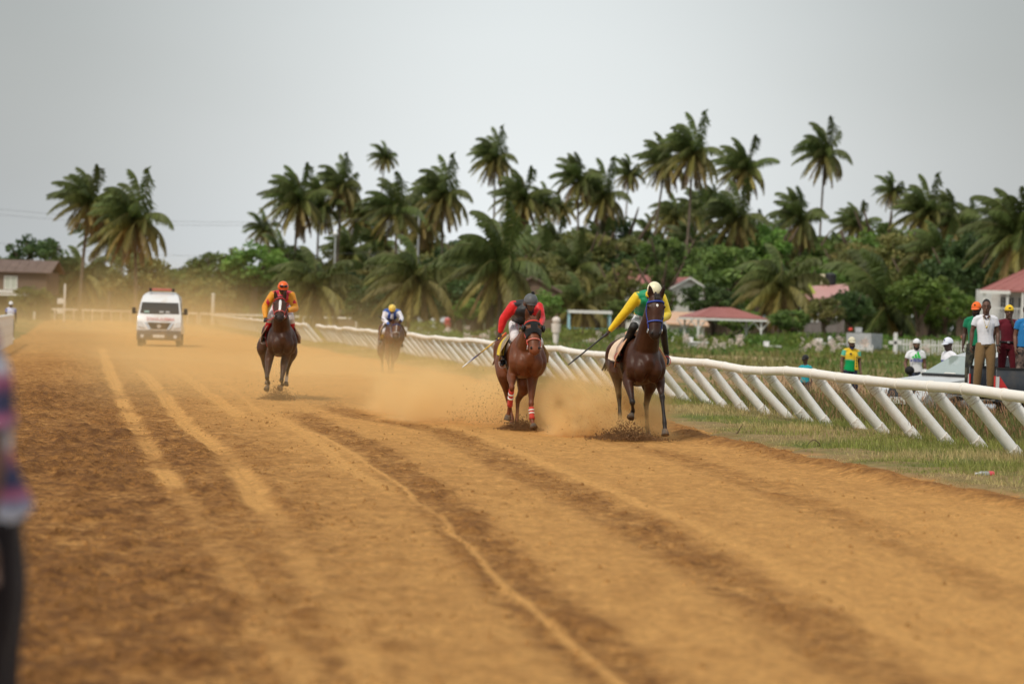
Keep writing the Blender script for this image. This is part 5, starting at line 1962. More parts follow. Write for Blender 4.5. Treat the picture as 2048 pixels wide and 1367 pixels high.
def hand_parts(wrist, d, side, color, k=1.0, curl=0.9, thumb=1):
    """palm, four unequal bent fingers and a thumb; d runs along the hand, side across it"""
    d = V3(d).normalized()
    s = V3(side)
    s = (s - d * s.dot(d)).normalized()
    nrm = d.cross(s)
    w = V3(wrist)
    P = [loft([w - d * 0.01, w + d * 0.04 * k, w + d * 0.085 * k], [(0.026 * k, 0.02 * k), (0.04 * k, 0.017 * k), (0.04 * k, 0.014 * k)], s, 10, 3, color=color)]
    for i, ln in enumerate((0.066, 0.076, 0.071, 0.055)):
        b = w + d * 0.085 * k + s * ((i - 1.5) * 0.021 * k)
        a1, a2, a3 = curl * 0.5, curl * 1.25, curl * 1.9
        p, pts = b, [b - d * 0.012 * k, b]
        for a, fr in ((a1, 0.42), (a2, 0.33), (a3, 0.25)):
            p = p + (d * math.cos(a) + nrm * math.sin(a)) * ln * fr * k
            pts.append(p)
        P.append(loft(pts, [0.0095 * k, 0.0095 * k, 0.009 * k, 0.0085 * k, 0.007 * k], s, 6, 2, color=color))
    b = w + d * 0.028 * k + s * (0.036 * k * thumb)
    P.append(loft([b, b + (d * 0.6 + s * 0.7 * thumb + nrm * 0.35).normalized() * 0.036 * k,
                   b + (d * 0.75 + s * 0.35 * thumb + nrm * 0.65).normalized() * 0.066 * k],
                  [0.012 * k, 0.011 * k, 0.008 * k], s, 6, 2, color=color))
    return P


def head_parts(c, fd, up, skin, k=1.0, lips=None):
    """skull, jaw, brow, nose, ears; c is the middle of the head, fd where the face looks"""
    fd, up = V3(fd).normalized(), V3(up)
    up = (up - fd * up.dot(fd)).normalized()
    sd = fd.cross(up)
    c = V3(c)

    def q(x, f, u):
        return c + sd * x * k + fd * f * k + up * u * k
    rows = [(-0.118, 0.052, 0.028, 0.03), (-0.095, 0.04, 0.05, 0.052), (-0.06, 0.02, 0.063, 0.075), (-0.02, 0.004, 0.071, 0.09),
            (0.025, -0.004, 0.075, 0.097), (0.065, -0.008, 0.072, 0.093), (0.098, -0.012, 0.055, 0.072), (0.117, -0.014, 0.028, 0.036)]
    P = [loft([q(0, f, u) for u, f, a, b in rows], [(a * k, b * k) for u, f, a, b in rows], sd, 18, 3, color=skin)]
    P.append(loft([q(0, 0.085, 0.02), q(0, 0.105, -0.015), q(0, 0.118, -0.035), q(0, 0.10, -0.047)],
                  [0.009 * k, 0.012 * k, 0.017 * k, 0.012 * k], sd, 8, 2, color=skin))
    P.append(loft([q(-0.045, 0.072, 0.028), q(0, 0.09, 0.032), q(0.045, 0.072, 0.028)], [0.010 * k, 0.011 * k, 0.010 * k], up, 8, 3, color=skin))
    lp = lips or tuple(min(1, s * 1.25 + 0.01) for s in skin)
    P.append(loft([q(-0.026, 0.078, -0.072), q(0, 0.094, -0.07), q(0.026, 0.078, -0.072)], [0.007 * k, 0.010 * k, 0.007 * k], up, 8, 2, color=lp))
    for s in (-1, 1):
        P.append(loft([q(s * 0.074, -0.005, 0.022), q(s * 0.082, -0.014, 0.0), q(s * 0.075, -0.006, -0.03)],
                      [(0.008 * k, 0.014 * k), (0.009 * k, 0.018 * k), (0.006 * k, 0.01 * k)], sd, 8, 2, color=skin))
    return P, q, sd


def eye_parts(q, k=1.0):
    P = []
    for s in (-1, 1):
        P.append(ball(q(s * 0.031, 0.079, 0.008), 0.0105 * k, (0.40, 0.36, 0.33), 8, 6))
        P.append(ball(q(s * 0.031, 0.0855, 0.008), 0.0068 * k, (0.01, 0.008, 0.006), 8, 6))
        P.append(loft([q(s * 0.05, 0.085, 0.027), q(s * 0.031, 0.094, 0.032), q(s * 0.014, 0.096, 0.027)], [0.004 * k] * 3, (0, 0, 1), 6, 2, color=(0.012, 0.009, 0.008)))
    return P


def dome(c, fd, up, r, ext=0.0, color=(1, 1, 1), nu=20, nv=8, low=-0.12):
    """hat crown: half ellipsoid in a head frame, r = (side, front, up)"""
    fd, up = V3(fd).normalized(), V3(up)
    up = (up - fd * up.dot(fd)).normalized()
    sd = fd.cross(up)
    c = V3(c)
    P, F = [], []
    for j in range(nv + 1):
        a = low + (PI / 2 - low - 0.02) * j / nv
        for i in range(nu):
            t = 2 * PI * i / nu
            p = c + sd * (r[0] * math.cos(a) * math.cos(t)) + fd * (r[1] * math.cos(a) * math.sin(t)) + up * (r[2] * math.sin(a))
            P.append(p)
    for j in range(nv):
        for i in range(nu):
            F.append((j * nu + i, j * nu + (i + 1) % nu, (j + 1) * nu + (i + 1) % nu, (j + 1) * nu + i))
    F.append(tuple(range(nv * nu, nv * nu + nu)))
    # thickness: an inner copy
    n = len(P)
    for p in list(P[:nu]):
        P.append(c + (p - c) * 0.93)
    for i in range(nu):
        F.append((i, n + i, n + (i + 1) % nu, (i + 1) % nu))
    F.append(tuple(n + i for i in range(nu)))
    return np.array([tuple(p) for p in P]), F, np.tile(np.asarray(color, float), (len(P), 1))


def brim(c, fd, up, w, r0, ln, drop, color, u0=0.0, n=10):
    """cap peak: a thin curved plate in front of the crown"""
    fd, up = V3(fd).normalized(), V3(up)
    up = (up - fd * up.dot(fd)).normalized()
    sd = fd.cross(up)
    c = V3(c)
    P = []
    for dz in (0.0, -0.008):
        for i in range(n + 1):
            t = -1.15 + 2.3 * i / n
            x, f = w * math.sin(t), r0 * math.cos(t)
            e = max(0.0, math.cos(t)) ** 0.7
            P.append(c + sd * x + fd * f + up * (u0 + dz))
            P.append(c + sd * x * 1.02 + fd * (f + ln * e) + up * (u0 + dz - drop * e - 0.012 * abs(math.sin(t))))
    F = []
    m = 2 * (n + 1)
    for i in range(n):
        a, b, d, e = 2 * i, 2 * i + 1, 2 * i + 2, 2 * i + 3
        F += [(a, b, e, d), (m + a, m + d, m + e, m + b), (b, m + b, m + e, e), (a, d, m + d, m + a)]
    F += [(0, m, m + 1, 1), (2 * n, 2 * n + 1, m + 2 * n + 1, m + 2 * n)]
    return np.array([tuple(p) for p in P]), F, np.tile(np.asarray(color, float), (len(P), 1))


M_SKIN = mat('skin', attr='Col', rough=0.5, var=0.08, vscale=14, bump=0.08, bscale=120, spec=0.45)
M_CLOTH = mat('cloth', attr='Col', rough=0.85, var=0.10, vscale=9, bump=0.5, bscale=9, spec=0.2, sheen=0.15)
M_SILK = mat('racing_silk', attr='Col', rough=0.5, var=0.12, vscale=10, bump=0.6, bscale=13, spec=0.4, sheen=0.1)
M_LEATHER = mat('leather', attr='Col', rough=0.4, var=0.2, vscale=18, bump=0.2, bscale=70, spec=0.5)
M_HARD = mat('hard_shell', attr='Col', rough=0.35, var=0.06, vscale=12, spec=0.5)
M_COAT = mat('horse_coat', attr='Col', rough=0.46, var=0.36, vscale=4.5, bump=0.45, bscale=8, spec=0.26, dirt=(0.17, 0.09, 0.04), dirt_amt=0.10, dirt_scale=6)
M_HOOF = mat('hoof_horn', color=(0.10, 0.075, 0.055), rough=0.7, var=0.3, vscale=30, dirt=(0.34, 0.19, 0.08), dirt_amt=0.7, dirt_scale=14)
M_TACK = mat('tack_strap', attr='Col', rough=0.55, var=0.12, vscale=25, spec=0.4)


# ------------------------------------------------------------------ the horse
TRUNK = [(-0.68, 1.17, 0.11, 0.15), (-0.58, 1.19, 0.20, 0.26), (-0.38, 1.20, 0.255, 0.35), (-0.1, 1.20, 0.262, 0.375),
         (0.2, 1.18, 0.28, 0.365), (0.5, 1.19, 0.275, 0.325), (0.78, 1.22, 0.28, 0.30), (1.0, 1.22, 0.265, 0.275), (1.18, 1.19, 0.20, 0.21), (1.27, 1.16, 0.10, 0.12)]


def make_horse(name, label, fr, pose, coat, points, blaze=None, sock=None, group=None):
    """pose: head (poll, nose) and per leg (elbow/stifle, knee/hock, fetlock, toe) in local coordinates"""
    root = empty(name, fr.o, fr.rz)
    tag(root, label, 'horse', group)
    dz = pose.get('lift', 0.0)
    coat, points = V3(coat), V3(points)
    mid = coat * 0.8
    dark = coat * 0.55
    P = [loft([(0, y, z + dz) for y, z, a, b in TRUNK], [(a, b) for y, z, a, b in TRUNK], (1, 0, 0), 22, 4, color=tuple(coat))]
    # withers, croup, breast muscles
    P.append(loft([(0, -0.3, 1.46 + dz), (0, -0.05, 1.54 + dz), (0, 0.3, 1.48 + dz)], [(0.09, 0.08), (0.08, 0.085), (0.10, 0.08)], color=tuple(mid)))
    for s in (-1, 1):
        P.append(loft([(s * 0.08, -0.12, 1.46 + dz), (s * 0.175, -0.36, 1.28 + dz), (s * 0.205, -0.52, 1.10 + dz), (s * 0.17, -0.42, 0.95 + dz)],
                      [(0.08, 0.10), (0.10, 0.13), (0.105, 0.11), (0.10, 0.10)], color=tuple(coat)))
        P.append(loft([(s * 0.10, -0.60, 1.22 + dz), (s * 0.115, -0.66, 1.08 + dz), (s * 0.10, -0.56, 0.93 + dz)], [(0.09, 0.075), (0.105, 0.085), (0.075, 0.07)], color=tuple(coat * 0.92)))
        P.append(loft([(s * 0.10, 0.75, 1.42 + dz), (s * 0.17, 0.92, 1.32 + dz), (s * 0.185, 1.02, 1.12 + dz)], [(0.11, 0.13), (0.14, 0.16), (0.11, 0.16)], color=tuple(coat)))
    # neck and head
    poll, nose = V3(pose['poll']), V3(pose['nose'])
    base = V3((0, -0.36, 1.30 + dz))
    midn = lerp(base, poll, 0.52) + V3((0, -0.03, -0.02))
    P.append(loft([base + V3((0, 0.12, -0.02)), base, midn, lerp(base, poll, 0.84), poll + V3((0, 0.02, -0.04))],
                  [(0.215, 0.30), (0.21, 0.275), (0.16, 0.19), (0.115, 0.145), (0.09, 0.115)], color=[tuple(coat), tuple(coat), tuple(mid), tuple(mid), tuple(mid)]))
    hd = (nose - poll)
    hl = hd.length
    hd.normalize()
    sx = V3((1, 0, 0))
    fdv = hd.cross(sx)
    if fdv.y > 0:
        fdv = -fdv                     # towards the forehead side
    hu = 1.0

    def hp(t, x=0.0, f=0.0):
        return poll + hd * (hl * t) + sx * x + fdv * f
    HEAD = [(0.0, 0.080, 0.088, -0.02), (0.12, 0.114, 0.116, -0.02), (0.28, 0.136, 0.140, -0.03), (0.42, 0.124, 0.134, -0.03), (0.58, 0.106, 0.104, -0.015),
            (0.76, 0.092, 0.084, 0.0), (0.90, 0.096, 0.076, 0.004), (0.97, 0.084, 0.060, 0.0), (1.0, 0.062, 0.042, -0.006)]
    muz = points * 1.0 + coat * 0.15
    hc = [tuple(mid), tuple(coat), tuple(coat), tuple(coat), tuple(coat), tuple(mid), tuple(muz), tuple(muz), tuple(muz)]
    P.append(loft([hp(t, 0, f) for t, a, b, f in HEAD], [(a, b) for t, a, b, f in HEAD], (1, 0, 0), 18, 4, color=hc))
    for s in (-1, 1):      # cheeks, brow, nostril rims, lower lip
        P.append(loft([hp(0.22, s * 0.05, -0.09), hp(0.36, s * 0.058, -0.10), hp(0.47, s * 0.045, -0.09)], [(0.05, 0.06), (0.055, 0.07), (0.04, 0.04)], color=tuple(mid)))
        P.append(ball(hp(0.27, s * 0.114, 0.045), (0.026, 0.03, 0.034), tuple(mid)))
        P.append(ball(hp(0.905, s * 0.062, 0.05), (0.024, 0.024, 0.03), tuple(muz)))
    P.append(ball(hp(0.99, 0, -0.035), (0.036, 0.034, 0.034), tuple(muz)))
    for s in (-1, 1):      # ears
        eb = hp(0.02, s * 0.075, 0.01)
        ea = pose.get('ear', 0.35)
        ed = (V3((s * 0.22, -0.15, 1.0)) + fdv * ea * 0.3).normalized()
        P.append(loft([eb - ed * 0.03, eb + ed * 0.06, eb + ed * 0.13, eb + ed * 0.20], [(0.038, 0.028), (0.048, 0.026), (0.038, 0.020), (0.009, 0.009)], (1, 0.2 * s, 0), 10, 3,
                      color=[tuple(dark)] * 3 + [tuple(points)]))
    # legs
    hooves = []
    for key, s in (('fr', -1), ('fl', 1)):
        e, kn, ft, to = [V3(p) for p in pose[key]]
        sh = V3((s * 0.17, -0.40, 1.10 + dz))
        cp = [tuple(coat), tuple(coat), tuple(mid), tuple(lerp(coat, points, 0.55)), tuple(points)]
        P.append(loft([sh, e, lerp(e, kn, 0.5), lerp(e, kn, 0.86), kn], [(0.10, 0.12), (0.088, 0.105), (0.062, 0.075), (0.043, 0.05), (0.046, 0.05)], color=cp))
        P.append(loft([kn, lerp(kn, ft, 0.22), lerp(kn, ft, 0.6), lerp(kn, ft, 0.9), ft], [(0.047, 0.052), (0.033, 0.042), (0.029, 0.037), (0.033, 0.04), (0.04, 0.045)], color=tuple(points)))
        P.append(ball(kn + V3((0, -0.012, 0)), (0.05, 0.05, 0.062), tuple(points)))
        P.append(loft([ft, lerp(ft, to, 0.35), lerp(ft, to, 0.62)], [(0.04, 0.045), (0.033, 0.037), (0.042, 0.045)], color=tuple(points)))
        hooves.append((ft, to, kn))
    for key, s in (('hr', -1), ('hl', 1)):
        st, hk, ft, to = [V3(p) for p in pose[key]]
        hip = V3((s * 0.15, 0.82, 1.22 + dz))
        pts = points if not (sock and key in sock) else None
        lc = tuple(points)
        cp = [tuple(coat), tuple(coat), tuple(coat), tuple(mid), tuple(lerp(coat, points, 0.7))]
        P.append(loft([hip, lerp(hip, st, 0.55), st, lerp(st, hk, 0.5), hk], [(0.14, 0.21), (0.145, 0.20), (0.115, 0.14), (0.065, 0.085), (0.043, 0.058)], color=cp))
        P.append(loft([hip + V3((s * 0.03, 0.22, -0.02)), lerp(st, hip, 0.3) + V3((s * 0.005, 0.22, 0)), lerp(st, hk, 0.45) + V3((0, 0.06, 0))], [(0.11, 0.13), (0.10, 0.11), (0.05, 0.06)], color=tuple(coat)))
        sc = (0.62, 0.55, 0.46)
        fc = [lc, lc, lc, sc, sc] if pts is None else [lc] * 5
        P.append(loft([hk, lerp(hk, ft, 0.25), lerp(hk, ft, 0.6), lerp(hk, ft, 0.9), ft], [(0.044, 0.06), (0.035, 0.047), (0.031, 0.04), (0.035, 0.042), (0.041, 0.046)], color=fc))
        P.append(ball(hk + V3((0, 0.03, 0.02)), (0.042, 0.052, 0.06), lc))
        P.append(loft([ft, lerp(ft, to, 0.35), lerp(ft, to, 0.62)], [(0.041, 0.046), (0.034, 0.038), (0.042, 0.045)], color=sc if pts is None else lc))
        hooves.append((ft, to, hk))
    body = fuse('body', P, 0.0165, 6, M_COAT, root)
    # hooves: short flaring cones with a flat sole
    for ft, to, kn in hooves:
        d = (to - ft).normalized()
        a, b = lerp(ft, to, 0.60), to
        v, f, c = loft([a - d * 0.01, lerp(a, b, 0.35), b], [(0.043, 0.045), (0.052, 0.057), (0.062, 0.068)], (1, 0, 0), 14, 2, flat=True)
        mesh_obj('hoof', [tuple(p) for p in v], f, M_HOOF, root, True)
    # eyes and nostrils
    for s in (-1, 1):
        ev, ef, ec = ball(hp(0.27, s * 0.128, 0.05), (0.014, 0.02, 0.021), (0.004, 0.003, 0.002))
        mesh_obj('eye', [tuple(p) for p in ev], ef, M_HARD, root, True, cols=ec)
        ev, ef, ec = ball(hp(0.915, s * 0.062, 0.070), (0.017, 0.014, 0.024), (0.004, 0.003, 0.003))
        mesh_obj('nostril', [tuple(p) for p in ev], ef, M_SKIN, root, True, cols=ec)
    # forelock and mane, tail
    mp = []
    for i in range(9):
        t = i / 8
        c0 = lerp(poll + V3((0, 0.06, 0.02)), V3((0, -0.2, 1.56 + dz)), t) + V3((0, 0.07 * math.sin(t * PI), 0.02 * math.sin(t * PI)))
        mp.append(loft([c0 + V3((0.0, 0, 0.0)), c0 + V3((0.03, 0.05, 0.0)), c0 + V3((0.05 + 0.01 * (i % 3), 0.10, -0.05))], [(0.018, 0.05), (0.02, 0.055), (0.006, 0.03)], (1, 0, 0), 8, 3, color=tuple(points * 0.8)))
    for k in range(4):
        mp.append(loft([hp(-0.02, (k - 1.5) * 0.018, 0.06), hp(0.06, (k - 1.5) * 0.022, 0.085), hp(0.15, (k - 1.5) * 0.03 + 0.008, 0.10)], [0.016, 0.014, 0.005], (1, 0, 0), 6, 2, color=tuple(points * 0.8)))
    plain('mane', mp, M_COAT, root)
    tp = []
    for k in range(7):
        a = (k - 3) * 0.03
        tp.append(loft([(0, 1.20, 1.28 + dz), (a * 0.5, 1.42, 1.30 + dz), (a * 1.0, 1.68, 1.18 + dz), (a * 1.5, 1.95, 1.0 + dz)], [0.03, 0.04, 0.04, 0.012], (1, 0, 0), 8, 4, color=tuple(points * 0.8)))
    plain('tail', tp, M_COAT, root)
    if blaze == 'star':
        b = [loft([hp(0.23, 0, 0.098), hp(0.265, 0.002, 0.104), hp(0.315, 0, 0.101)], [(0.016, 0.006), (0.019, 0.006), (0.004, 0.004)], color=(0.8, 0.78, 0.74))]
        plain('star_marking', b, M_COAT, root)
    elif blaze == 'blaze':
        b = [loft([hp(0.14, 0, 0.083), hp(0.3, 0.003, 0.102), hp(0.5, 0, 0.090), hp(0.7, -0.004, 0.073), hp(0.84, -0.006, 0.069)],
                  [(0.016, 0.01), (0.028, 0.01), (0.024, 0.01), (0.022, 0.01), (0.018, 0.01)], color=(0.8, 0.78, 0.75))]
        plain('blaze_marking', b, M_COAT, root)
    elif blaze == 'strip':
        b = [loft([hp(0.1, 0, 0.08), hp(0.3, 0, 0.104), hp(0.6, 0, 0.083)], [(0.011, 0.008), (0.012, 0.008), (0.009, 0.008)], color=(0.7, 0.66, 0.6))]
        plain('strip_marking', b, M_COAT, root)

    def hring(t, grow=1.06, w=0.011, th=0.006, a0=0.0, a1=2 * PI, color=(0.5, 0, 0), nn=20):
        """a strap round the head at t"""
        rows = np.array([(q[0], q[1], q[2], q[3]) for q in HEAD])
        a = np.interp(t, rows[:, 0], rows[:, 1]) * grow + 0.002
        b = np.interp(t, rows[:, 0], rows[:, 2]) * grow + 0.002
        f = np.interp(t, rows[:, 0], rows[:, 3])
        pts = [hp(t, a * math.cos(a0 + (a1 - a0) * i / nn), f + b * math.sin(a0 + (a1 - a0) * i / nn)) for i in range(nn + 1)]
        return loft(pts, [(w, th)] * len(pts), tuple(hd), 6, 1, color=color)
    return root, hp, hring, dict(HEAD=HEAD, fdv=fdv, hd=hd, hl=hl)


def head_side(H, hp, t, s, f=0.0, grow=1.07):
    rows = np.array(H['HEAD'])
    a = np.interp(t, rows[:, 0], rows[:, 1]) * grow
    b = np.interp(t, rows[:, 0], rows[:, 2]) * grow
    f0 = np.interp(t, rows[:, 0], rows[:, 3])
    x = a * math.sqrt(max(0.0, 1 - (f / b) ** 2))
    return hp(t, s * x, f0 + f)


def bridle(root, hp, hring, H, c1, c2=None, nose=0.62, brow=0.16):
    """browband, cheek straps, noseband and bit rings"""
    c2 = c2 or c1
    P = [hring(brow, 1.09, 0.014, 0.008, 0.0, PI, c1), hring(nose, 1.10, 0.012, 0.008, 0, 2 * PI, c2), hring(0.04, 1.08, 0.010, 0.007, PI, 2 * PI, c1)]
    for s in (-1, 1):
        P.append(loft([head_side(H, hp, t, s, 0.0) for t in (0.03, 0.2, 0.4, 0.6, 0.8)], [(0.006, 0.012)] * 5, (1, 0, 0), 6, 3, color=c1))
    plain('bridle', P, M_TACK, root)
    for s in (-1, 1):
        c = head_side(H, hp, 0.82, s, -0.01, 1.16)
        ring = [c + H['hd'] * 0.034 * math.cos(a) + H['fdv'] * 0.034 * math.sin(a) for a in np.linspace(0, 2 * PI, 15)]
        v, f, cc = loft(ring, [0.005] * 15, (1, 0, 0), 6, 1, color=(0.55, 0.55, 0.55))
        mesh_obj('bit_ring', [tuple(p) for p in v], f, mat('steel', (0.6, 0.6, 0.6), 0.3, metal=1.0), root, True)


def saddlery(root, dz, cloth_c, edge_c, flap_c, y0=-0.02, y1=0.62, low=0.12, number=None):
    """saddle cloth shell over the back, saddle with flaps, girth"""
    rows = np.array(TRUNK)
    n, mth = 10, 16
    def shell(ya, yb, amax, g, thick=0.012, nn=10):
        V, F = [], []
        for layer in (0, 1):
            for i in range(nn + 1):
                y = ya + (yb - ya) * i / nn
                a = np.interp(y, rows[:, 0], rows[:, 2]) + g + layer * thick
                b = np.interp(y, rows[:, 0], rows[:, 3]) + g + layer * thick
                z = np.interp(y, rows[:, 0], rows[:, 1]) + dz
                for j in range(mth + 1):
                    t = PI / 2 - amax + 2 * amax * j / mth
                    zz = z + b * math.sin(t)
                    if abs(t - PI / 2) < 0.5 and y < 0.3:
                        zz += 0.06 * (1 - abs(t - PI / 2) / 0.5)
                    V.append((a * math.cos(t), y, zz))
        m = (nn + 1) * (mth + 1)
        for i in range(nn):
            for j in range(mth):
                q = i * (mth + 1) + j
                F += [(q, q + 1, q + mth + 2, q + mth + 1), (m + q, m + q + mth + 1, m + q + mth + 2, m + q + 1)]
            for j in (0, mth):
                q = i * (mth + 1) + j
                F.append((q, q + mth + 1, m + q + mth + 1, m + q))
        for i in (0, nn):
            for j in range(mth):
                q = i * (mth + 1) + j
                F.append((q, m + q, m + q + 1, q + 1))
        return np.array(V), F
    v, f = shell(y0 - 0.01, y1 + 0.015, 1.62, 0.028)
    o = mesh_obj('saddle_cloth_edging', [tuple(p) for p in v], f, M_CLOTH, root, True, cols=np.tile(edge_c, (len(v), 1)))
    v, f = shell(y0 + 0.006, y1 - 0.01, 1.56, 0.036)
    o = mesh_obj('saddle_cloth', [tuple(p) for p in v], f, M_CLOTH, root, True, cols=np.tile(cloth_c, (len(v), 1)))
    P = [loft([(0, -0.06, 1.60 + dz), (0, 0.1, 1.625 + dz), (0, 0.32, 1.60 + dz), (0, 0.4, 1.64 + dz)], [(0.09, 0.03), (0.13, 0.03), (0.15, 0.03), (0.13, 0.03)], color=flap_c)]
    plain('saddle_seat', P, M_LEATHER, root)
    for s in (-1, 1):
        Q = []
        for (z, yf, yb, x) in ((1.54, -0.06, 0.28, 0.17), (1.40, -0.16, 0.24, 0.27), (1.24, -0.20, 0.16, 0.315), (1.10, -0.12, 0.06, 0.32)):
            flare = 0.07 if z < 1.3 else 0.02
            Q.append([(s * (x + flare + 0.01), yf, z + dz), (s * (x + 0.015), yb, z + dz)])
        V = [p for q in Q for p in q] + [(p[0] + s * 0.012, p[1], p[2]) for q in Q for p in q]
        F = []
        for i in range(3):
            a = 2 * i
            F += [(a, a + 1, a + 3, a + 2), (8 + a, 8 + a + 2, 8 + a + 3, 8 + a + 1), (a, a + 2, 8 + a + 2, 8 + a), (a + 1, 8 + a + 1, 8 + a + 3, a + 3)]
        F += [(0, 8, 9, 1), (6, 7, 15, 14)]
        mesh_obj('saddle_flap', V, F, M_LEATHER, root, True, cols=np.tile(flap_c, (16, 1)))
    y = 0.0
    a, b, z = 0.262 + 0.03, 0.375 + 0.012, 1.2 + dz
    ring = [(a * math.cos(t), y, z + b * math.sin(t)) for t in np.linspace(-PI * 1.02, PI * 0.02, 19)]
    v, f, c = loft(ring, [(0.045, 0.006)] * 19, (0, 1, 0), 8, 1, color=edge_c)
    mesh_obj('girth', [tuple(p) for p in v], f, M_TACK, root, True, cols=c)


def bandage(root, a, b, r, c1=(0.55, 0.06, 0.04), c2=(0.8, 0.78, 0.75)):
    a, b = V3(a), V3(b)
    v, f, c = loft([a, lerp(a, b, 0.5), b], [(r * 1.1, r * 1.2), (r * 0.98, r * 1.1), (r * 1.15, r * 1.25)], (1, 0, 0), 12, 3, color=c1, flat=True)
    o = mesh_obj('leg_bandage', [tuple(p) for p in v], f, M_CLOTH, root, True, cols=c)
    for t in (0.2, 0.45):
        v, f, c = loft([lerp(a, b, t), lerp(a, b, t + 0.1)], [(r * 1.16, r * 1.26)] * 2, (1, 0, 0), 12, 2, color=c2, flat=True)
        mesh_obj('bandage_tape', [tuple(p) for p in v], f, M_CLOTH, o, True, cols=c)


# ------------------------------------------------------------------ the jockey
def make_jockey(label, fr, J, c):
    """J: joints in the horse's local frame; c: colours"""
    root = empty('person', fr.o, fr.rz)
    tag(root, label, 'jockey', 'jockeys riding in the race')
    sk = c.get('skin', SKIN_D)
    hd, fd, up = V3(J['head']), V3(J['face']), V3(J.get('up', (0, 0, 1)))
    pel, chest = V3(J['pelvis']), V3(J['chest'])
    sR, sL = V3(J['sR']), V3(J['sL'])
    nb = (sR + sL) / 2 + V3((0, -0.02, 0.035))
    P, q, sd = head_parts(hd, fd, up, sk)
    P.append(loft([nb - V3((0, -0.05, 0.05)), nb, lerp(nb, hd, 0.55) + V3((0, 0.02, 0)), hd + V3((0, 0.02, -0.02))], [(0.075, 0.07), (0.062, 0.062), (0.056, 0.058), (0.05, 0.05)], color=sk))
    tor = lerp(pel, chest, 0.55) + V3((0, 0.02, 0.05))
    P.append(loft([pel, tor, chest, nb], [(0.14, 0.10), (0.125, 0.10), (0.15, 0.11), (0.08, 0.07)], color=sk))
    extra = eye_parts(q) if not c.get('hide_eyes') else []
    for s, S in ((-1, 'R'), (1, 'L')):
        sh, el, wr = V3(J['s' + S]), V3(J['e' + S]), V3(J['w' + S])
        P.append(loft([sh, lerp(sh, el, 0.5), el, lerp(el, wr, 0.5), wr], [0.055, 0.046, 0.04, 0.036, 0.028], color=sk))
        hip, kn, an = V3(J['h' + S]), V3(J['k' + S]), V3(J['a' + S])
        P.append(loft([hip, lerp(hip, kn, 0.5), kn], [0.085, 0.075, 0.055], color=sk))
        P.append(loft([kn, lerp(kn, an, 0.35), an], [0.054, 0.055, 0.036], color=sk))
        hdir = V3(J['d' + S]) if 'd' + S in J else (wr - el)
        extra += hand_parts(wr, hdir, J.get('n' + S, (0, 0.3, 1)), c.get('glove', sk), 0.95, 1.0, 1)
    fuse('body', P, 0.0105, 3, M_SKIN, root, extra=extra)
    # jacket: vest, sleeves and trim in their own colours
    jc, sc = c['jacket'], c['sleeve']
    hem = lerp(pel, chest, 0.12)
    JP = [loft([hem, lerp(hem, tor, 0.6) + V3((0, 0, 0.02)), lerp(tor, chest, 0.4), chest, lerp(chest, nb, 0.75) + V3((0, 0, 0.0))],
               [(0.155, 0.125), (0.185, 0.145), (0.205, 0.155), (0.205, 0.15), (0.11, 0.09)], color=[c.get('hem', jc), jc, jc, jc, jc])]
    JP.append(loft([sR, lerp(sR, sL, 0.5) + V3((0, 0.02, 0.02)), sL], [(0.085, 0.075), (0.09, 0.085), (0.085, 0.075)], (0, 1, 0), color=c.get('yoke', jc)))
    for S in 'RL':
        sh, el, wr = V3(J['s' + S]), V3(J['e' + S]), V3(J['w' + S])
        JP.append(loft([lerp(sh, el, -0.05), lerp(sh, el, 0.3), lerp(sh, el, 0.75), el, lerp(el, wr, 0.45), lerp(el, wr, 0.93)],
                       [(0.085, 0.085), (0.086, 0.083), (0.078, 0.075), (0.072, 0.07), (0.062, 0.06), (0.042, 0.04)], color=[c.get('shoulder', sc), sc, sc, sc, sc, c.get('cuff', sc)]))
    fuse('jacket', JP, 0.012, 3, M_SILK, root, snap=True)
    if 'collar' in c:
        v, f, cc = loft([nb + V3((0, -0.01, -0.01)), nb + V3((0, -0.02, 0.035))], [(0.082, 0.078), (0.068, 0.066)], color=c['collar'])
        mesh_obj('collar', [tuple(p) for p in v], f, M_SILK, root, True, cols=cc)
    # breeches and boots
    BP = [loft([lerp(pel, chest, -0.22), pel, lerp(pel, chest, 0.2)], [(0.12, 0.11), (0.155, 0.125), (0.145, 0.115)], color=c['breeches'])]
    for S in 'RL':
        hip, kn, an = V3(J['h' + S]), V3(J['k' + S]), V3(J['a' + S])
        BP.append(loft([hip, lerp(hip, kn, 0.5), lerp(hip, kn, 0.88), kn, lerp(kn, an, 0.3)], [0.10, 0.092, 0.074, 0.07, 0.062], color=[c['breeches']] * 3 + [c.get('knee', c['breeches'])] * 2))
    fuse('breeches', BP, 0.012, 3, M_SILK, root, snap=True)
    for S in 'RL':
        kn, an, to = V3(J['k' + S]), V3(J['a' + S]), V3(J['t' + S])
        bc = c.get('boot', BLACK)
        hi = c.get('boot_top', 0.22)
        Q = [loft([lerp(kn, an, hi), lerp(kn, an, hi + 0.25), lerp(kn, an, 0.8), an], [(0.064, 0.066), (0.062, 0.066), (0.048, 0.05), (0.046, 0.05)], color=[c.get('gaiter', bc), c.get('gaiter', bc), bc, bc])]
        d = (to - an).normalized()
        Q.append(loft([an - d * 0.05 + V3((0, 0, -0.03)), an + V3((0, 0, -0.045)), lerp(an, to, 0.6) + V3((0, 0, -0.015)), to], [(0.038, 0.04), (0.044, 0.048), (0.046, 0.036), (0.032, 0.02)], color=bc))
        b = fuse('boot', Q, 0.011, 2, M_LEATHER, root)
        # stirrup iron and leather
        m = lerp(an, to, 0.62) + V3((0, 0, -0.02))
        ring = [m + V3((0.062 * math.cos(t), 0, 0.075 * math.sin(t))) for t in np.linspace(0, 2 * PI, 17)]
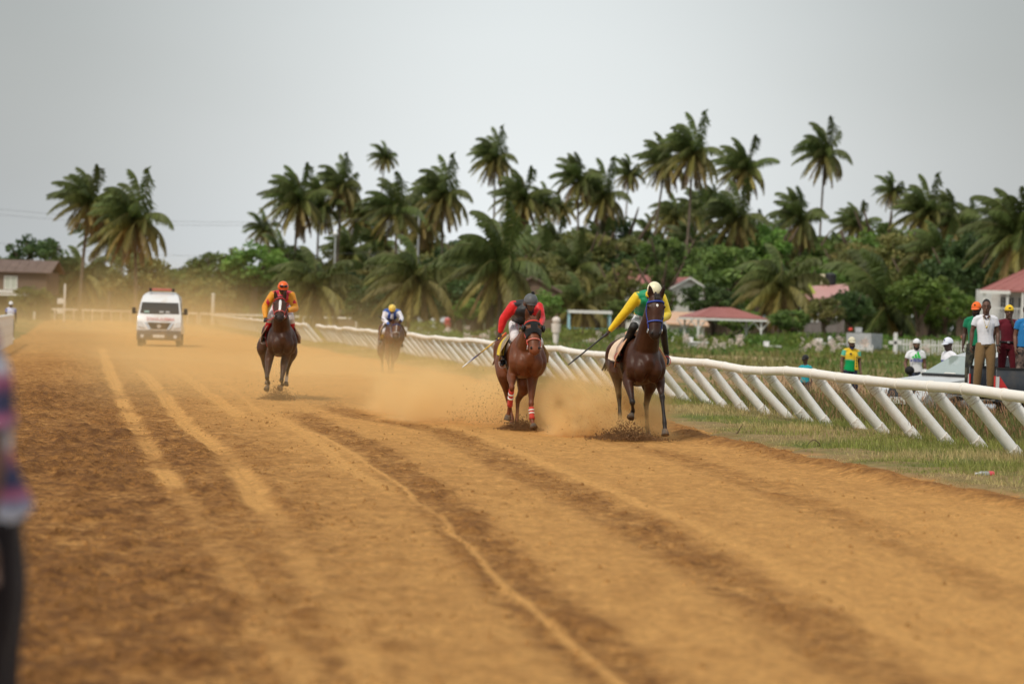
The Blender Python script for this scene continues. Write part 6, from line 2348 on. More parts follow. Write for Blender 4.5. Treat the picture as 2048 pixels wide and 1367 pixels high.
        v, f, cc = loft(ring, [0.006] * 17, (0, 1, 0), 6, 1, color=c.get('stirrup', (0.5, 0.5, 0.5)))
        mesh_obj('stirrup', [tuple(p) for p in v], f, M_TACK, root, True, cols=cc)
    # helmet
    hc = c['helmet']
    hu = V3(J.get('hup', J.get('up', (0, 0, 1))))
    ctr = hd + (hu.normalized() * 0.022)
    Q = [dome(ctr, fd, hu, (0.112, 0.132, 0.122), color=hc, low=-0.30)]
    Q.append(brim(ctr, fd, hu, 0.098, 0.106, 0.035, 0.02, c.get('peak', hc), u0=-0.012))
    plain('helmet', Q, M_HARD if not c.get('cloth_helmet') else M_SILK, root)
    if c.get('pompom'):
        v, f, cc = ball(ctr + hu.normalized() * 0.125 + V3((0.02, 0, 0)), 0.032, c['pompom'])
        mesh_obj('pompom', [tuple(p) for p in v], f, M_CLOTH, root, True, cols=cc)
    fdn = fd.normalized()
    upn = (hu - fdn * hu.dot(fdn)).normalized()
    sdn = fdn.cross(upn)
    if c.get('goggles'):
        lo, col, _ = c['goggles']
        Q = []
        for s in (-1, 1):
            Q.append(loft([hd + sdn * s * 0.012 + fdn * (0.10 + lo[1]) + upn * lo[0], hd + sdn * s * 0.055 + fdn * (0.088 + lo[1]) + upn * lo[0], hd + sdn * s * 0.075 + fdn * (0.055 + lo[1] * 0.5) + upn * lo[0]],
                          [(0.022, 0.014), (0.026, 0.014), (0.016, 0.01)], tuple(upn), 10, 3, color=col))
        band = [hd + sdn * 0.112 * math.cos(t) + fdn * 0.128 * math.sin(t) + upn * (lo[0] + 0.005) for t in np.linspace(PI * -0.95, PI * -0.05, 13)]
        Q.append(loft(band, [(0.01, 0.004)] * 13, tuple(upn), 6, 1, color=col))
        plain('goggles', Q, M_HARD, root)
    strap = [hd + sdn * 0.082 * math.cos(t) + upn * (0.02 + 0.145 * math.sin(t)) + fdn * 0.03 for t in np.linspace(PI, 2 * PI, 13)]
    v, f, cc = loft(strap, [(0.004, 0.008)] * 13, tuple(fdn), 6, 1, color=(0.02, 0.02, 0.02))
    mesh_obj('chin_strap', [tuple(p) for p in v], f, M_TACK, root, True, cols=cc)
    return root


def place_text(body, size, material, parent, pos, nrm, up, name='lettering'):
    """flat lettering lying on a surface point with a given normal"""
    me = text_mesh(body, size, material, name)
    n, u = V3(nrm).normalized(), V3(up)
    u = (u - n * u.dot(n)).normalized()
    x = u.cross(n)
    me.transform(Matrix((x, -n, u)).transposed().to_4x4())
    o = bpy.data.objects.new(name, me)
    COL.objects.link(o)
    o.parent = parent
    o.location = pos
    return o


def rein(hand, ring, sag, color, parent):
    a, b = V3(hand), V3(ring)
    pts = [lerp(a, b, t) + V3((0, 0, -sag * math.sin(PI * t))) for t in (0, 0.25, 0.5, 0.75, 1)]
    v, f, c = loft(pts, [(0.005, 0.011)] * 5, (1, 0, 0), 6, 3, color=color)
    mesh_obj('rein', [tuple(p) for p in v], f, M_TACK, parent, True, cols=c)


def whip(label, fr, a, b, cols):
    root = empty('riding_whip', fr.o, fr.rz)
    tag(root, label, 'whip')
    a, b = V3(a), V3(b)
    ts = [0, 0.1, 0.18, 0.4, 0.7, 0.9, 1.0]
    rr = [0.017, 0.017, 0.013, 0.012, 0.012, 0.012, 0.018]
    v, f, c = loft([lerp(a, b, t) for t in ts[:3]], rr[:3], (0, 1, 0), 8, 2, color=cols[:3])
    mesh_obj('handle', [tuple(p) for p in v], f, M_LEATHER, root, True, cols=c)
    v, f, c = loft([lerp(a, b, t) for t in ts[2:6]], rr[2:6], (0, 1, 0), 8, 4, color=cols[3:7])
    mesh_obj('shaft', [tuple(p) for p in v], f, M_LEATHER, root, True, cols=c)
    v, f, c = loft([lerp(a, b, t) for t in (0.89, 0.95, 1.0)], [(0.012, 0.010), (0.020, 0.010), (0.019, 0.008)], (0, 1, 0), 8, 2, color=cols[7])
    mesh_obj('flap', [tuple(p) for p in v], f, M_LEATHER, root, True, cols=c)


# ------------------------------------------------------------------ the four runners
HEADING = math.radians(10.4)


def runner_frame(px, py):
    g = ground(px, py)
    d = V3((-math.sin(HEADING), math.cos(HEADING), 0)) * 0.4
    return Frame((g.x + d.x, g.y + d.y, 0.0), HEADING)


def zz(ox, oy, k):
    return lambda x, y: (ox + x / k, oy + y / k)


def pts(fr, z, *rows):
    return [fr.L(*z(x, y), yl) for x, y, yl in rows]


# --- leader: dark bay, jockey in green and yellow
frA = runner_frame(1284, 880)
zA = zz(1100, 520, 3.5975)
poseA = dict(
    poll=frA.L(*zA(762, 262), -1.02), nose=frA.L(*zA(753, 562), -1.22),
    fr=pts(frA, zA, (560, 850, -0.36), (592, 1020, -0.72), (597, 1085, -0.42), (580, 1132, -0.50)),
    fl=pts(frA, zA, (786, 850, -0.40), (806, 985, -0.66), (824, 1165, -0.84), (829, 1258, -0.92)),
    hr=pts(frA, zA, (478, 800, 0.52), (497, 985, 0.84), (503, 1105, 0.72), (506, 1188, 0.62)),
    hl=pts(frA, zA, (722, 880, 0.45), (692, 1040, 0.70), (700, 1205, 0.52), (709, 1282, 0.42)), ear=0.3)
hA, hpA, ringA, HA = make_horse('horse', 'dark bay leading horse with white star under blue browband', frA, poseA, (0.050, 0.017, 0.008), (0.014, 0.011, 0.010), 'star', group='horses racing on the dirt track')
bridle(hA, hpA, ringA, HA, (0.02, 0.05, 0.32), (0.05, 0.09, 0.40))
saddlery(hA, 0.0, (0.78, 0.60, 0.44), (0.05, 0.03, 0.02), (0.62, 0.34, 0.19), y0=0.0, y1=0.70)
JA = dict(
    head=frA.L(*zA(750, 222), -0.52), face=(0.05, -0.80, -0.62), up=(0, -0.4, 1), hup=(0.0, -0.45, 0.9),
    pelvis=frA.L(*zA(672, 405), 0.30), chest=frA.L(*zA(705, 275), -0.20),
    sR=frA.L(*zA(632, 262), -0.20), sL=frA.L(*zA(798, 268), -0.30),
    eR=frA.L(*zA(545, 372), -0.10), wR=frA.L(*zA(425, 512), 0.08), eL=frA.L(*zA(842, 395), -0.40), wL=frA.L(*zA(800, 430), -0.72),
    hR=frA.L(*zA(645, 420), 0.26), hL=frA.L(*zA(712, 420), 0.26), kR=frA.L(*zA(603, 478), -0.12), kL=frA.L(*zA(808, 490), -0.12),
    aR=frA.L(*zA(512, 662), 0.14), aL=frA.L(*zA(838, 672), 0.12), tR=frA.L(*zA(482, 712), -0.04), tL=frA.L(*zA(842, 745), -0.06),
    nR=(0.5, -0.6, 0.6), nL=(0.8, 0, 0.5))
jA = make_jockey('jockey with cream helmet and green and yellow silks riding the leader', frA, JA, dict(
    jacket=(0.0, 0.27, 0.11), sleeve=(0.84, 0.60, 0.02), yoke=(0.0, 0.27, 0.11), hem=(0.75, 0.48, 0.015), collar=(0.75, 0.5, 0.02),
    breeches=(0.76, 0.74, 0.78), knee=(0.02, 0.02, 0.02), boot=BLACK, gaiter=BLACK, helmet=(0.82, 0.76, 0.52), boot_top=0.0, stirrup=(0.5, 0.02, 0.03), hide_eyes=True, glove=(0.075, 0.035, 0.022)))
rein(JA['wL'] + V3((0, -0.06, 0.0)), head_side(HA, hpA, 0.82, 1, -0.02, 1.2), 0.08, (0.45, 0.5, 0.55), hA)
rein(JA['wL'] + V3((-0.1, -0.03, -0.05)), head_side(HA, hpA, 0.82, -1, -0.02, 1.2), 0.02, (0.4, 0.52, 0.6), hA)
M_INK = mat('print_ink', (0.03, 0.025, 0.05), 0.8, var=0.1)
M_INKR = mat('print_ink_red', (0.55, 0.08, 0.16), 0.8, var=0.1)
M_INKW = mat('print_ink_white', (0.8, 0.8, 0.8), 0.8, var=0.05)
M_INKG = mat('print_ink_green', (0.05, 0.55, 0.10), 0.8, var=0.05)
M_INKB = mat('print_ink_blue', (0.03, 0.05, 0.30), 0.8, var=0.05)
tp = lerp(JA['hR'], JA['kR'], 0.45) + V3((-0.012, -0.125, 0.03))
place_text('METRO', 0.062, M_INK, jA, tp + V3((-0.025, 0, 0)), (-0.15, -0.95, 0.3), (1, -0.2, 0.12))
place_text('METRO', 0.04, M_INKR, jA, tp + V3((0.03, 0.01, 0)), (0.1, -0.95, 0.3), (1, -0.2, 0.12))
whip('black riding whip held low by the green and yellow jockey', frA, frA.L(*zA(412, 527), 0.02), frA.L(*zA(133, 752), 0.05), [BLACK] * 8)

# --- second: chestnut with black hood, jockey in black and red
frB = runner_frame(1049, 861)
zB = zz(900, 540, 4.0206)
poseB = dict(
    poll=frB.L(*zB(662, 400), -1.0), nose=frB.L(*zB(680, 668), -1.36),
    fr=pts(frB, zB, (500, 850, -0.40), (497, 942, -0.70), (478, 1115, -0.46), (462, 1200, -0.42)),
    fl=pts(frB, zB, (662, 880, -0.38), (652, 1075, -0.52), (660, 1205, -0.62), (674, 1268, -0.72)),
    hr=pts(frB, zB, (432, 850, 0.52), (468, 1040, 0.80), (500, 1195, 0.58), (497, 1268, 0.47)),
    hl=pts(frB, zB, (602, 930, 0.48), (545, 1045, 0.78), (538, 1205, 0.70), (546, 1280, 0.62)), ear=0.2)
hB, hpB, ringB, HB = make_horse('horse', 'chestnut horse in black blinker hood with red and white leg bandages', frB, poseB, (0.150, 0.048, 0.019), (0.15, 0.045, 0.02), None, group='horses racing on the dirt track')
bridle(hB, hpB, ringB, HB, (0.62, 0.05, 0.03), (0.66, 0.2, 0.15), nose=0.66, brow=0.13)
saddlery(hB, 0.0, (0.70, 0.50, 0.03), (0.02, 0.02, 0.02), (0.46, 0.33, 0.16), y0=-0.02, y1=0.55)
# hood: a cloth shell over the forehead with two eye cups
rows = np.array(HB['HEAD'])
hv, hf = [], []
NT, NA = 12, 18
for i in range(NT + 1):
    t = 0.07 + 0.47 * i / NT
    a = np.interp(t, rows[:, 0], rows[:, 1]) * 1.07 + 0.004
    b = np.interp(t, rows[:, 0], rows[:, 2]) * 1.06 + 0.004
    f0 = np.interp(t, rows[:, 0], rows[:, 3])
    for j in range(NA + 1):
        th = -0.25 + (PI + 0.5) * j / NA
        tt = t
        if i == NT:
            tt = t - 0.10 * (1 - abs(math.cos(th))) + 0.05 * abs(math.cos(th))
        hv.append(tuple(hpB(tt, a * math.cos(th), f0 + b * math.sin(th))))
for i in range(NT):
    for j in range(NA):
        th = -0.25 + (PI + 0.5) * (j + 0.5) / NA
        tc = 0.07 + 0.47 * (i + 0.5) / NT
        if 0.22 < tc < 0.34 and 0.42 < abs(th - PI / 2) < 1.1:
            continue
        q = i * (NA + 1) + j
        hf.append((q, q + 1, q + NA + 2, q + NA + 1))
hood = mesh_obj('blinker_hood', hv, hf, M_CLOTH, hB, True, cols=np.tile(BLACK, (len(hv), 1)))
hood.modifiers.new('t', 'SOLIDIFY').thickness = 0.006
for s in (-1, 1):
    c = hpB(0.29, s * 0.164, 0.025)
    mb = MB().sphere((0, 0, 0), (0.030, 0.055, 0.060), 14, 8)
    vv = [tuple(c + V3(p)) for p in mb.v]
    mesh_obj('eye_cup', vv, mb.f, M_LEATHER, hB, True, cols=np.tile((0.008, 0.008, 0.009), (len(vv), 1)))
bandage(hB, lerp(poseB['fr'][1], poseB['fr'][2], 0.12), lerp(poseB['fr'][1], poseB['fr'][2], 0.85), 0.042)
bandage(hB, lerp(poseB['fl'][1], poseB['fl'][2], 0.22), lerp(poseB['fl'][1], poseB['fl'][2], 0.95), 0.042)
JB = dict(
    head=frB.L(*zB(648, 258), -0.55), face=(0.0, -0.97, -0.22), up=(0, -0.2, 1), hup=(0.05, -0.17, 0.98),
    pelvis=frB.L(*zB(560, 425), 0.26), chest=frB.L(*zB(610, 320), -0.22),
    sR=frB.L(*zB(515, 282), -0.20), sL=frB.L(*zB(708, 290), -0.26),
    eR=frB.L(*zB(430, 395), -0.12), wR=frB.L(*zB(402, 505), -0.10), eL=frB.L(*zB(732, 390), -0.38), wL=frB.L(*zB(718, 455), -0.72),
    hR=frB.L(*zB(520, 435), 0.22), hL=frB.L(*zB(605, 435), 0.24), kR=frB.L(*zB(518, 545), -0.16), kL=frB.L(*zB(716, 575), -0.14),
    aR=frB.L(*zB(438, 700), 0.12), aL=frB.L(*zB(738, 735), 0.10), tR=frB.L(*zB(415, 765), -0.08), tL=frB.L(*zB(748, 795), -0.08),
    nR=(0.5, -0.6, 0.5), nL=(0.8, 0, 0.5))
jB = make_jockey('jockey in grey pompom cap with black vest and red sleeves', frB, JB, dict(
    jacket=(0.012, 0.012, 0.014), sleeve=(0.72, 0.018, 0.02), shoulder=(0.72, 0.018, 0.02), yoke=(0.014, 0.014, 0.016), hem=(0.5, 0.36, 0.10),
    breeches=(0.76, 0.72, 0.73), boot=BLACK, gaiter=(0.74, 0.7, 0.7), boot_top=0.18, helmet=(0.10, 0.105, 0.11), pompom=(0.008, 0.008, 0.008), cloth_helmet=True,
    goggles=((0.012, 0.004), (0.015, 0.012, 0.012), 0), glove=(0.06, 0.03, 0.02), skin=(0.13, 0.065, 0.042)))
rein(JB['wL'] + V3((0, -0.06, 0)), head_side(HB, hpB, 0.82, 1, -0.02, 1.2), 0.05, (0.6, 0.08, 0.05), hB)
rein(JB['wL'] + V3((-0.12, 0, 0)), head_side(HB, hpB, 0.82, -1, -0.02, 1.2), 0.05, (0.6, 0.08, 0.05), hB)
tp = lerp(JB['hR'], JB['kR'], 0.42) + V3((-0.01, -0.13, 0.03))
place_text('METRO', 0.055, M_INK, jB, tp + V3((-0.045, 0.03, 0)), (-0.35, -0.9, 0.3), (1, -0.4, 0.12))
place_text('METRO', 0.05, M_INKR, jB, tp + V3((0.02, 0.0, 0)), (-0.1, -0.95, 0.3), (1, -0.2, 0.12))
for k in range(3):
    t = 0.09 + k * 0.05
    a = lerp(JB['kR'], JB['aR'], t)
    b = lerp(JB['kR'], JB['aR'], t + 0.02)
    v, f, c = loft([a, b], [(0.075, 0.075)] * 2, (1, 0, 0), 12, 1, flat=True, color=BLACK)
    mesh_obj('knee_band', [tuple(p) for p in v], f, M_CLOTH, jB, True, cols=c)
whip('red, yellow, blue and white riding whip held by the red sleeved jockey', frB, frB.L(*zB(450, 505), -0.12), frB.L(*zB(102, 778), -0.06),
     [(0.7, 0.05, 0.02), (0.75, 0.3, 0.02), (0.75, 0.5, 0.02), (0.02, 0.03, 0.2), (0.7, 0.45, 0.03), (0.02, 0.02, 0.12), (0.75, 0.75, 0.75), (0.8, 0.8, 0.8)])

# --- third: dark brown with blaze, jockey in red and orange
frC = runner_frame(560, 798)
zC = zz(480, 540, 5.0625)
poseC = dict(
    poll=frC.L(*zC(405, 300), -0.95), nose=frC.L(*zC(398, 506), -1.40),
    fr=pts(frC, zC, (296, 900, -0.36), (274, 1085, -0.72), (292, 1140, -0.40), (268, 1208, -0.52)),
    fl=pts(frC, zC, (455, 910, -0.36), (421, 1112, -0.70), (428, 1160, -0.40), (402, 1198, -0.50)),
    hr=pts(frC, zC, (222, 790, 0.60), (246, 960, 1.02), (270, 1080, 1.10), (278, 1150, 1.05)),
    hl=pts(frC, zC, (530, 830, 0.60), (486, 985, 1.00), (472, 1090, 1.05), (464, 1165, 1.00)), ear=0.3, lift=0.04)
hC, hpC, ringC, HC = make_horse('horse', 'dark brown horse with wide white blaze and red bridle', frC, poseC, (0.060, 0.023, 0.012), (0.016, 0.011, 0.010), 'blaze', sock=('hl',), group='horses racing on the dirt track')
bridle(hC, hpC, ringC, HC, (0.55, 0.03, 0.03), (0.62, 0.12, 0.10), nose=0.70, brow=0.10)
saddlery(hC, 0.04, (0.55, 0.03, 0.05), (0.6, 0.03, 0.05), (0.45, 0.30, 0.20), y0=0.0, y1=0.5)
JC = dict(
    head=frC.L(*zC(436, 182), -0.50), face=(0.0, -0.98, -0.15), up=(0, -0.1, 1), hup=(0, -0.12, 1),
    pelvis=frC.L(*zC(420, 370), 0.26), chest=frC.L(*zC(428, 275), -0.22),
    sR=frC.L(*zC(338, 245), -0.22), sL=frC.L(*zC(518, 250), -0.24),
    eR=frC.L(*zC(254, 375), -0.22), wR=frC.L(*zC(258, 490), -0.48), eL=frC.L(*zC(558, 388), -0.36), wL=frC.L(*zC(478, 412), -0.70),
    hR=frC.L(*zC(365, 385), 0.22), hL=frC.L(*zC(470, 385), 0.22), kR=frC.L(*zC(310, 480), -0.16), kL=frC.L(*zC(518, 488), -0.16),
    aR=frC.L(*zC(250, 668), 0.10), aL=frC.L(*zC(543, 690), 0.10), tR=frC.L(*zC(228, 722), -0.10), tL=frC.L(*zC(556, 745), -0.10),
    dR=(0, -0.6, -0.6), nR=(0.8, 0, 0.3), nL=(0.8, 0, 0.5))
jC = make_jockey('jockey with orange helmet and goggles in red and orange silks', frC, JC, dict(
    jacket=(0.50, 0.012, 0.035), sleeve=(0.72, 0.29, 0.012), yoke=(0.50, 0.012, 0.035), collar=(0.6, 0.3, 0.02),
    breeches=(0.72, 0.66, 0.64), boot=BLACK, gaiter=(0.55, 0.015, 0.03), boot_top=0.12, helmet=(0.85, 0.13, 0.012), peak=(0.85, 0.1, 0.012),
    goggles=((0.055, 0.038), (0.01, 0.01, 0.02), 0), glove=(0.012, 0.01, 0.01)))
for S, s in (('R', -1), ('L', 1)):
    c = lerp(JC['s' + S], JC['e' + S], 0.62) + V3((s * 0.01, -0.068, 0))
    v, f, cc = loft([c + V3((0, 0.008, 0.075)), c, c + V3((0, 0.008, -0.075))], [(0.005, 0.008), (0.042, 0.014), (0.005, 0.008)], (1, 0, 0), 10, 3, color=(0.50, 0.012, 0.03))
    mesh_obj('sleeve_diamond', [tuple(p) for p in v], f, M_SILK, jC, True, cols=cc)
v, f, cc = loft([JC['head'] + V3((-0.05, -0.088, 0.008)), JC['head'] + V3((0.0, -0.105, 0.004)), JC['head'] + V3((0.05, -0.088, 0.008))], [(0.018, 0.012)] * 3, (0, 0, 1), 8, 3, color=(0.05, 0.05, 0.055))
mesh_obj('eye_shield', [tuple(p) for p in v], f, M_HARD, jC, True, cols=cc)
rein(JC['wL'] + V3((0, -0.06, 0)), head_side(HC, hpC, 0.82, 1, -0.02, 1.2), 0.06, (0.55, 0.05, 0.05), hC)
rein(JC['wR'] + V3((0.02, -0.06, -0.03)), head_side(HC, hpC, 0.82, -1, -0.02, 1.2), 0.02, (0.55, 0.05, 0.05), hC)

# --- fourth: bay half lost in dust, jockey in white and blue
frD = runner_frame(786, 747)
zD = zz(700, 580, 7.594)
poseD = dict(
    poll=frD.L(*zD(705, 520), -0.98), nose=frD.L(*zD(692, 745), -1.28),
    fr=pts(frD, zD, (570, 985, -0.36), (580, 1090, -0.50), (592, 1195, -0.52), (600, 1250, -0.56)),
    fl=pts(frD, zD, (695, 985, -0.36), (655, 1095, -0.62), (650, 1190, -0.50), (640, 1250, -0.56)),
    hr=pts(frD, zD, (470, 940, 0.55), (490, 1070, 0.92), (490, 1190, 0.85), (496, 1250, 0.78)),
    hl=pts(frD, zD, (660, 950, 0.55), (640, 1080, 0.90), (626, 1190, 0.75), (622, 1250, 0.68)), ear=0.2)
hD, hpD, ringD, HD = make_horse('horse', 'bay horse trailing behind with white strip on nose, legs lost in dust', frD, poseD, (0.11, 0.042, 0.022), (0.05, 0.028, 0.02), 'strip', group='horses racing on the dirt track')
bridle(hD, hpD, ringD, HD, (0.04, 0.06, 0.2), (0.6, 0.55, 0.5), nose=0.64, brow=0.12)
saddlery(hD, 0.0, (0.45, 0.30, 0.16), (0.1, 0.1, 0.1), (0.40, 0.26, 0.14), y0=0.0, y1=0.5)
JD = dict(
    head=frD.L(*zD(640, 288), -0.50), face=(-0.05, -0.92, -0.38), up=(0, -0.35, 1), hup=(0, -0.42, 0.9),
    pelvis=frD.L(*zD(590, 500), 0.25), chest=frD.L(*zD(630, 370), -0.2),
    sR=frD.L(*zD(548, 320), -0.2), sL=frD.L(*zD(728, 325), -0.22),
    eR=frD.L(*zD(512, 445), -0.25), wR=frD.L(*zD(598, 525), -0.62), eL=frD.L(*zD(782, 430), -0.36), wL=frD.L(*zD(764, 490), -0.70),
    hR=frD.L(*zD(550, 520), 0.2), hL=frD.L(*zD(660, 520), 0.2), kR=frD.L(*zD(522, 620), -0.15), kL=frD.L(*zD(756, 640), -0.15),
    aR=frD.L(*zD(462, 770), 0.1), aL=frD.L(*zD(782, 815), 0.1), tR=frD.L(*zD(450, 820), -0.08), tL=frD.L(*zD(792, 860), -0.08),
    nR=(0.8, 0, 0.4), nL=(0.8, 0, 0.5))
jD = make_jockey('jockey with yellow helmet in white and blue silks on the last horse', frD, JD, dict(
    jacket=(0.02, 0.055, 0.28), sleeve=(0.76, 0.74, 0.80), shoulder=(0.03, 0.09, 0.36), yoke=(0.03, 0.11, 0.40), hem=(0.76, 0.74, 0.8), cuff=(0.03, 0.1, 0.40), collar=(0.75, 0.75, 0.8),
    breeches=(0.72, 0.72, 0.78), boot=(0.05, 0.035, 0.02), gaiter=(0.55, 0.42, 0.08), helmet=(0.80, 0.56, 0.11), cloth_helmet=True, goggles=((0.012, 0.004), (0.015, 0.012, 0.012), 0)))
a, b = JD['chest'], JD['head']
v, f, cc = loft([JD['chest'] + V3((0, -0.15, 0.08)), JD['chest'] + V3((0, -0.16, -0.02)), JD['chest'] + V3((0, -0.12, -0.12))], [(0.035, 0.012), (0.04, 0.012), (0.05, 0.012)], (1, 0, 0), 10, 3, color=(0.76, 0.74, 0.8))
mesh_obj('jacket_front', [tuple(p) for p in v], f, M_SILK, jD, True, cols=cc)
rein(JD['wL'] + V3((0, -0.06, 0)), head_side(HD, hpD, 0.82, 1, -0.02, 1.2), 0.03, (0.4, 0.35, 0.3), hD)
rein(JD['wR'] + V3((0.02, -0.06, 0)), head_side(HD, hpD, 0.82, -1, -0.02, 1.2), 0.10, (0.6, 0.58, 0.6), hD)
whip('short brown whip tucked under the arm of the blue vested jockey', frD, frD.L(*zD(640, 525), -0.64), frD.L(*zD(432, 395), -0.2), [(0.03, 0.02, 0.02)] * 8)
# ------------------------------------------------------------------ spectators
def spectator(label, loc, rz, Hh, c, pose=None, voxel=0.012, group='spectators'):
    """a standing person facing -y before the turn; c: colours and garments"""
    k = Hh / 1.75
    J = dict(pelvis=(0, 0, 0.95), waist=(0, 0.0, 1.08), chest=(0, 0.0, 1.28), neck=(0, 0.012, 1.455), head=(0, -0.02, 1.615),
             sR=(-0.168, 0.01, 1.395), sL=(0.168, 0.01, 1.395), eR=(-0.222, 0.035, 1.13), eL=(0.222, 0.035, 1.13), wR=(-0.235, -0.05, 0.89), wL=(0.235, -0.05, 0.89),
             hR=(-0.09, 0, 0.92), hL=(0.09, 0, 0.92), kR=(-0.115, -0.015, 0.50), kL=(0.115, -0.015, 0.50), aR=(-0.13, 0.03, 0.09), aL=(0.13, 0.03, 0.09),
             tR=(-0.16, -0.15, 0.035), tL=(0.16, -0.15, 0.035), face=(0, -1, -0.02), belly=0.0)
    J.update(pose or {})
    tilt = ((len(label) * 7) % 9 - 4) / 4.0           # weight on one leg, shoulders a little uneven
    for q in ('pelvis', 'hR', 'hL'):
        J[q] = (J[q][0] + 0.028 * tilt, J[q][1], J[q][2] - 0.006 * abs(tilt))
    for q, s_ in (('sR', -1), ('sL', 1)):
        J[q] = (J[q][0] - 0.012 * tilt, J[q][1] + 0.012 * tilt * s_, J[q][2] + 0.012 * tilt * s_)
    J['chest'] = (J['chest'][0] - 0.012 * tilt, J['chest'][1], J['chest'][2])
    kn_ = 'kR' if tilt > 0 else 'kL'
    J[kn_] = (J[kn_][0], J[kn_][1] - 0.05 * abs(tilt), J[kn_][2] + 0.004)
    for q in J:
        if q not in ('face', 'belly'):
            J[q] = V3(J[q]) * k
    root = empty('person', loc, rz)
    tag(root, label, 'person', group)
    sk = c.get('skin', SKIN_D)
    fat = c.get('fat', 1.0)
    P, q, sd = head_parts(J['head'], J['face'], (0, 0, 1), sk, k * 1.06)
    P.append(loft([J['neck'] - V3((0, 0, 0.06 * k)), J['neck'], J['head'] + V3((0, 0.02, -0.06))], [0.075 * k, 0.066 * k, 0.062 * k], color=sk))
    P.append(loft([J['pelvis'] - V3((0, 0, 0.05)), J['pelvis'], J['waist'], J['chest'], lerp(J['chest'], J['neck'], 0.62), J['neck']],
                  [(0.13 * k, 0.1 * k), (0.15 * k * fat, 0.11 * k * fat), (0.135 * k * fat, 0.1 * k * fat), (0.16 * k, 0.115 * k), (0.13 * k, 0.09 * k), (0.06 * k, 0.06 * k)], color=sk))
    extra = eye_parts(q, k)
    for S, s in (('R', -1), ('L', 1)):
        sh, el, wr, hp_, kn, an, to = [J[a + S] for a in 'sewhkat']
        P.append(loft([sh, lerp(sh, el, 0.45), el, lerp(el, wr, 0.35), wr], [0.055 * k, 0.05 * k, 0.041 * k, 0.042 * k, 0.028 * k], color=sk))
        P.append(loft([hp_, lerp(hp_, kn, 0.5), kn, lerp(kn, an, 0.35), an], [0.085 * k, 0.075 * k, 0.054 * k, 0.056 * k, 0.036 * k], color=sk))
        P.append(loft([an + V3((0, 0.03, -0.04)), lerp(an, to, 0.5) + V3((0, 0, -0.01)), to], [0.035 * k, 0.036 * k, 0.025 * k], color=sk))
        extra += hand_parts(wr, (J['d' + S] if 'd' + S in J else (wr - el) + V3((0, -0.03, -0.05))), (0, 1, 0.1), sk, k, 0.55, -1 if S == 'L' else -1)
    fuse('body', P, voxel * 0.9, 2, M_SKIN, root, extra=extra)
    # shirt
    sc = c['shirt']
    slv = c.get('sleeve', sc)
    ln = c.get('sleeve_len', 0.55)
    hem = lerp(J['pelvis'], J['waist'], -0.35 if not c.get('tuck') else 0.35)
    low = c.get('lower', sc)
    T = [loft([hem, J['pelvis'] if not c.get('tuck') else lerp(J['pelvis'], J['waist'], 0.6), J['waist'], J['chest'], lerp(J['chest'], J['neck'], 0.55), lerp(J['chest'], J['neck'], 0.92)],
              [(0.160 * k * fat, 0.126 * k * fat), (0.158 * k * fat, 0.124 * k * fat), (0.148 * k * fat, 0.120 * k * fat), (0.170 * k, 0.130 * k), (0.140 * k, 0.105 * k), (0.078 * k, 0.074 * k)],
              color=[low, low, low, c.get('upper', sc), c.get('upper', sc), c.get('upper', sc)], flat=True)]
    T.append(loft([J['sR'], lerp(J['sR'], J['sL'], 0.5) + V3((0, 0, 0.02 * k)), J['sL']], [(0.062 * k, 0.056 * k), (0.075 * k, 0.07 * k), (0.062 * k, 0.056 * k)], (0, 1, 0), color=c.get('upper', sc)))
    for S in 'RL':
        sh, el, wr = J['s' + S], J['e' + S], J['w' + S]
        T.append(loft([lerp(sh, el, -0.04), lerp(sh, el, 0.3), lerp(sh, el, ln)], [0.062 * k, 0.068 * k, 0.066 * k], color=[slv, slv, c.get('cuff', slv)], flat=True))
    fuse('shirt', T, voxel, 2, M_CLOTH, root, snap=True)
    # trousers or shorts
    tc = c['trousers']
    end = c.get('leg_len', 0.94)
    wide = c.get('wide', 1.0)
    B = [loft([lerp(J['pelvis'], J['waist'], 0.42), J['pelvis'], J['pelvis'] - V3((0, 0, 0.09 * k))], [(0.142 * k * fat, 0.108 * k * fat), (0.155 * k * fat, 0.118 * k * fat), (0.12 * k, 0.105 * k)], color=tc, flat=True)]
    for S in 'RL':
        hp_, kn, an = J['h' + S], J['k' + S], J['a' + S]
        L = [hp_, lerp(hp_, kn, 0.5), kn]
        Rr = [0.098 * k, 0.09 * k * wide, 0.074 * k * wide]
        if end > 0.55:
            L += [lerp(kn, an, 0.5), lerp(kn, an, end)]
            Rr += [0.07 * k * wide, 0.062 * k * wide]
        else:
            L += [lerp(kn, an, 0.12)]
            Rr += [0.085 * k * wide]
        B.append(loft(L, Rr, color=tc, flat=True))
    tm = M_CLOTH if not c.get('camo') else CAMO[c['camo']]
    fuse('trousers', B, voxel, 2, tm, root)
    for S in 'RL':
        an, to = J['a' + S], J['t' + S]
        v, f, cc = loft([an + V3((0, 0.055, -0.035)) * k, an + V3((0, 0.01, -0.02)) * k, lerp(an, to, 0.55) + V3((0, 0, 0.005)), to], [(0.04 * k, 0.05 * k), (0.046 * k, 0.058 * k), (0.05 * k, 0.042 * k), (0.04 * k, 0.026 * k)], color=c.get('shoe', BLACK))
        mesh_obj('shoe', [tuple(p) for p in v], f, M_LEATHER, root, True, cols=cc)
    # head wear or hair
    hd, fd = J['head'], V3(J['face'])
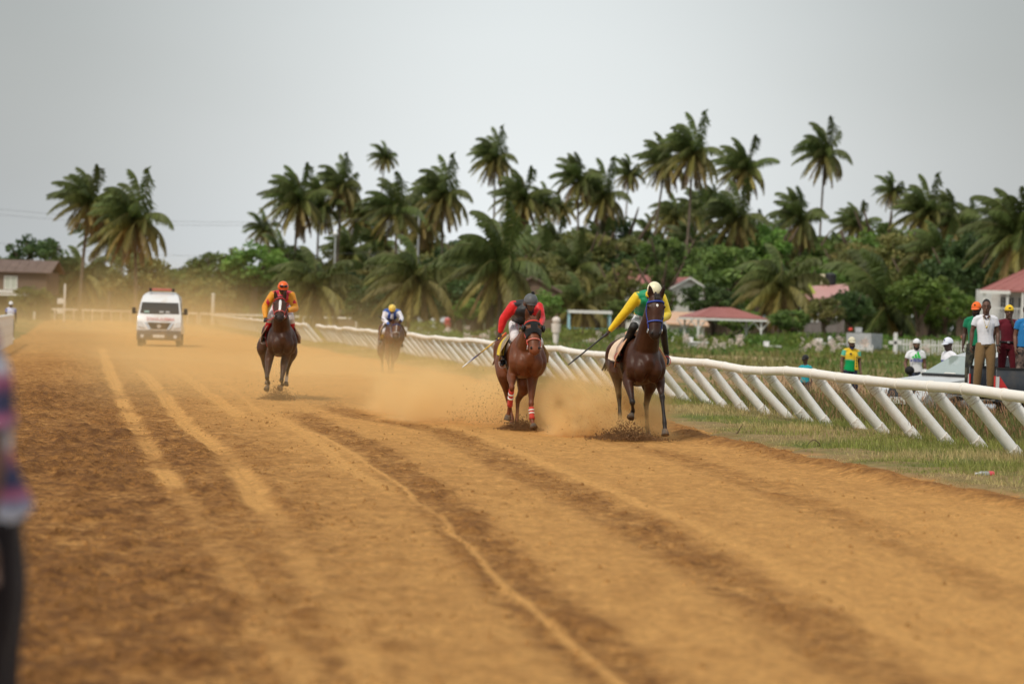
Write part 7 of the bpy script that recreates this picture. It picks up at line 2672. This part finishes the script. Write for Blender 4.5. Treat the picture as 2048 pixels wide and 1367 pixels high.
    if 'cap' in c:
        cf = fd if not c.get('backwards') else -fd
        Q = [dome(hd + V3((0, 0, 0.028 * k)), cf, (0, 0, 1), (0.096 * k, 0.117 * k, 0.112 * k), color=c['cap'], low=-0.12),
             brim(hd + V3((0, 0, 0.03 * k)), cf, (0, 0, 1), 0.086 * k, 0.104 * k, 0.075 * k, 0.028 * k, c.get('peak', c['cap']))]
        plain('cap', Q, M_CLOTH, root)
        if c.get('badge'):
            mb_ = ball(hd + fd.normalized() * 0.108 * k + V3((0, 0, 0.08 * k)), (0.02, 0.012, 0.018), c['badge'])
            mesh_obj('cap_badge', [tuple(p) for p in mb_[0]], mb_[1], M_CLOTH, root, True, cols=mb_[2])
    else:
        v, f, cc = dome(hd - fd.normalized() * 0.012 * k + V3((0, 0, 0.022 * k)), fd, (0, 0, 1), (0.086 * k, 0.108 * k, 0.130 * k), color=(0.010, 0.008, 0.008), low=0.30)
        mesh_obj('hair', [tuple(p) for p in v], f, M_CLOTH, root, True, cols=cc)
    if c.get('belt'):
        zc = lerp(J['pelvis'], J['waist'], 0.42)
        ring = [zc + V3((0.166 * k * math.cos(a), 0.128 * k * math.sin(a), 0)) for a in np.linspace(0, 2 * PI, 25)]
        v, f, cc = loft(ring, [(0.018, 0.006)] * 25, (0, 0, 1), 6, 1, color=c['belt'])
        mesh_obj('belt', [tuple(p) for p in v], f, M_LEATHER, root, True, cols=cc)
        MB().box(zc + V3((0, -0.136 * k, 0)), (0.045, 0.012, 0.035)).build('buckle', MATS['steel'], root)
    if c.get('beard'):
        Q = [loft([q(-0.06, 0.02, -0.05), q(-0.045, 0.06, -0.095), q(0, 0.085, -0.118), q(0.045, 0.06, -0.095), q(0.06, 0.02, -0.05)], [0.014 * k, 0.022 * k, 0.024 * k, 0.022 * k, 0.014 * k], (0, 0, 1), 8, 3, color=(0.012, 0.009, 0.008))]
        plain('beard', Q, M_CLOTH, root)
    return root, J


def camo(name, cols, scale):
    mt = bpy.data.materials.new(name)
    mt.use_nodes = True
    nt = mt.node_tree
    tc = _nn(nt, 'ShaderNodeTexCoord')
    nz = _nn(nt, 'ShaderNodeTexNoise', Scale=scale, Detail=2.0, Roughness=0.5)
    nt.links.new(tc.outputs['Object'], nz.inputs['Vector'])
    rp = _nn(nt, 'ShaderNodeValToRGB')
    rp.color_ramp.interpolation = 'CONSTANT'
    rp.color_ramp.elements[0].color = (*cols[0], 1)
    rp.color_ramp.elements[1].position = 0.62
    rp.color_ramp.elements[1].color = (*cols[2], 1)
    e = rp.color_ramp.elements.new(0.48)
    e.color = (*cols[1], 1)
    nt.links.new(nz.outputs['Fac'], rp.inputs['Fac'])
    nt.links.new(rp.outputs['Color'], nt.nodes['Principled BSDF'].inputs['Base Color'])
    nt.nodes['Principled BSDF'].inputs['Roughness'].default_value = 0.85
    return mt


CAMO = {'dark': camo('dark_camouflage', [(0.02, 0.02, 0.018), (0.05, 0.05, 0.035), (0.11, 0.10, 0.07)], 9.0),
        'brown': camo('brown_camouflage', [(0.035, 0.025, 0.022), (0.12, 0.08, 0.065), (0.24, 0.18, 0.15)], 11.0)}


def stand(px, Y, z=0.0):
    p = foot(px, Y, z)
    return (p.x, p.y, z)


BEDZ = -0.12 + 0.775
# white T-shirt man on the tailgate
tl = tr.matrix_world if False else None
s1, J1 = spectator('man in white V-neck T-shirt and khaki trousers standing on the pickup tailgate', stand(1967, 46.1, BEDZ), math.radians(-4), 1.76, dict(
    shirt=(0.74, 0.74, 0.80), trousers=(0.22, 0.135, 0.06), shoe=(0.04, 0.03, 0.025), skin=(0.1232, 0.058, 0.0377), wide=1.12),
    dict(eR=(-0.245, 0.04, 1.14), wR=(-0.265, 0.0, 0.88), eL=(0.24, 0.05, 1.14), wL=(0.235, -0.04, 0.88), face=(-0.12, -1, -0.02)), 0.011)
v, f, cc = loft([(-0.07, -0.075, 1.47), (-0.05, -0.15, 1.36), (0, -0.165, 1.24), (0.05, -0.15, 1.36), (0.07, -0.075, 1.47)], [0.0045] * 5, (0, 0, 1), 6, 4, color=(0.5, 0.4, 0.2))
mesh_obj('necklace', [tuple(p) for p in v], f, M_TACK, s1, True, cols=cc)
MB().sphere((0, -0.17, 1.235), (0.022, 0.008, 0.024), 10, 6).build('pendant', mat('gold', (0.7, 0.5, 0.15), 0.3, metal=1.0), s1, True)
v, f, cc = loft([(-0.052, -0.098, 1.452), (0, -0.125, 1.40), (0.052, -0.098, 1.452)], [(0.03, 0.012), (0.012, 0.012), (0.03, 0.012)], (1, 0, 0), 8, 3, color=(0.085, 0.04, 0.026))
mesh_obj('neckline', [tuple(p) for p in v], f, M_SKIN, s1, True, cols=cc)
v, f, cc = loft([J1['wL'] + V3((0, 0.0, 0.0)), J1['wL'] + V3((0, -0.005, 0.03))], [0.034, 0.034], (1, 0, 0), 10, 1, color=BLACK, flat=True)
mesh_obj('wristwatch', [tuple(p) for p in v], f, M_LEATHER, s1, True, cols=cc)

s2, J2 = spectator('man with orange cap half hidden behind the white T-shirt man', stand(1948, 47.4, BEDZ - 0.03), math.radians(-18), 1.76, dict(
    shirt=(0.01, 0.19, 0.09), trousers=(0.03, 0.03, 0.025), camo='dark', cap=(0.85, 0.16, 0.03), badge=(0.02, 0.01, 0.01), beard=True, skin=(0.0725, 0.0348, 0.0232)), dict(face=(-0.2, -1, -0.1)), 0.012)
s3, J3 = spectator('man with backwards yellow cap and maroon outfit, hand to his mouth', stand(2013, 46.5, BEDZ), math.radians(-6), 1.68, dict(
    shirt=(0.115, 0.008, 0.018), trousers=(0.10, 0.006, 0.012), cap=(0.80, 0.52, 0.03), backwards=True, belt=(0.015, 0.012, 0.012), tuck=True, skin=(0.1015, 0.0493, 0.0319)),
    dict(eL=(0.20, -0.13, 1.14), wL=(0.03, -0.19, 1.44), dL=(-0.35, 0.0, 0.9), eR=(-0.29, 0.05, 1.14), wR=(-0.31, 0.02, 0.89)), 0.012)
v, f, cc = dome(J3['head'] + V3((0, -0.088, 0.055)), (0, -1, 0.2), (0, 0, 1), (0.03, 0.03, 0.028), color=(0.02, 0.012, 0.01), low=0.0)
mesh_obj('cap_opening', [tuple(p) for p in v], f, M_SKIN, s3, True, cols=cc)
s4, J4 = spectator('smiling person in black cap and blue T-shirt at the right picture edge', stand(2050, 45.9, BEDZ), math.radians(4), 1.70, dict(
    shirt=(0.02, 0.17, 0.42), trousers=(0.1, 0.08, 0.07), camo='brown', cap=(0.012, 0.012, 0.013), skin=(0.1595, 0.0725, 0.0464), fat=1.25, wide=1.25), None, 0.012)
for sx_ in (-1, 1):
    v, f, cc = loft([(-0.06 + sx_ * 0.038, -0.140, 1.315), (-0.06 + sx_ * 0.014, -0.147, 1.27), (-0.06 + sx_ * 0.03, -0.140, 1.215)], [(0.008, 0.006), (0.016, 0.006), (0.008, 0.006)], (1, 0, 0), 6, 4, color=(0.8, 0.8, 0.8))
    mesh_obj('shirt_emblem', [tuple(p) for p in v], f, M_CLOTH, s4, True, cols=cc)
v, f, cc = loft([J4['head'] + V3((-0.028, -0.090, -0.066)), J4['head'] + V3((0, -0.102, -0.069)), J4['head'] + V3((0.028, -0.090, -0.066))], [(0.009, 0.006)] * 3, (0, 0, 1), 6, 3, color=(0.75, 0.72, 0.68))
mesh_obj('teeth', [tuple(p) for p in v], f, M_SKIN, s4, True, cols=cc)

# people on the ground behind the rail
s5, J5 = spectator('man in white shirt with sports logo and backwards white cap holding a black object', stand(1829, 60.2, -0.15), math.radians(-4), 1.72, dict(
    shirt=(0.76, 0.76, 0.80), trousers=(0.05, 0.06, 0.10), leg_len=0.2, cap=(0.76, 0.76, 0.8), backwards=True, beard=True, shoe=(0.75, 0.75, 0.75), skin=(0.145, 0.0696, 0.0435), wide=1.1),
    dict(eR=(-0.27, 0.0, 1.12), wR=(-0.26, -0.18, 0.98)), 0.013)
ob = MB().sphere((0, 0, 0), (0.12, 0.10, 0.11), 12, 8).cyl((0, 0, -0.05), (0.10, -0.05, -0.24), 0.035, 0.025, 8).build('black_hat', mat('black_felt', (0.012, 0.011, 0.012), 0.8, 0.2, 12, 0.4, 40), None, True)
wl = s5.location
ob.location = (wl.x - 0.20, wl.y - 0.30, wl.z + 0.93)
tag(ob, 'dark soft object held in the hand of the man with the sports logo', 'hat')
me_ = MB().add([(-0.10, 0, 0), (-0.045, 0, 0), (-0.06, 0, 0.05), (-0.09, 0, 0.03)], [(0, 1, 2, 3)]).add([(-0.035, 0, 0), (0.022, 0, 0), (-0.015, 0, 0.105), (-0.045, 0, 0.06)], [(0, 1, 2, 3)]).add([(0.033, 0, 0), (0.09, 0, 0), (0.028, 0, 0.155), (-0.003, 0, 0.11)], [(0, 1, 2, 3)])
o = me_.build('shirt_emblem', M_INKG, s5)
o.location = (0.0, -0.150, 1.235)
o.scale = (1.25, 1, 1.15)
sm = o.modifiers.new('t', 'SOLIDIFY')
sm.thickness = 0.006
tm_ = text_mesh('adidas', 0.125, M_INKB, 'lettering', extrude=0.003, bold=0.002)
o = bpy.data.objects.new('lettering', tm_)
COL.objects.link(o)
o.parent = s5
o.location = (0.0, -0.150, 1.185)

s6, J6 = spectator('man in yellow and green jersey with pale cap walking on the infield', stand(1699, 59.0, -0.15), math.radians(6), 1.72, dict(
    shirt=(0.02, 0.33, 0.10), upper=(0.72, 0.48, 0.03), lower=(0.0, 0.30, 0.09), sleeve=(0.10, 0.42, 0.30), cuff=(0.68, 0.44, 0.03), trousers=(0.02, 0.025, 0.05), cap=(0.62, 0.58, 0.42), beard=True, skin=(0.1595, 0.0798, 0.0508)),
    dict(kR=(-0.11, -0.06, 0.5), aR=(-0.13, -0.08, 0.1), tR=(-0.15, -0.26, 0.04), aL=(0.13, 0.14, 0.12), tL=(0.15, -0.03, 0.03)), 0.013)
v, f, cc = loft([(-0.03, -0.08, 1.47), (0, -0.11, 1.43), (0.03, -0.08, 1.47)], [(0.03, 0.02), (0.02, 0.015), (0.03, 0.02)], (1, 0, 0), 8, 3, color=(0.02, 0.05, 0.25))
mesh_obj('collar', [tuple(p) for p in v], f, M_CLOTH, s6, True, cols=cc)
v, f, cc = loft([(0.095, -0.118, 1.33), (0.10, -0.128, 1.15), (0.115, -0.125, 0.93)], [(0.035, 0.012), (0.032, 0.012), (0.05, 0.012)], (1, 0, 0), 8, 4, color=(0.72, 0.48, 0.03))
mesh_obj('side_panel', [tuple(p) for p in v], f, M_CLOTH, s6, True, cols=cc)
for z in (1.22, 1.15, 1.08, 1.01):
    MB().box((0.10, -0.145, z), (0.022, 0.008, 0.04)).build('panel_lettering', M_INK, s6)
MB().box((-0.045, -0.140, 1.31), (0.05, 0.012, 0.035)).build('chest_badge', M_INK, s6)

s7, J7 = spectator('man with white cap and white T-shirt standing sideways by the silver car', stand(1893, 50.6, -0.10), math.radians(-62), 1.76, dict(
    shirt=(0.75, 0.75, 0.80), trousers=(0.03, 0.035, 0.05), cap=(0.72, 0.75, 0.84), badge=(0.05, 0.05, 0.2), skin=(0.0508, 0.0261, 0.0188)), dict(face=(0.1, -1, -0.05)), 0.013)
MB().box((0.02, -0.14, 1.27), (0.16, 0.01, 0.03)).build('shirt_print', M_INKB, s7)
MB().box((0.02, -0.14, 1.22), (0.12, 0.01, 0.02)).build('shirt_print', M_INKB, s7)

kid, JK = spectator('small child with dark cap and turquoise shirt behind the rail', stand(1608, 55.0, -0.12), math.radians(-25), 1.24, dict(
    shirt=(0.02, 0.32, 0.38), trousers=(0.04, 0.045, 0.07), cap=(0.03, 0.028, 0.028), shoe=(0.4, 0.38, 0.35), skin=(0.1015, 0.0493, 0.0319), leg_len=0.3),
    dict(head=(0, -0.015, 1.66), face=(-0.6, -1, 0)), 0.012)

s8, J8 = spectator('man with white cap and blue shouldered white shirt beside the left rail', stand(20, 111.0, 0.02), math.radians(10), 1.78, dict(
    shirt=(0.70, 0.70, 0.80), upper=(0.62, 0.64, 0.80), sleeve=(0.10, 0.16, 0.50), trousers=(0.03, 0.03, 0.035), cap=(0.76, 0.76, 0.78), shoe=(0.7, 0.7, 0.68), skin=(0.0435, 0.0232, 0.0174), leg_len=0.35), None, 0.018)

# the out of focus spectator right beside the camera
near_p = at(0, 900, 6.9)
s9, J9 = spectator('out of focus person in checked shirt and dark trousers at the left edge', (near_p.x - 0.10, 6.9, 0.28), math.radians(-80), 1.80, dict(
    shirt=(0.5, 0.3, 0.4), trousers=(0.012, 0.008, 0.010), shoe=BLACK, skin=(0.1305, 0.0725, 0.0508), fat=1.1, sleeve_len=0.9, wide=1.3),
    dict(head=(0, -0.13, 1.57), neck=(0, -0.03, 1.45), pelvis=(0, 0.05, 0.95), hR=(-0.09, 0.06, 0.92), hL=(0.09, 0.06, 0.92), kR=(-0.11, 0.07, 0.5), kL=(0.11, 0.07, 0.5), aR=(-0.12, 0.09, 0.09), aL=(0.12, 0.09, 0.09), eL=(0.235, 0.08, 1.13), wL=(0.25, 0.06, 0.89), dL=(0, 0.1, -1), eR=(-0.235, 0.08, 1.13), wR=(-0.25, 0.06, 0.89), dR=(0, 0.1, -1)), 0.014)
ck = bpy.data.materials.new('checked_cloth')
ck.use_nodes = True
nt = ck.node_tree
tc = _nn(nt, 'ShaderNodeTexCoord')
sp = _nn(nt, 'ShaderNodeSeparateXYZ')
nt.links.new(tc.outputs['Object'], sp.inputs[0])
rp = _nn(nt, 'ShaderNodeValToRGB')
rp.color_ramp.interpolation = 'LINEAR'
els = rp.color_ramp.elements
els[0].color = (0.03, 0.035, 0.10, 1)
els[1].position = 0.82
els[1].color = (0.03, 0.035, 0.10, 1)
for pos, c_ in ((0.20, (0.42, 0.10, 0.20)), (0.34, (0.66, 0.68, 0.76)), (0.58, (0.20, 0.22, 0.34)), (0.68, (0.46, 0.12, 0.22))):
    e = els.new(pos)
    e.color = (*c_, 1)
fx = []
for ax, k_ in (('Z', 4.6), ('X', 5.0)):
    mu = _nn(nt, 'ShaderNodeMath', operation='MULTIPLY')
    mu.inputs[1].default_value = k_
    nt.links.new(sp.outputs[ax], mu.inputs[0])
    fr_ = _nn(nt, 'ShaderNodeMath', operation='FRACT')
    nt.links.new(mu.outputs[0], fr_.inputs[0])
    fx.append(fr_)
nt.links.new(fx[0].outputs[0], rp.inputs['Fac'])
nt.links.new(rp.outputs['Color'], nt.nodes['Principled BSDF'].inputs['Base Color'])
nt.nodes['Principled BSDF'].inputs['Roughness'].default_value = 0.85
for ch in s9.children:
    if ch.name.startswith('shirt'):
        ch.data.materials[0] = ck
# ------------------------------------------------------------------ litter, flying soil, dust
bt = ground(1975, 957)
bo = empty('plastic_bottle', (bt.x, bt.y, 0.06), math.radians(10))
tag(bo, 'clear plastic bottle with red label lying at the edge of the grass', 'bottle')
MB().cyl((-0.09, 0, 0), (0.06, 0, 0), 0.034, n=14).cyl((-0.09, 0, 0), (-0.14, 0, 0), 0.034, 0.014, 14).build('body', mat('cloudy_plastic', (0.36, 0.37, 0.36), 0.3, 0.1, 12, spec=0.6), bo, True)
MB().cyl((0.012, 0, 0), (0.075, 0, 0), 0.0385, n=14).build('label', mat('red_label', (0.62, 0.08, 0.10), 0.5, 0.1, 20), bo, True)
MB().cyl((-0.14, 0, 0), (-0.165, 0, 0), 0.016, n=10).build('cap', mat('bottle_cap', (0.6, 0.6, 0.6), 0.5), bo, True)
for (px, py, dx, lab) in ((1473, 874, 0.10, 'dry twig sticking up beside the track edge'), (1600, 852, 0.03, 'short dark twig in front of the slanted posts'), (1640, 898, -0.2, 'dry twig lying along the grass edge')):
    t = ground(px, py)
    v, f, cc = loft([(t.x - 0.12, t.y, 0.03), (t.x, t.y, 0.06), (t.x + dx * 0.5, t.y, 0.14), (t.x + dx, t.y, 0.22 if dx > 0 else 0.05)], [0.010, 0.009, 0.007, 0.003], (0, 1, 0), 6, 3)
    o = mesh_obj('twig', [tuple(p) for p in v], f, mat('dry_wood', (0.10, 0.06, 0.04), 0.9, 0.2, 20), None, True)
    tag(o, lab, 'twig')

M_CLOD = mat('soil_clod', (0.20, 0.10, 0.038), 0.95, 0.35, 30, 0.5, 60, objvar=0.1)


def clods(name, label, centre, spread, n, rmin, rmax, seed):
    """thrown soil: many small broken lumps, thick near the ground and thinning upward"""
    rng = np.random.default_rng(seed)
    base = np.array([(0, 0, 1), (0.94, 0, -0.33), (-0.47, 0.82, -0.33), (-0.47, -0.82, -0.33), (0, 0, -0.8), (0.5, 0.6, 0.4)])
    fc = np.array([(0, 1, 5), (0, 5, 2), (0, 2, 3), (0, 3, 1), (1, 3, 4), (3, 2, 4), (2, 5, 4), (5, 1, 4)])
    p = rng.normal(0, 1, (n, 3)) * np.array(spread)
    p[:, 2] = np.abs(p[:, 2]) ** 1.25 * (np.array(spread)[2] ** -0.25)
    p[:, 2] *= np.exp(-(p[:, 0] / (spread[0] * 1.6)) ** 2)
    p += np.array(centre)
    r = rmin + (rmax - rmin) * rng.random(n) ** 3
    V = (base[None] * (r[:, None, None]) * rng.uniform(0.6, 1.4, (n, 6, 1)) + p[:, None]).reshape(-1, 3)
    F = (fc[None] + (np.arange(n) * 6)[:, None, None]).reshape(-1, 3)
    o = mesh_obj(name, V, F, M_CLOD)
    kind(o, 'stuff')
    o['label'] = label
    o['category'] = 'soil'
    return o


g = ground(1255, 880)
clods('flying_soil', 'dark soil kicked up under the leading horse', (g.x, g.y, 0.02), (0.24, 0.25, 0.085), 6500, 0.003, 0.017, 1)
g = ground(1205, 872)
clods('flying_soil', 'spray of soil behind the leading horse', (g.x, g.y + 0.5, 0.05), (0.36, 0.6, 0.30), 1800, 0.002, 0.012, 2)
g = ground(1040, 860)
clods('flying_soil', 'dark soil kicked up under the chestnut horse', (g.x, g.y, 0.02), (0.15, 0.2, 0.07), 3500, 0.003, 0.016, 3)
g = ground(965, 850)
clods('flying_soil', 'spray of soil behind the chestnut horse', (g.x, g.y + 0.5, 0.05), (0.34, 0.6, 0.28), 1500, 0.002, 0.012, 4)
g = ground(556, 800)
clods('flying_soil', 'dark soil kicked up under the blazed horse', (g.x, g.y, 0.02), (0.17, 0.2, 0.12), 3200, 0.003, 0.015, 5)
# loose lumps lying on the track, thick where the soil is churned
rng = np.random.default_rng(77)
n = 150000
vv = 9 + 70 * rng.random(n) ** 1.5
uu = -16.0 + 13.5 * rng.random(n) ** 1.2
lc_, _a, _b = line_u(LC, vv)
x, y = uv2xy(uu, vv)
dens = 0.10 + 0.75 * sstep(-0.2, 2.8, lc_ - uu) + 0.5 * np.exp(-((uu - edge_u(vv) + 0.35) / 0.4) ** 2)
for ln_ in (LA, LB):
    c_, _a, _b = line_u(ln_, vv)
    dens = dens * (1 - 0.85 * np.exp(-((uu - c_) / 0.17) ** 4) * (vv > 19))
for ln_ in (D1, D2):
    c_, _a, _b = line_u(ln_, vv)
    dens = dens + 0.45 * np.exp(-((uu - c_) / 0.3) ** 2)
dens = dens * sstep(0.34, 0.62, fbm(x * 1.1, y * 0.7, 71, 3)) * (1 - 0.75 * sstep(40, 65, vv))
kp = rng.random(n) < dens * 0.85
uu, vv, x, y = uu[kp], vv[kp], x[kp], y[kp]
n = len(uu)
hgt, col_ = track_fields(uu, vv)
col_ = col_[..., :3]
base = np.array([(0, 0, 0.7), (0.94, 0, -0.3), (-0.47, 0.82, -0.3), (-0.47, -0.82, -0.3), (0.55, 0.6, 0.3), (-0.6, 0.2, 0.35)])
fc = np.array([(0, 1, 4), (0, 4, 5), (0, 5, 3), (0, 3, 1), (1, 2, 4), (2, 5, 4), (2, 3, 5)])
r = 0.006 + 0.022 * rng.random(n) ** 3
th = rng.uniform(0, 2 * PI, n)
B_ = base[None] * rng.uniform(0.55, 1.45, (n, 6, 3)) * r[:, None, None]
bx = B_[..., 0] * np.cos(th)[:, None] - B_[..., 1] * np.sin(th)[:, None]
by = B_[..., 0] * np.sin(th)[:, None] + B_[..., 1] * np.cos(th)[:, None]
V = np.stack([bx + x[:, None], by + y[:, None], B_[..., 2] + (hgt + r * 0.2)[:, None]], -1).reshape(-1, 3)
cl_ = (col_ * 0.45 + np.array((0.185, 0.088, 0.031)) * 0.55) * rng.uniform(0.75, 1.2, (n, 1))
o = mesh_obj('soil_lumps', V, (fc[None] + (np.arange(n) * 6)[:, None, None]).reshape(-1, 3), mat('loose_soil', attr='Col', rough=0.95, var=0.2, vscale=30, spec=0.1), None, False, cols=np.repeat(cl_, 6, axis=0))
kind(o, 'stuff')
o['label'] = 'loose lumps of soil scattered over the dirt track'
o['category'] = 'soil'


def dust_material(name, density, scale, lo, hi, col, top, soft, step, seed=0.0, shape='layer'):
    """airborne dust: uneven density, thickest near the ground; shape in generated box coordinates"""
    mt = bpy.data.materials.new(name)
    mt.use_nodes = True
    nt = mt.node_tree
    nt.nodes.clear()
    out = _nn(nt, 'ShaderNodeOutputMaterial')
    pv = _nn(nt, 'ShaderNodeVolumePrincipled')
    pv.inputs['Color'].default_value = (*col, 1)
    pv.inputs['Anisotropy'].default_value = -0.15
    tc = _nn(nt, 'ShaderNodeTexCoord')
    mp = _nn(nt, 'ShaderNodeMapping')
    mp.inputs['Location'].default_value = (seed, seed * 0.7, 0)
    nt.links.new(tc.outputs['Object'], mp.inputs['Vector'])
    nz = _nn(nt, 'ShaderNodeTexNoise', Scale=scale, Detail=6.0, Roughness=0.66)
    nt.links.new(mp.outputs['Vector'], nz.inputs['Vector'])
    mr = _nn(nt, 'ShaderNodeMapRange')
    mr.inputs['From Min'].default_value = lo
    mr.inputs['From Max'].default_value = hi
    nt.links.new(nz.outputs['Fac'], mr.inputs['Value'])
    sp = _nn(nt, 'ShaderNodeSeparateXYZ')
    nt.links.new(tc.outputs['Generated'], sp.inputs[0])

    def M(op, a, b=None, c=None):
        n = _nn(nt, 'ShaderNodeMath', operation=op)
        for i, s in enumerate((a, b, c)):
            if s is None:
                continue
            if isinstance(s, (int, float)):
                n.inputs[i].default_value = s
            else:
                nt.links.new(s, n.inputs[i])
        return n.outputs[0]

    def SS(sock, a, b):
        n = _nn(nt, 'ShaderNodeMapRange', interpolation_type='SMOOTHSTEP')
        n.inputs['From Min'].default_value = a
        n.inputs['From Max'].default_value = b
        nt.links.new(sock, n.inputs['Value'])
        return n.outputs['Result']
    # falls off with height and towards every side of the box
    hz = M('POWER', M('SUBTRACT', 1.0, sp.outputs['Z']), top)
    ex = M('MULTIPLY', SS(sp.outputs['X'], 0.0, soft), SS(sp.outputs['X'], 1.0, 1.0 - soft))
    ey = M('MULTIPLY', SS(sp.outputs['Y'], 0.0, soft), SS(sp.outputs['Y'], 1.0, 1.0 - soft))
    d = M('MULTIPLY', M('MULTIPLY', mr.outputs['Result'], hz), M('MULTIPLY', ex, ey))
    d = M('MULTIPLY', d, density)
    nt.links.new(d, pv.inputs['Density'])
    nt.links.new(pv.outputs[0], out.inputs['Volume'])
    mt.cycles.volume_step_rate = step
    return mt


def dust(name, label, c, size, rz, material):
    o = MB().box((0, 0, size[2] / 2), size).build(name, material)
    o.location = c
    o.rotation_euler = (0, 0, rz)
    kind(o, 'stuff')
    o['label'] = label
    o['category'] = 'dust'
    return o


DUST_C = (1.0, 0.745, 0.37)
if True:
    # the long low veil hanging over the far half of the track
    x, y = uv2xy(-9.0, 150.0)
    dust('dust_haze', 'golden dust hanging over the far end of the dirt track', (x, y, 0.02), (30.0, 165.0, 4.6), math.atan(K), dust_material('far_dust', 0.034, 0.10, 0.34, 0.72, DUST_C, 3.6, 0.14, 0.12, 1.3))
    x, y = uv2xy(-8.2, 66.0)
    dust('dust_haze', 'thin dust drifting low over the track between the horses', (x, y, 0.02), (12.0, 52.0, 1.7), math.atan(K), dust_material('mid_dust', 0.095, 0.32, 0.34, 0.70, DUST_C, 3.0, 0.18, 0.12, 4.1))
    g = ground(195, 668)
    dust('dust_cloud', 'tall dust plume trailing to the left of the van', (g.x + 1.0, g.y + 14, 0.0), (17.0, 50.0, 6.5), math.atan(K), dust_material('plume_v', 0.055, 0.16, 0.32, 0.70, DUST_C, 2.4, 0.30, 0.12, 5.5))
    g = ground(950, 852)
    dust('dust_cloud', 'dust plume rising behind the chestnut horse', (g.x - 0.55, g.y + 3.2, 0.0), (3.0, 7.4, 1.35), math.atan(K), dust_material('plume_b', 4.4, 1.1, 0.45, 0.64, DUST_C, 2.2, 0.30, 0.10, 2.2))
    g = ground(1205, 872)
    dust('dust_cloud', 'dust plume rising behind the leading horse', (g.x - 0.15, g.y + 1.5, 0.0), (2.3, 4.6, 1.25), math.atan(K), dust_material('plume_a', 15.0, 1.7, 0.47, 0.62, DUST_C, 2.2, 0.24, 0.10, 7.7))
    g = ground(745, 752)
    dust('dust_cloud', 'dust cloud around the legs of the last horse', (g.x - 0.6, g.y - 0.5, 0.0), (6.5, 9.0, 1.7), math.atan(K), dust_material('plume_d', 0.42, 0.6, 0.36, 0.70, DUST_C, 2.0, 0.28, 0.10, 9.4))
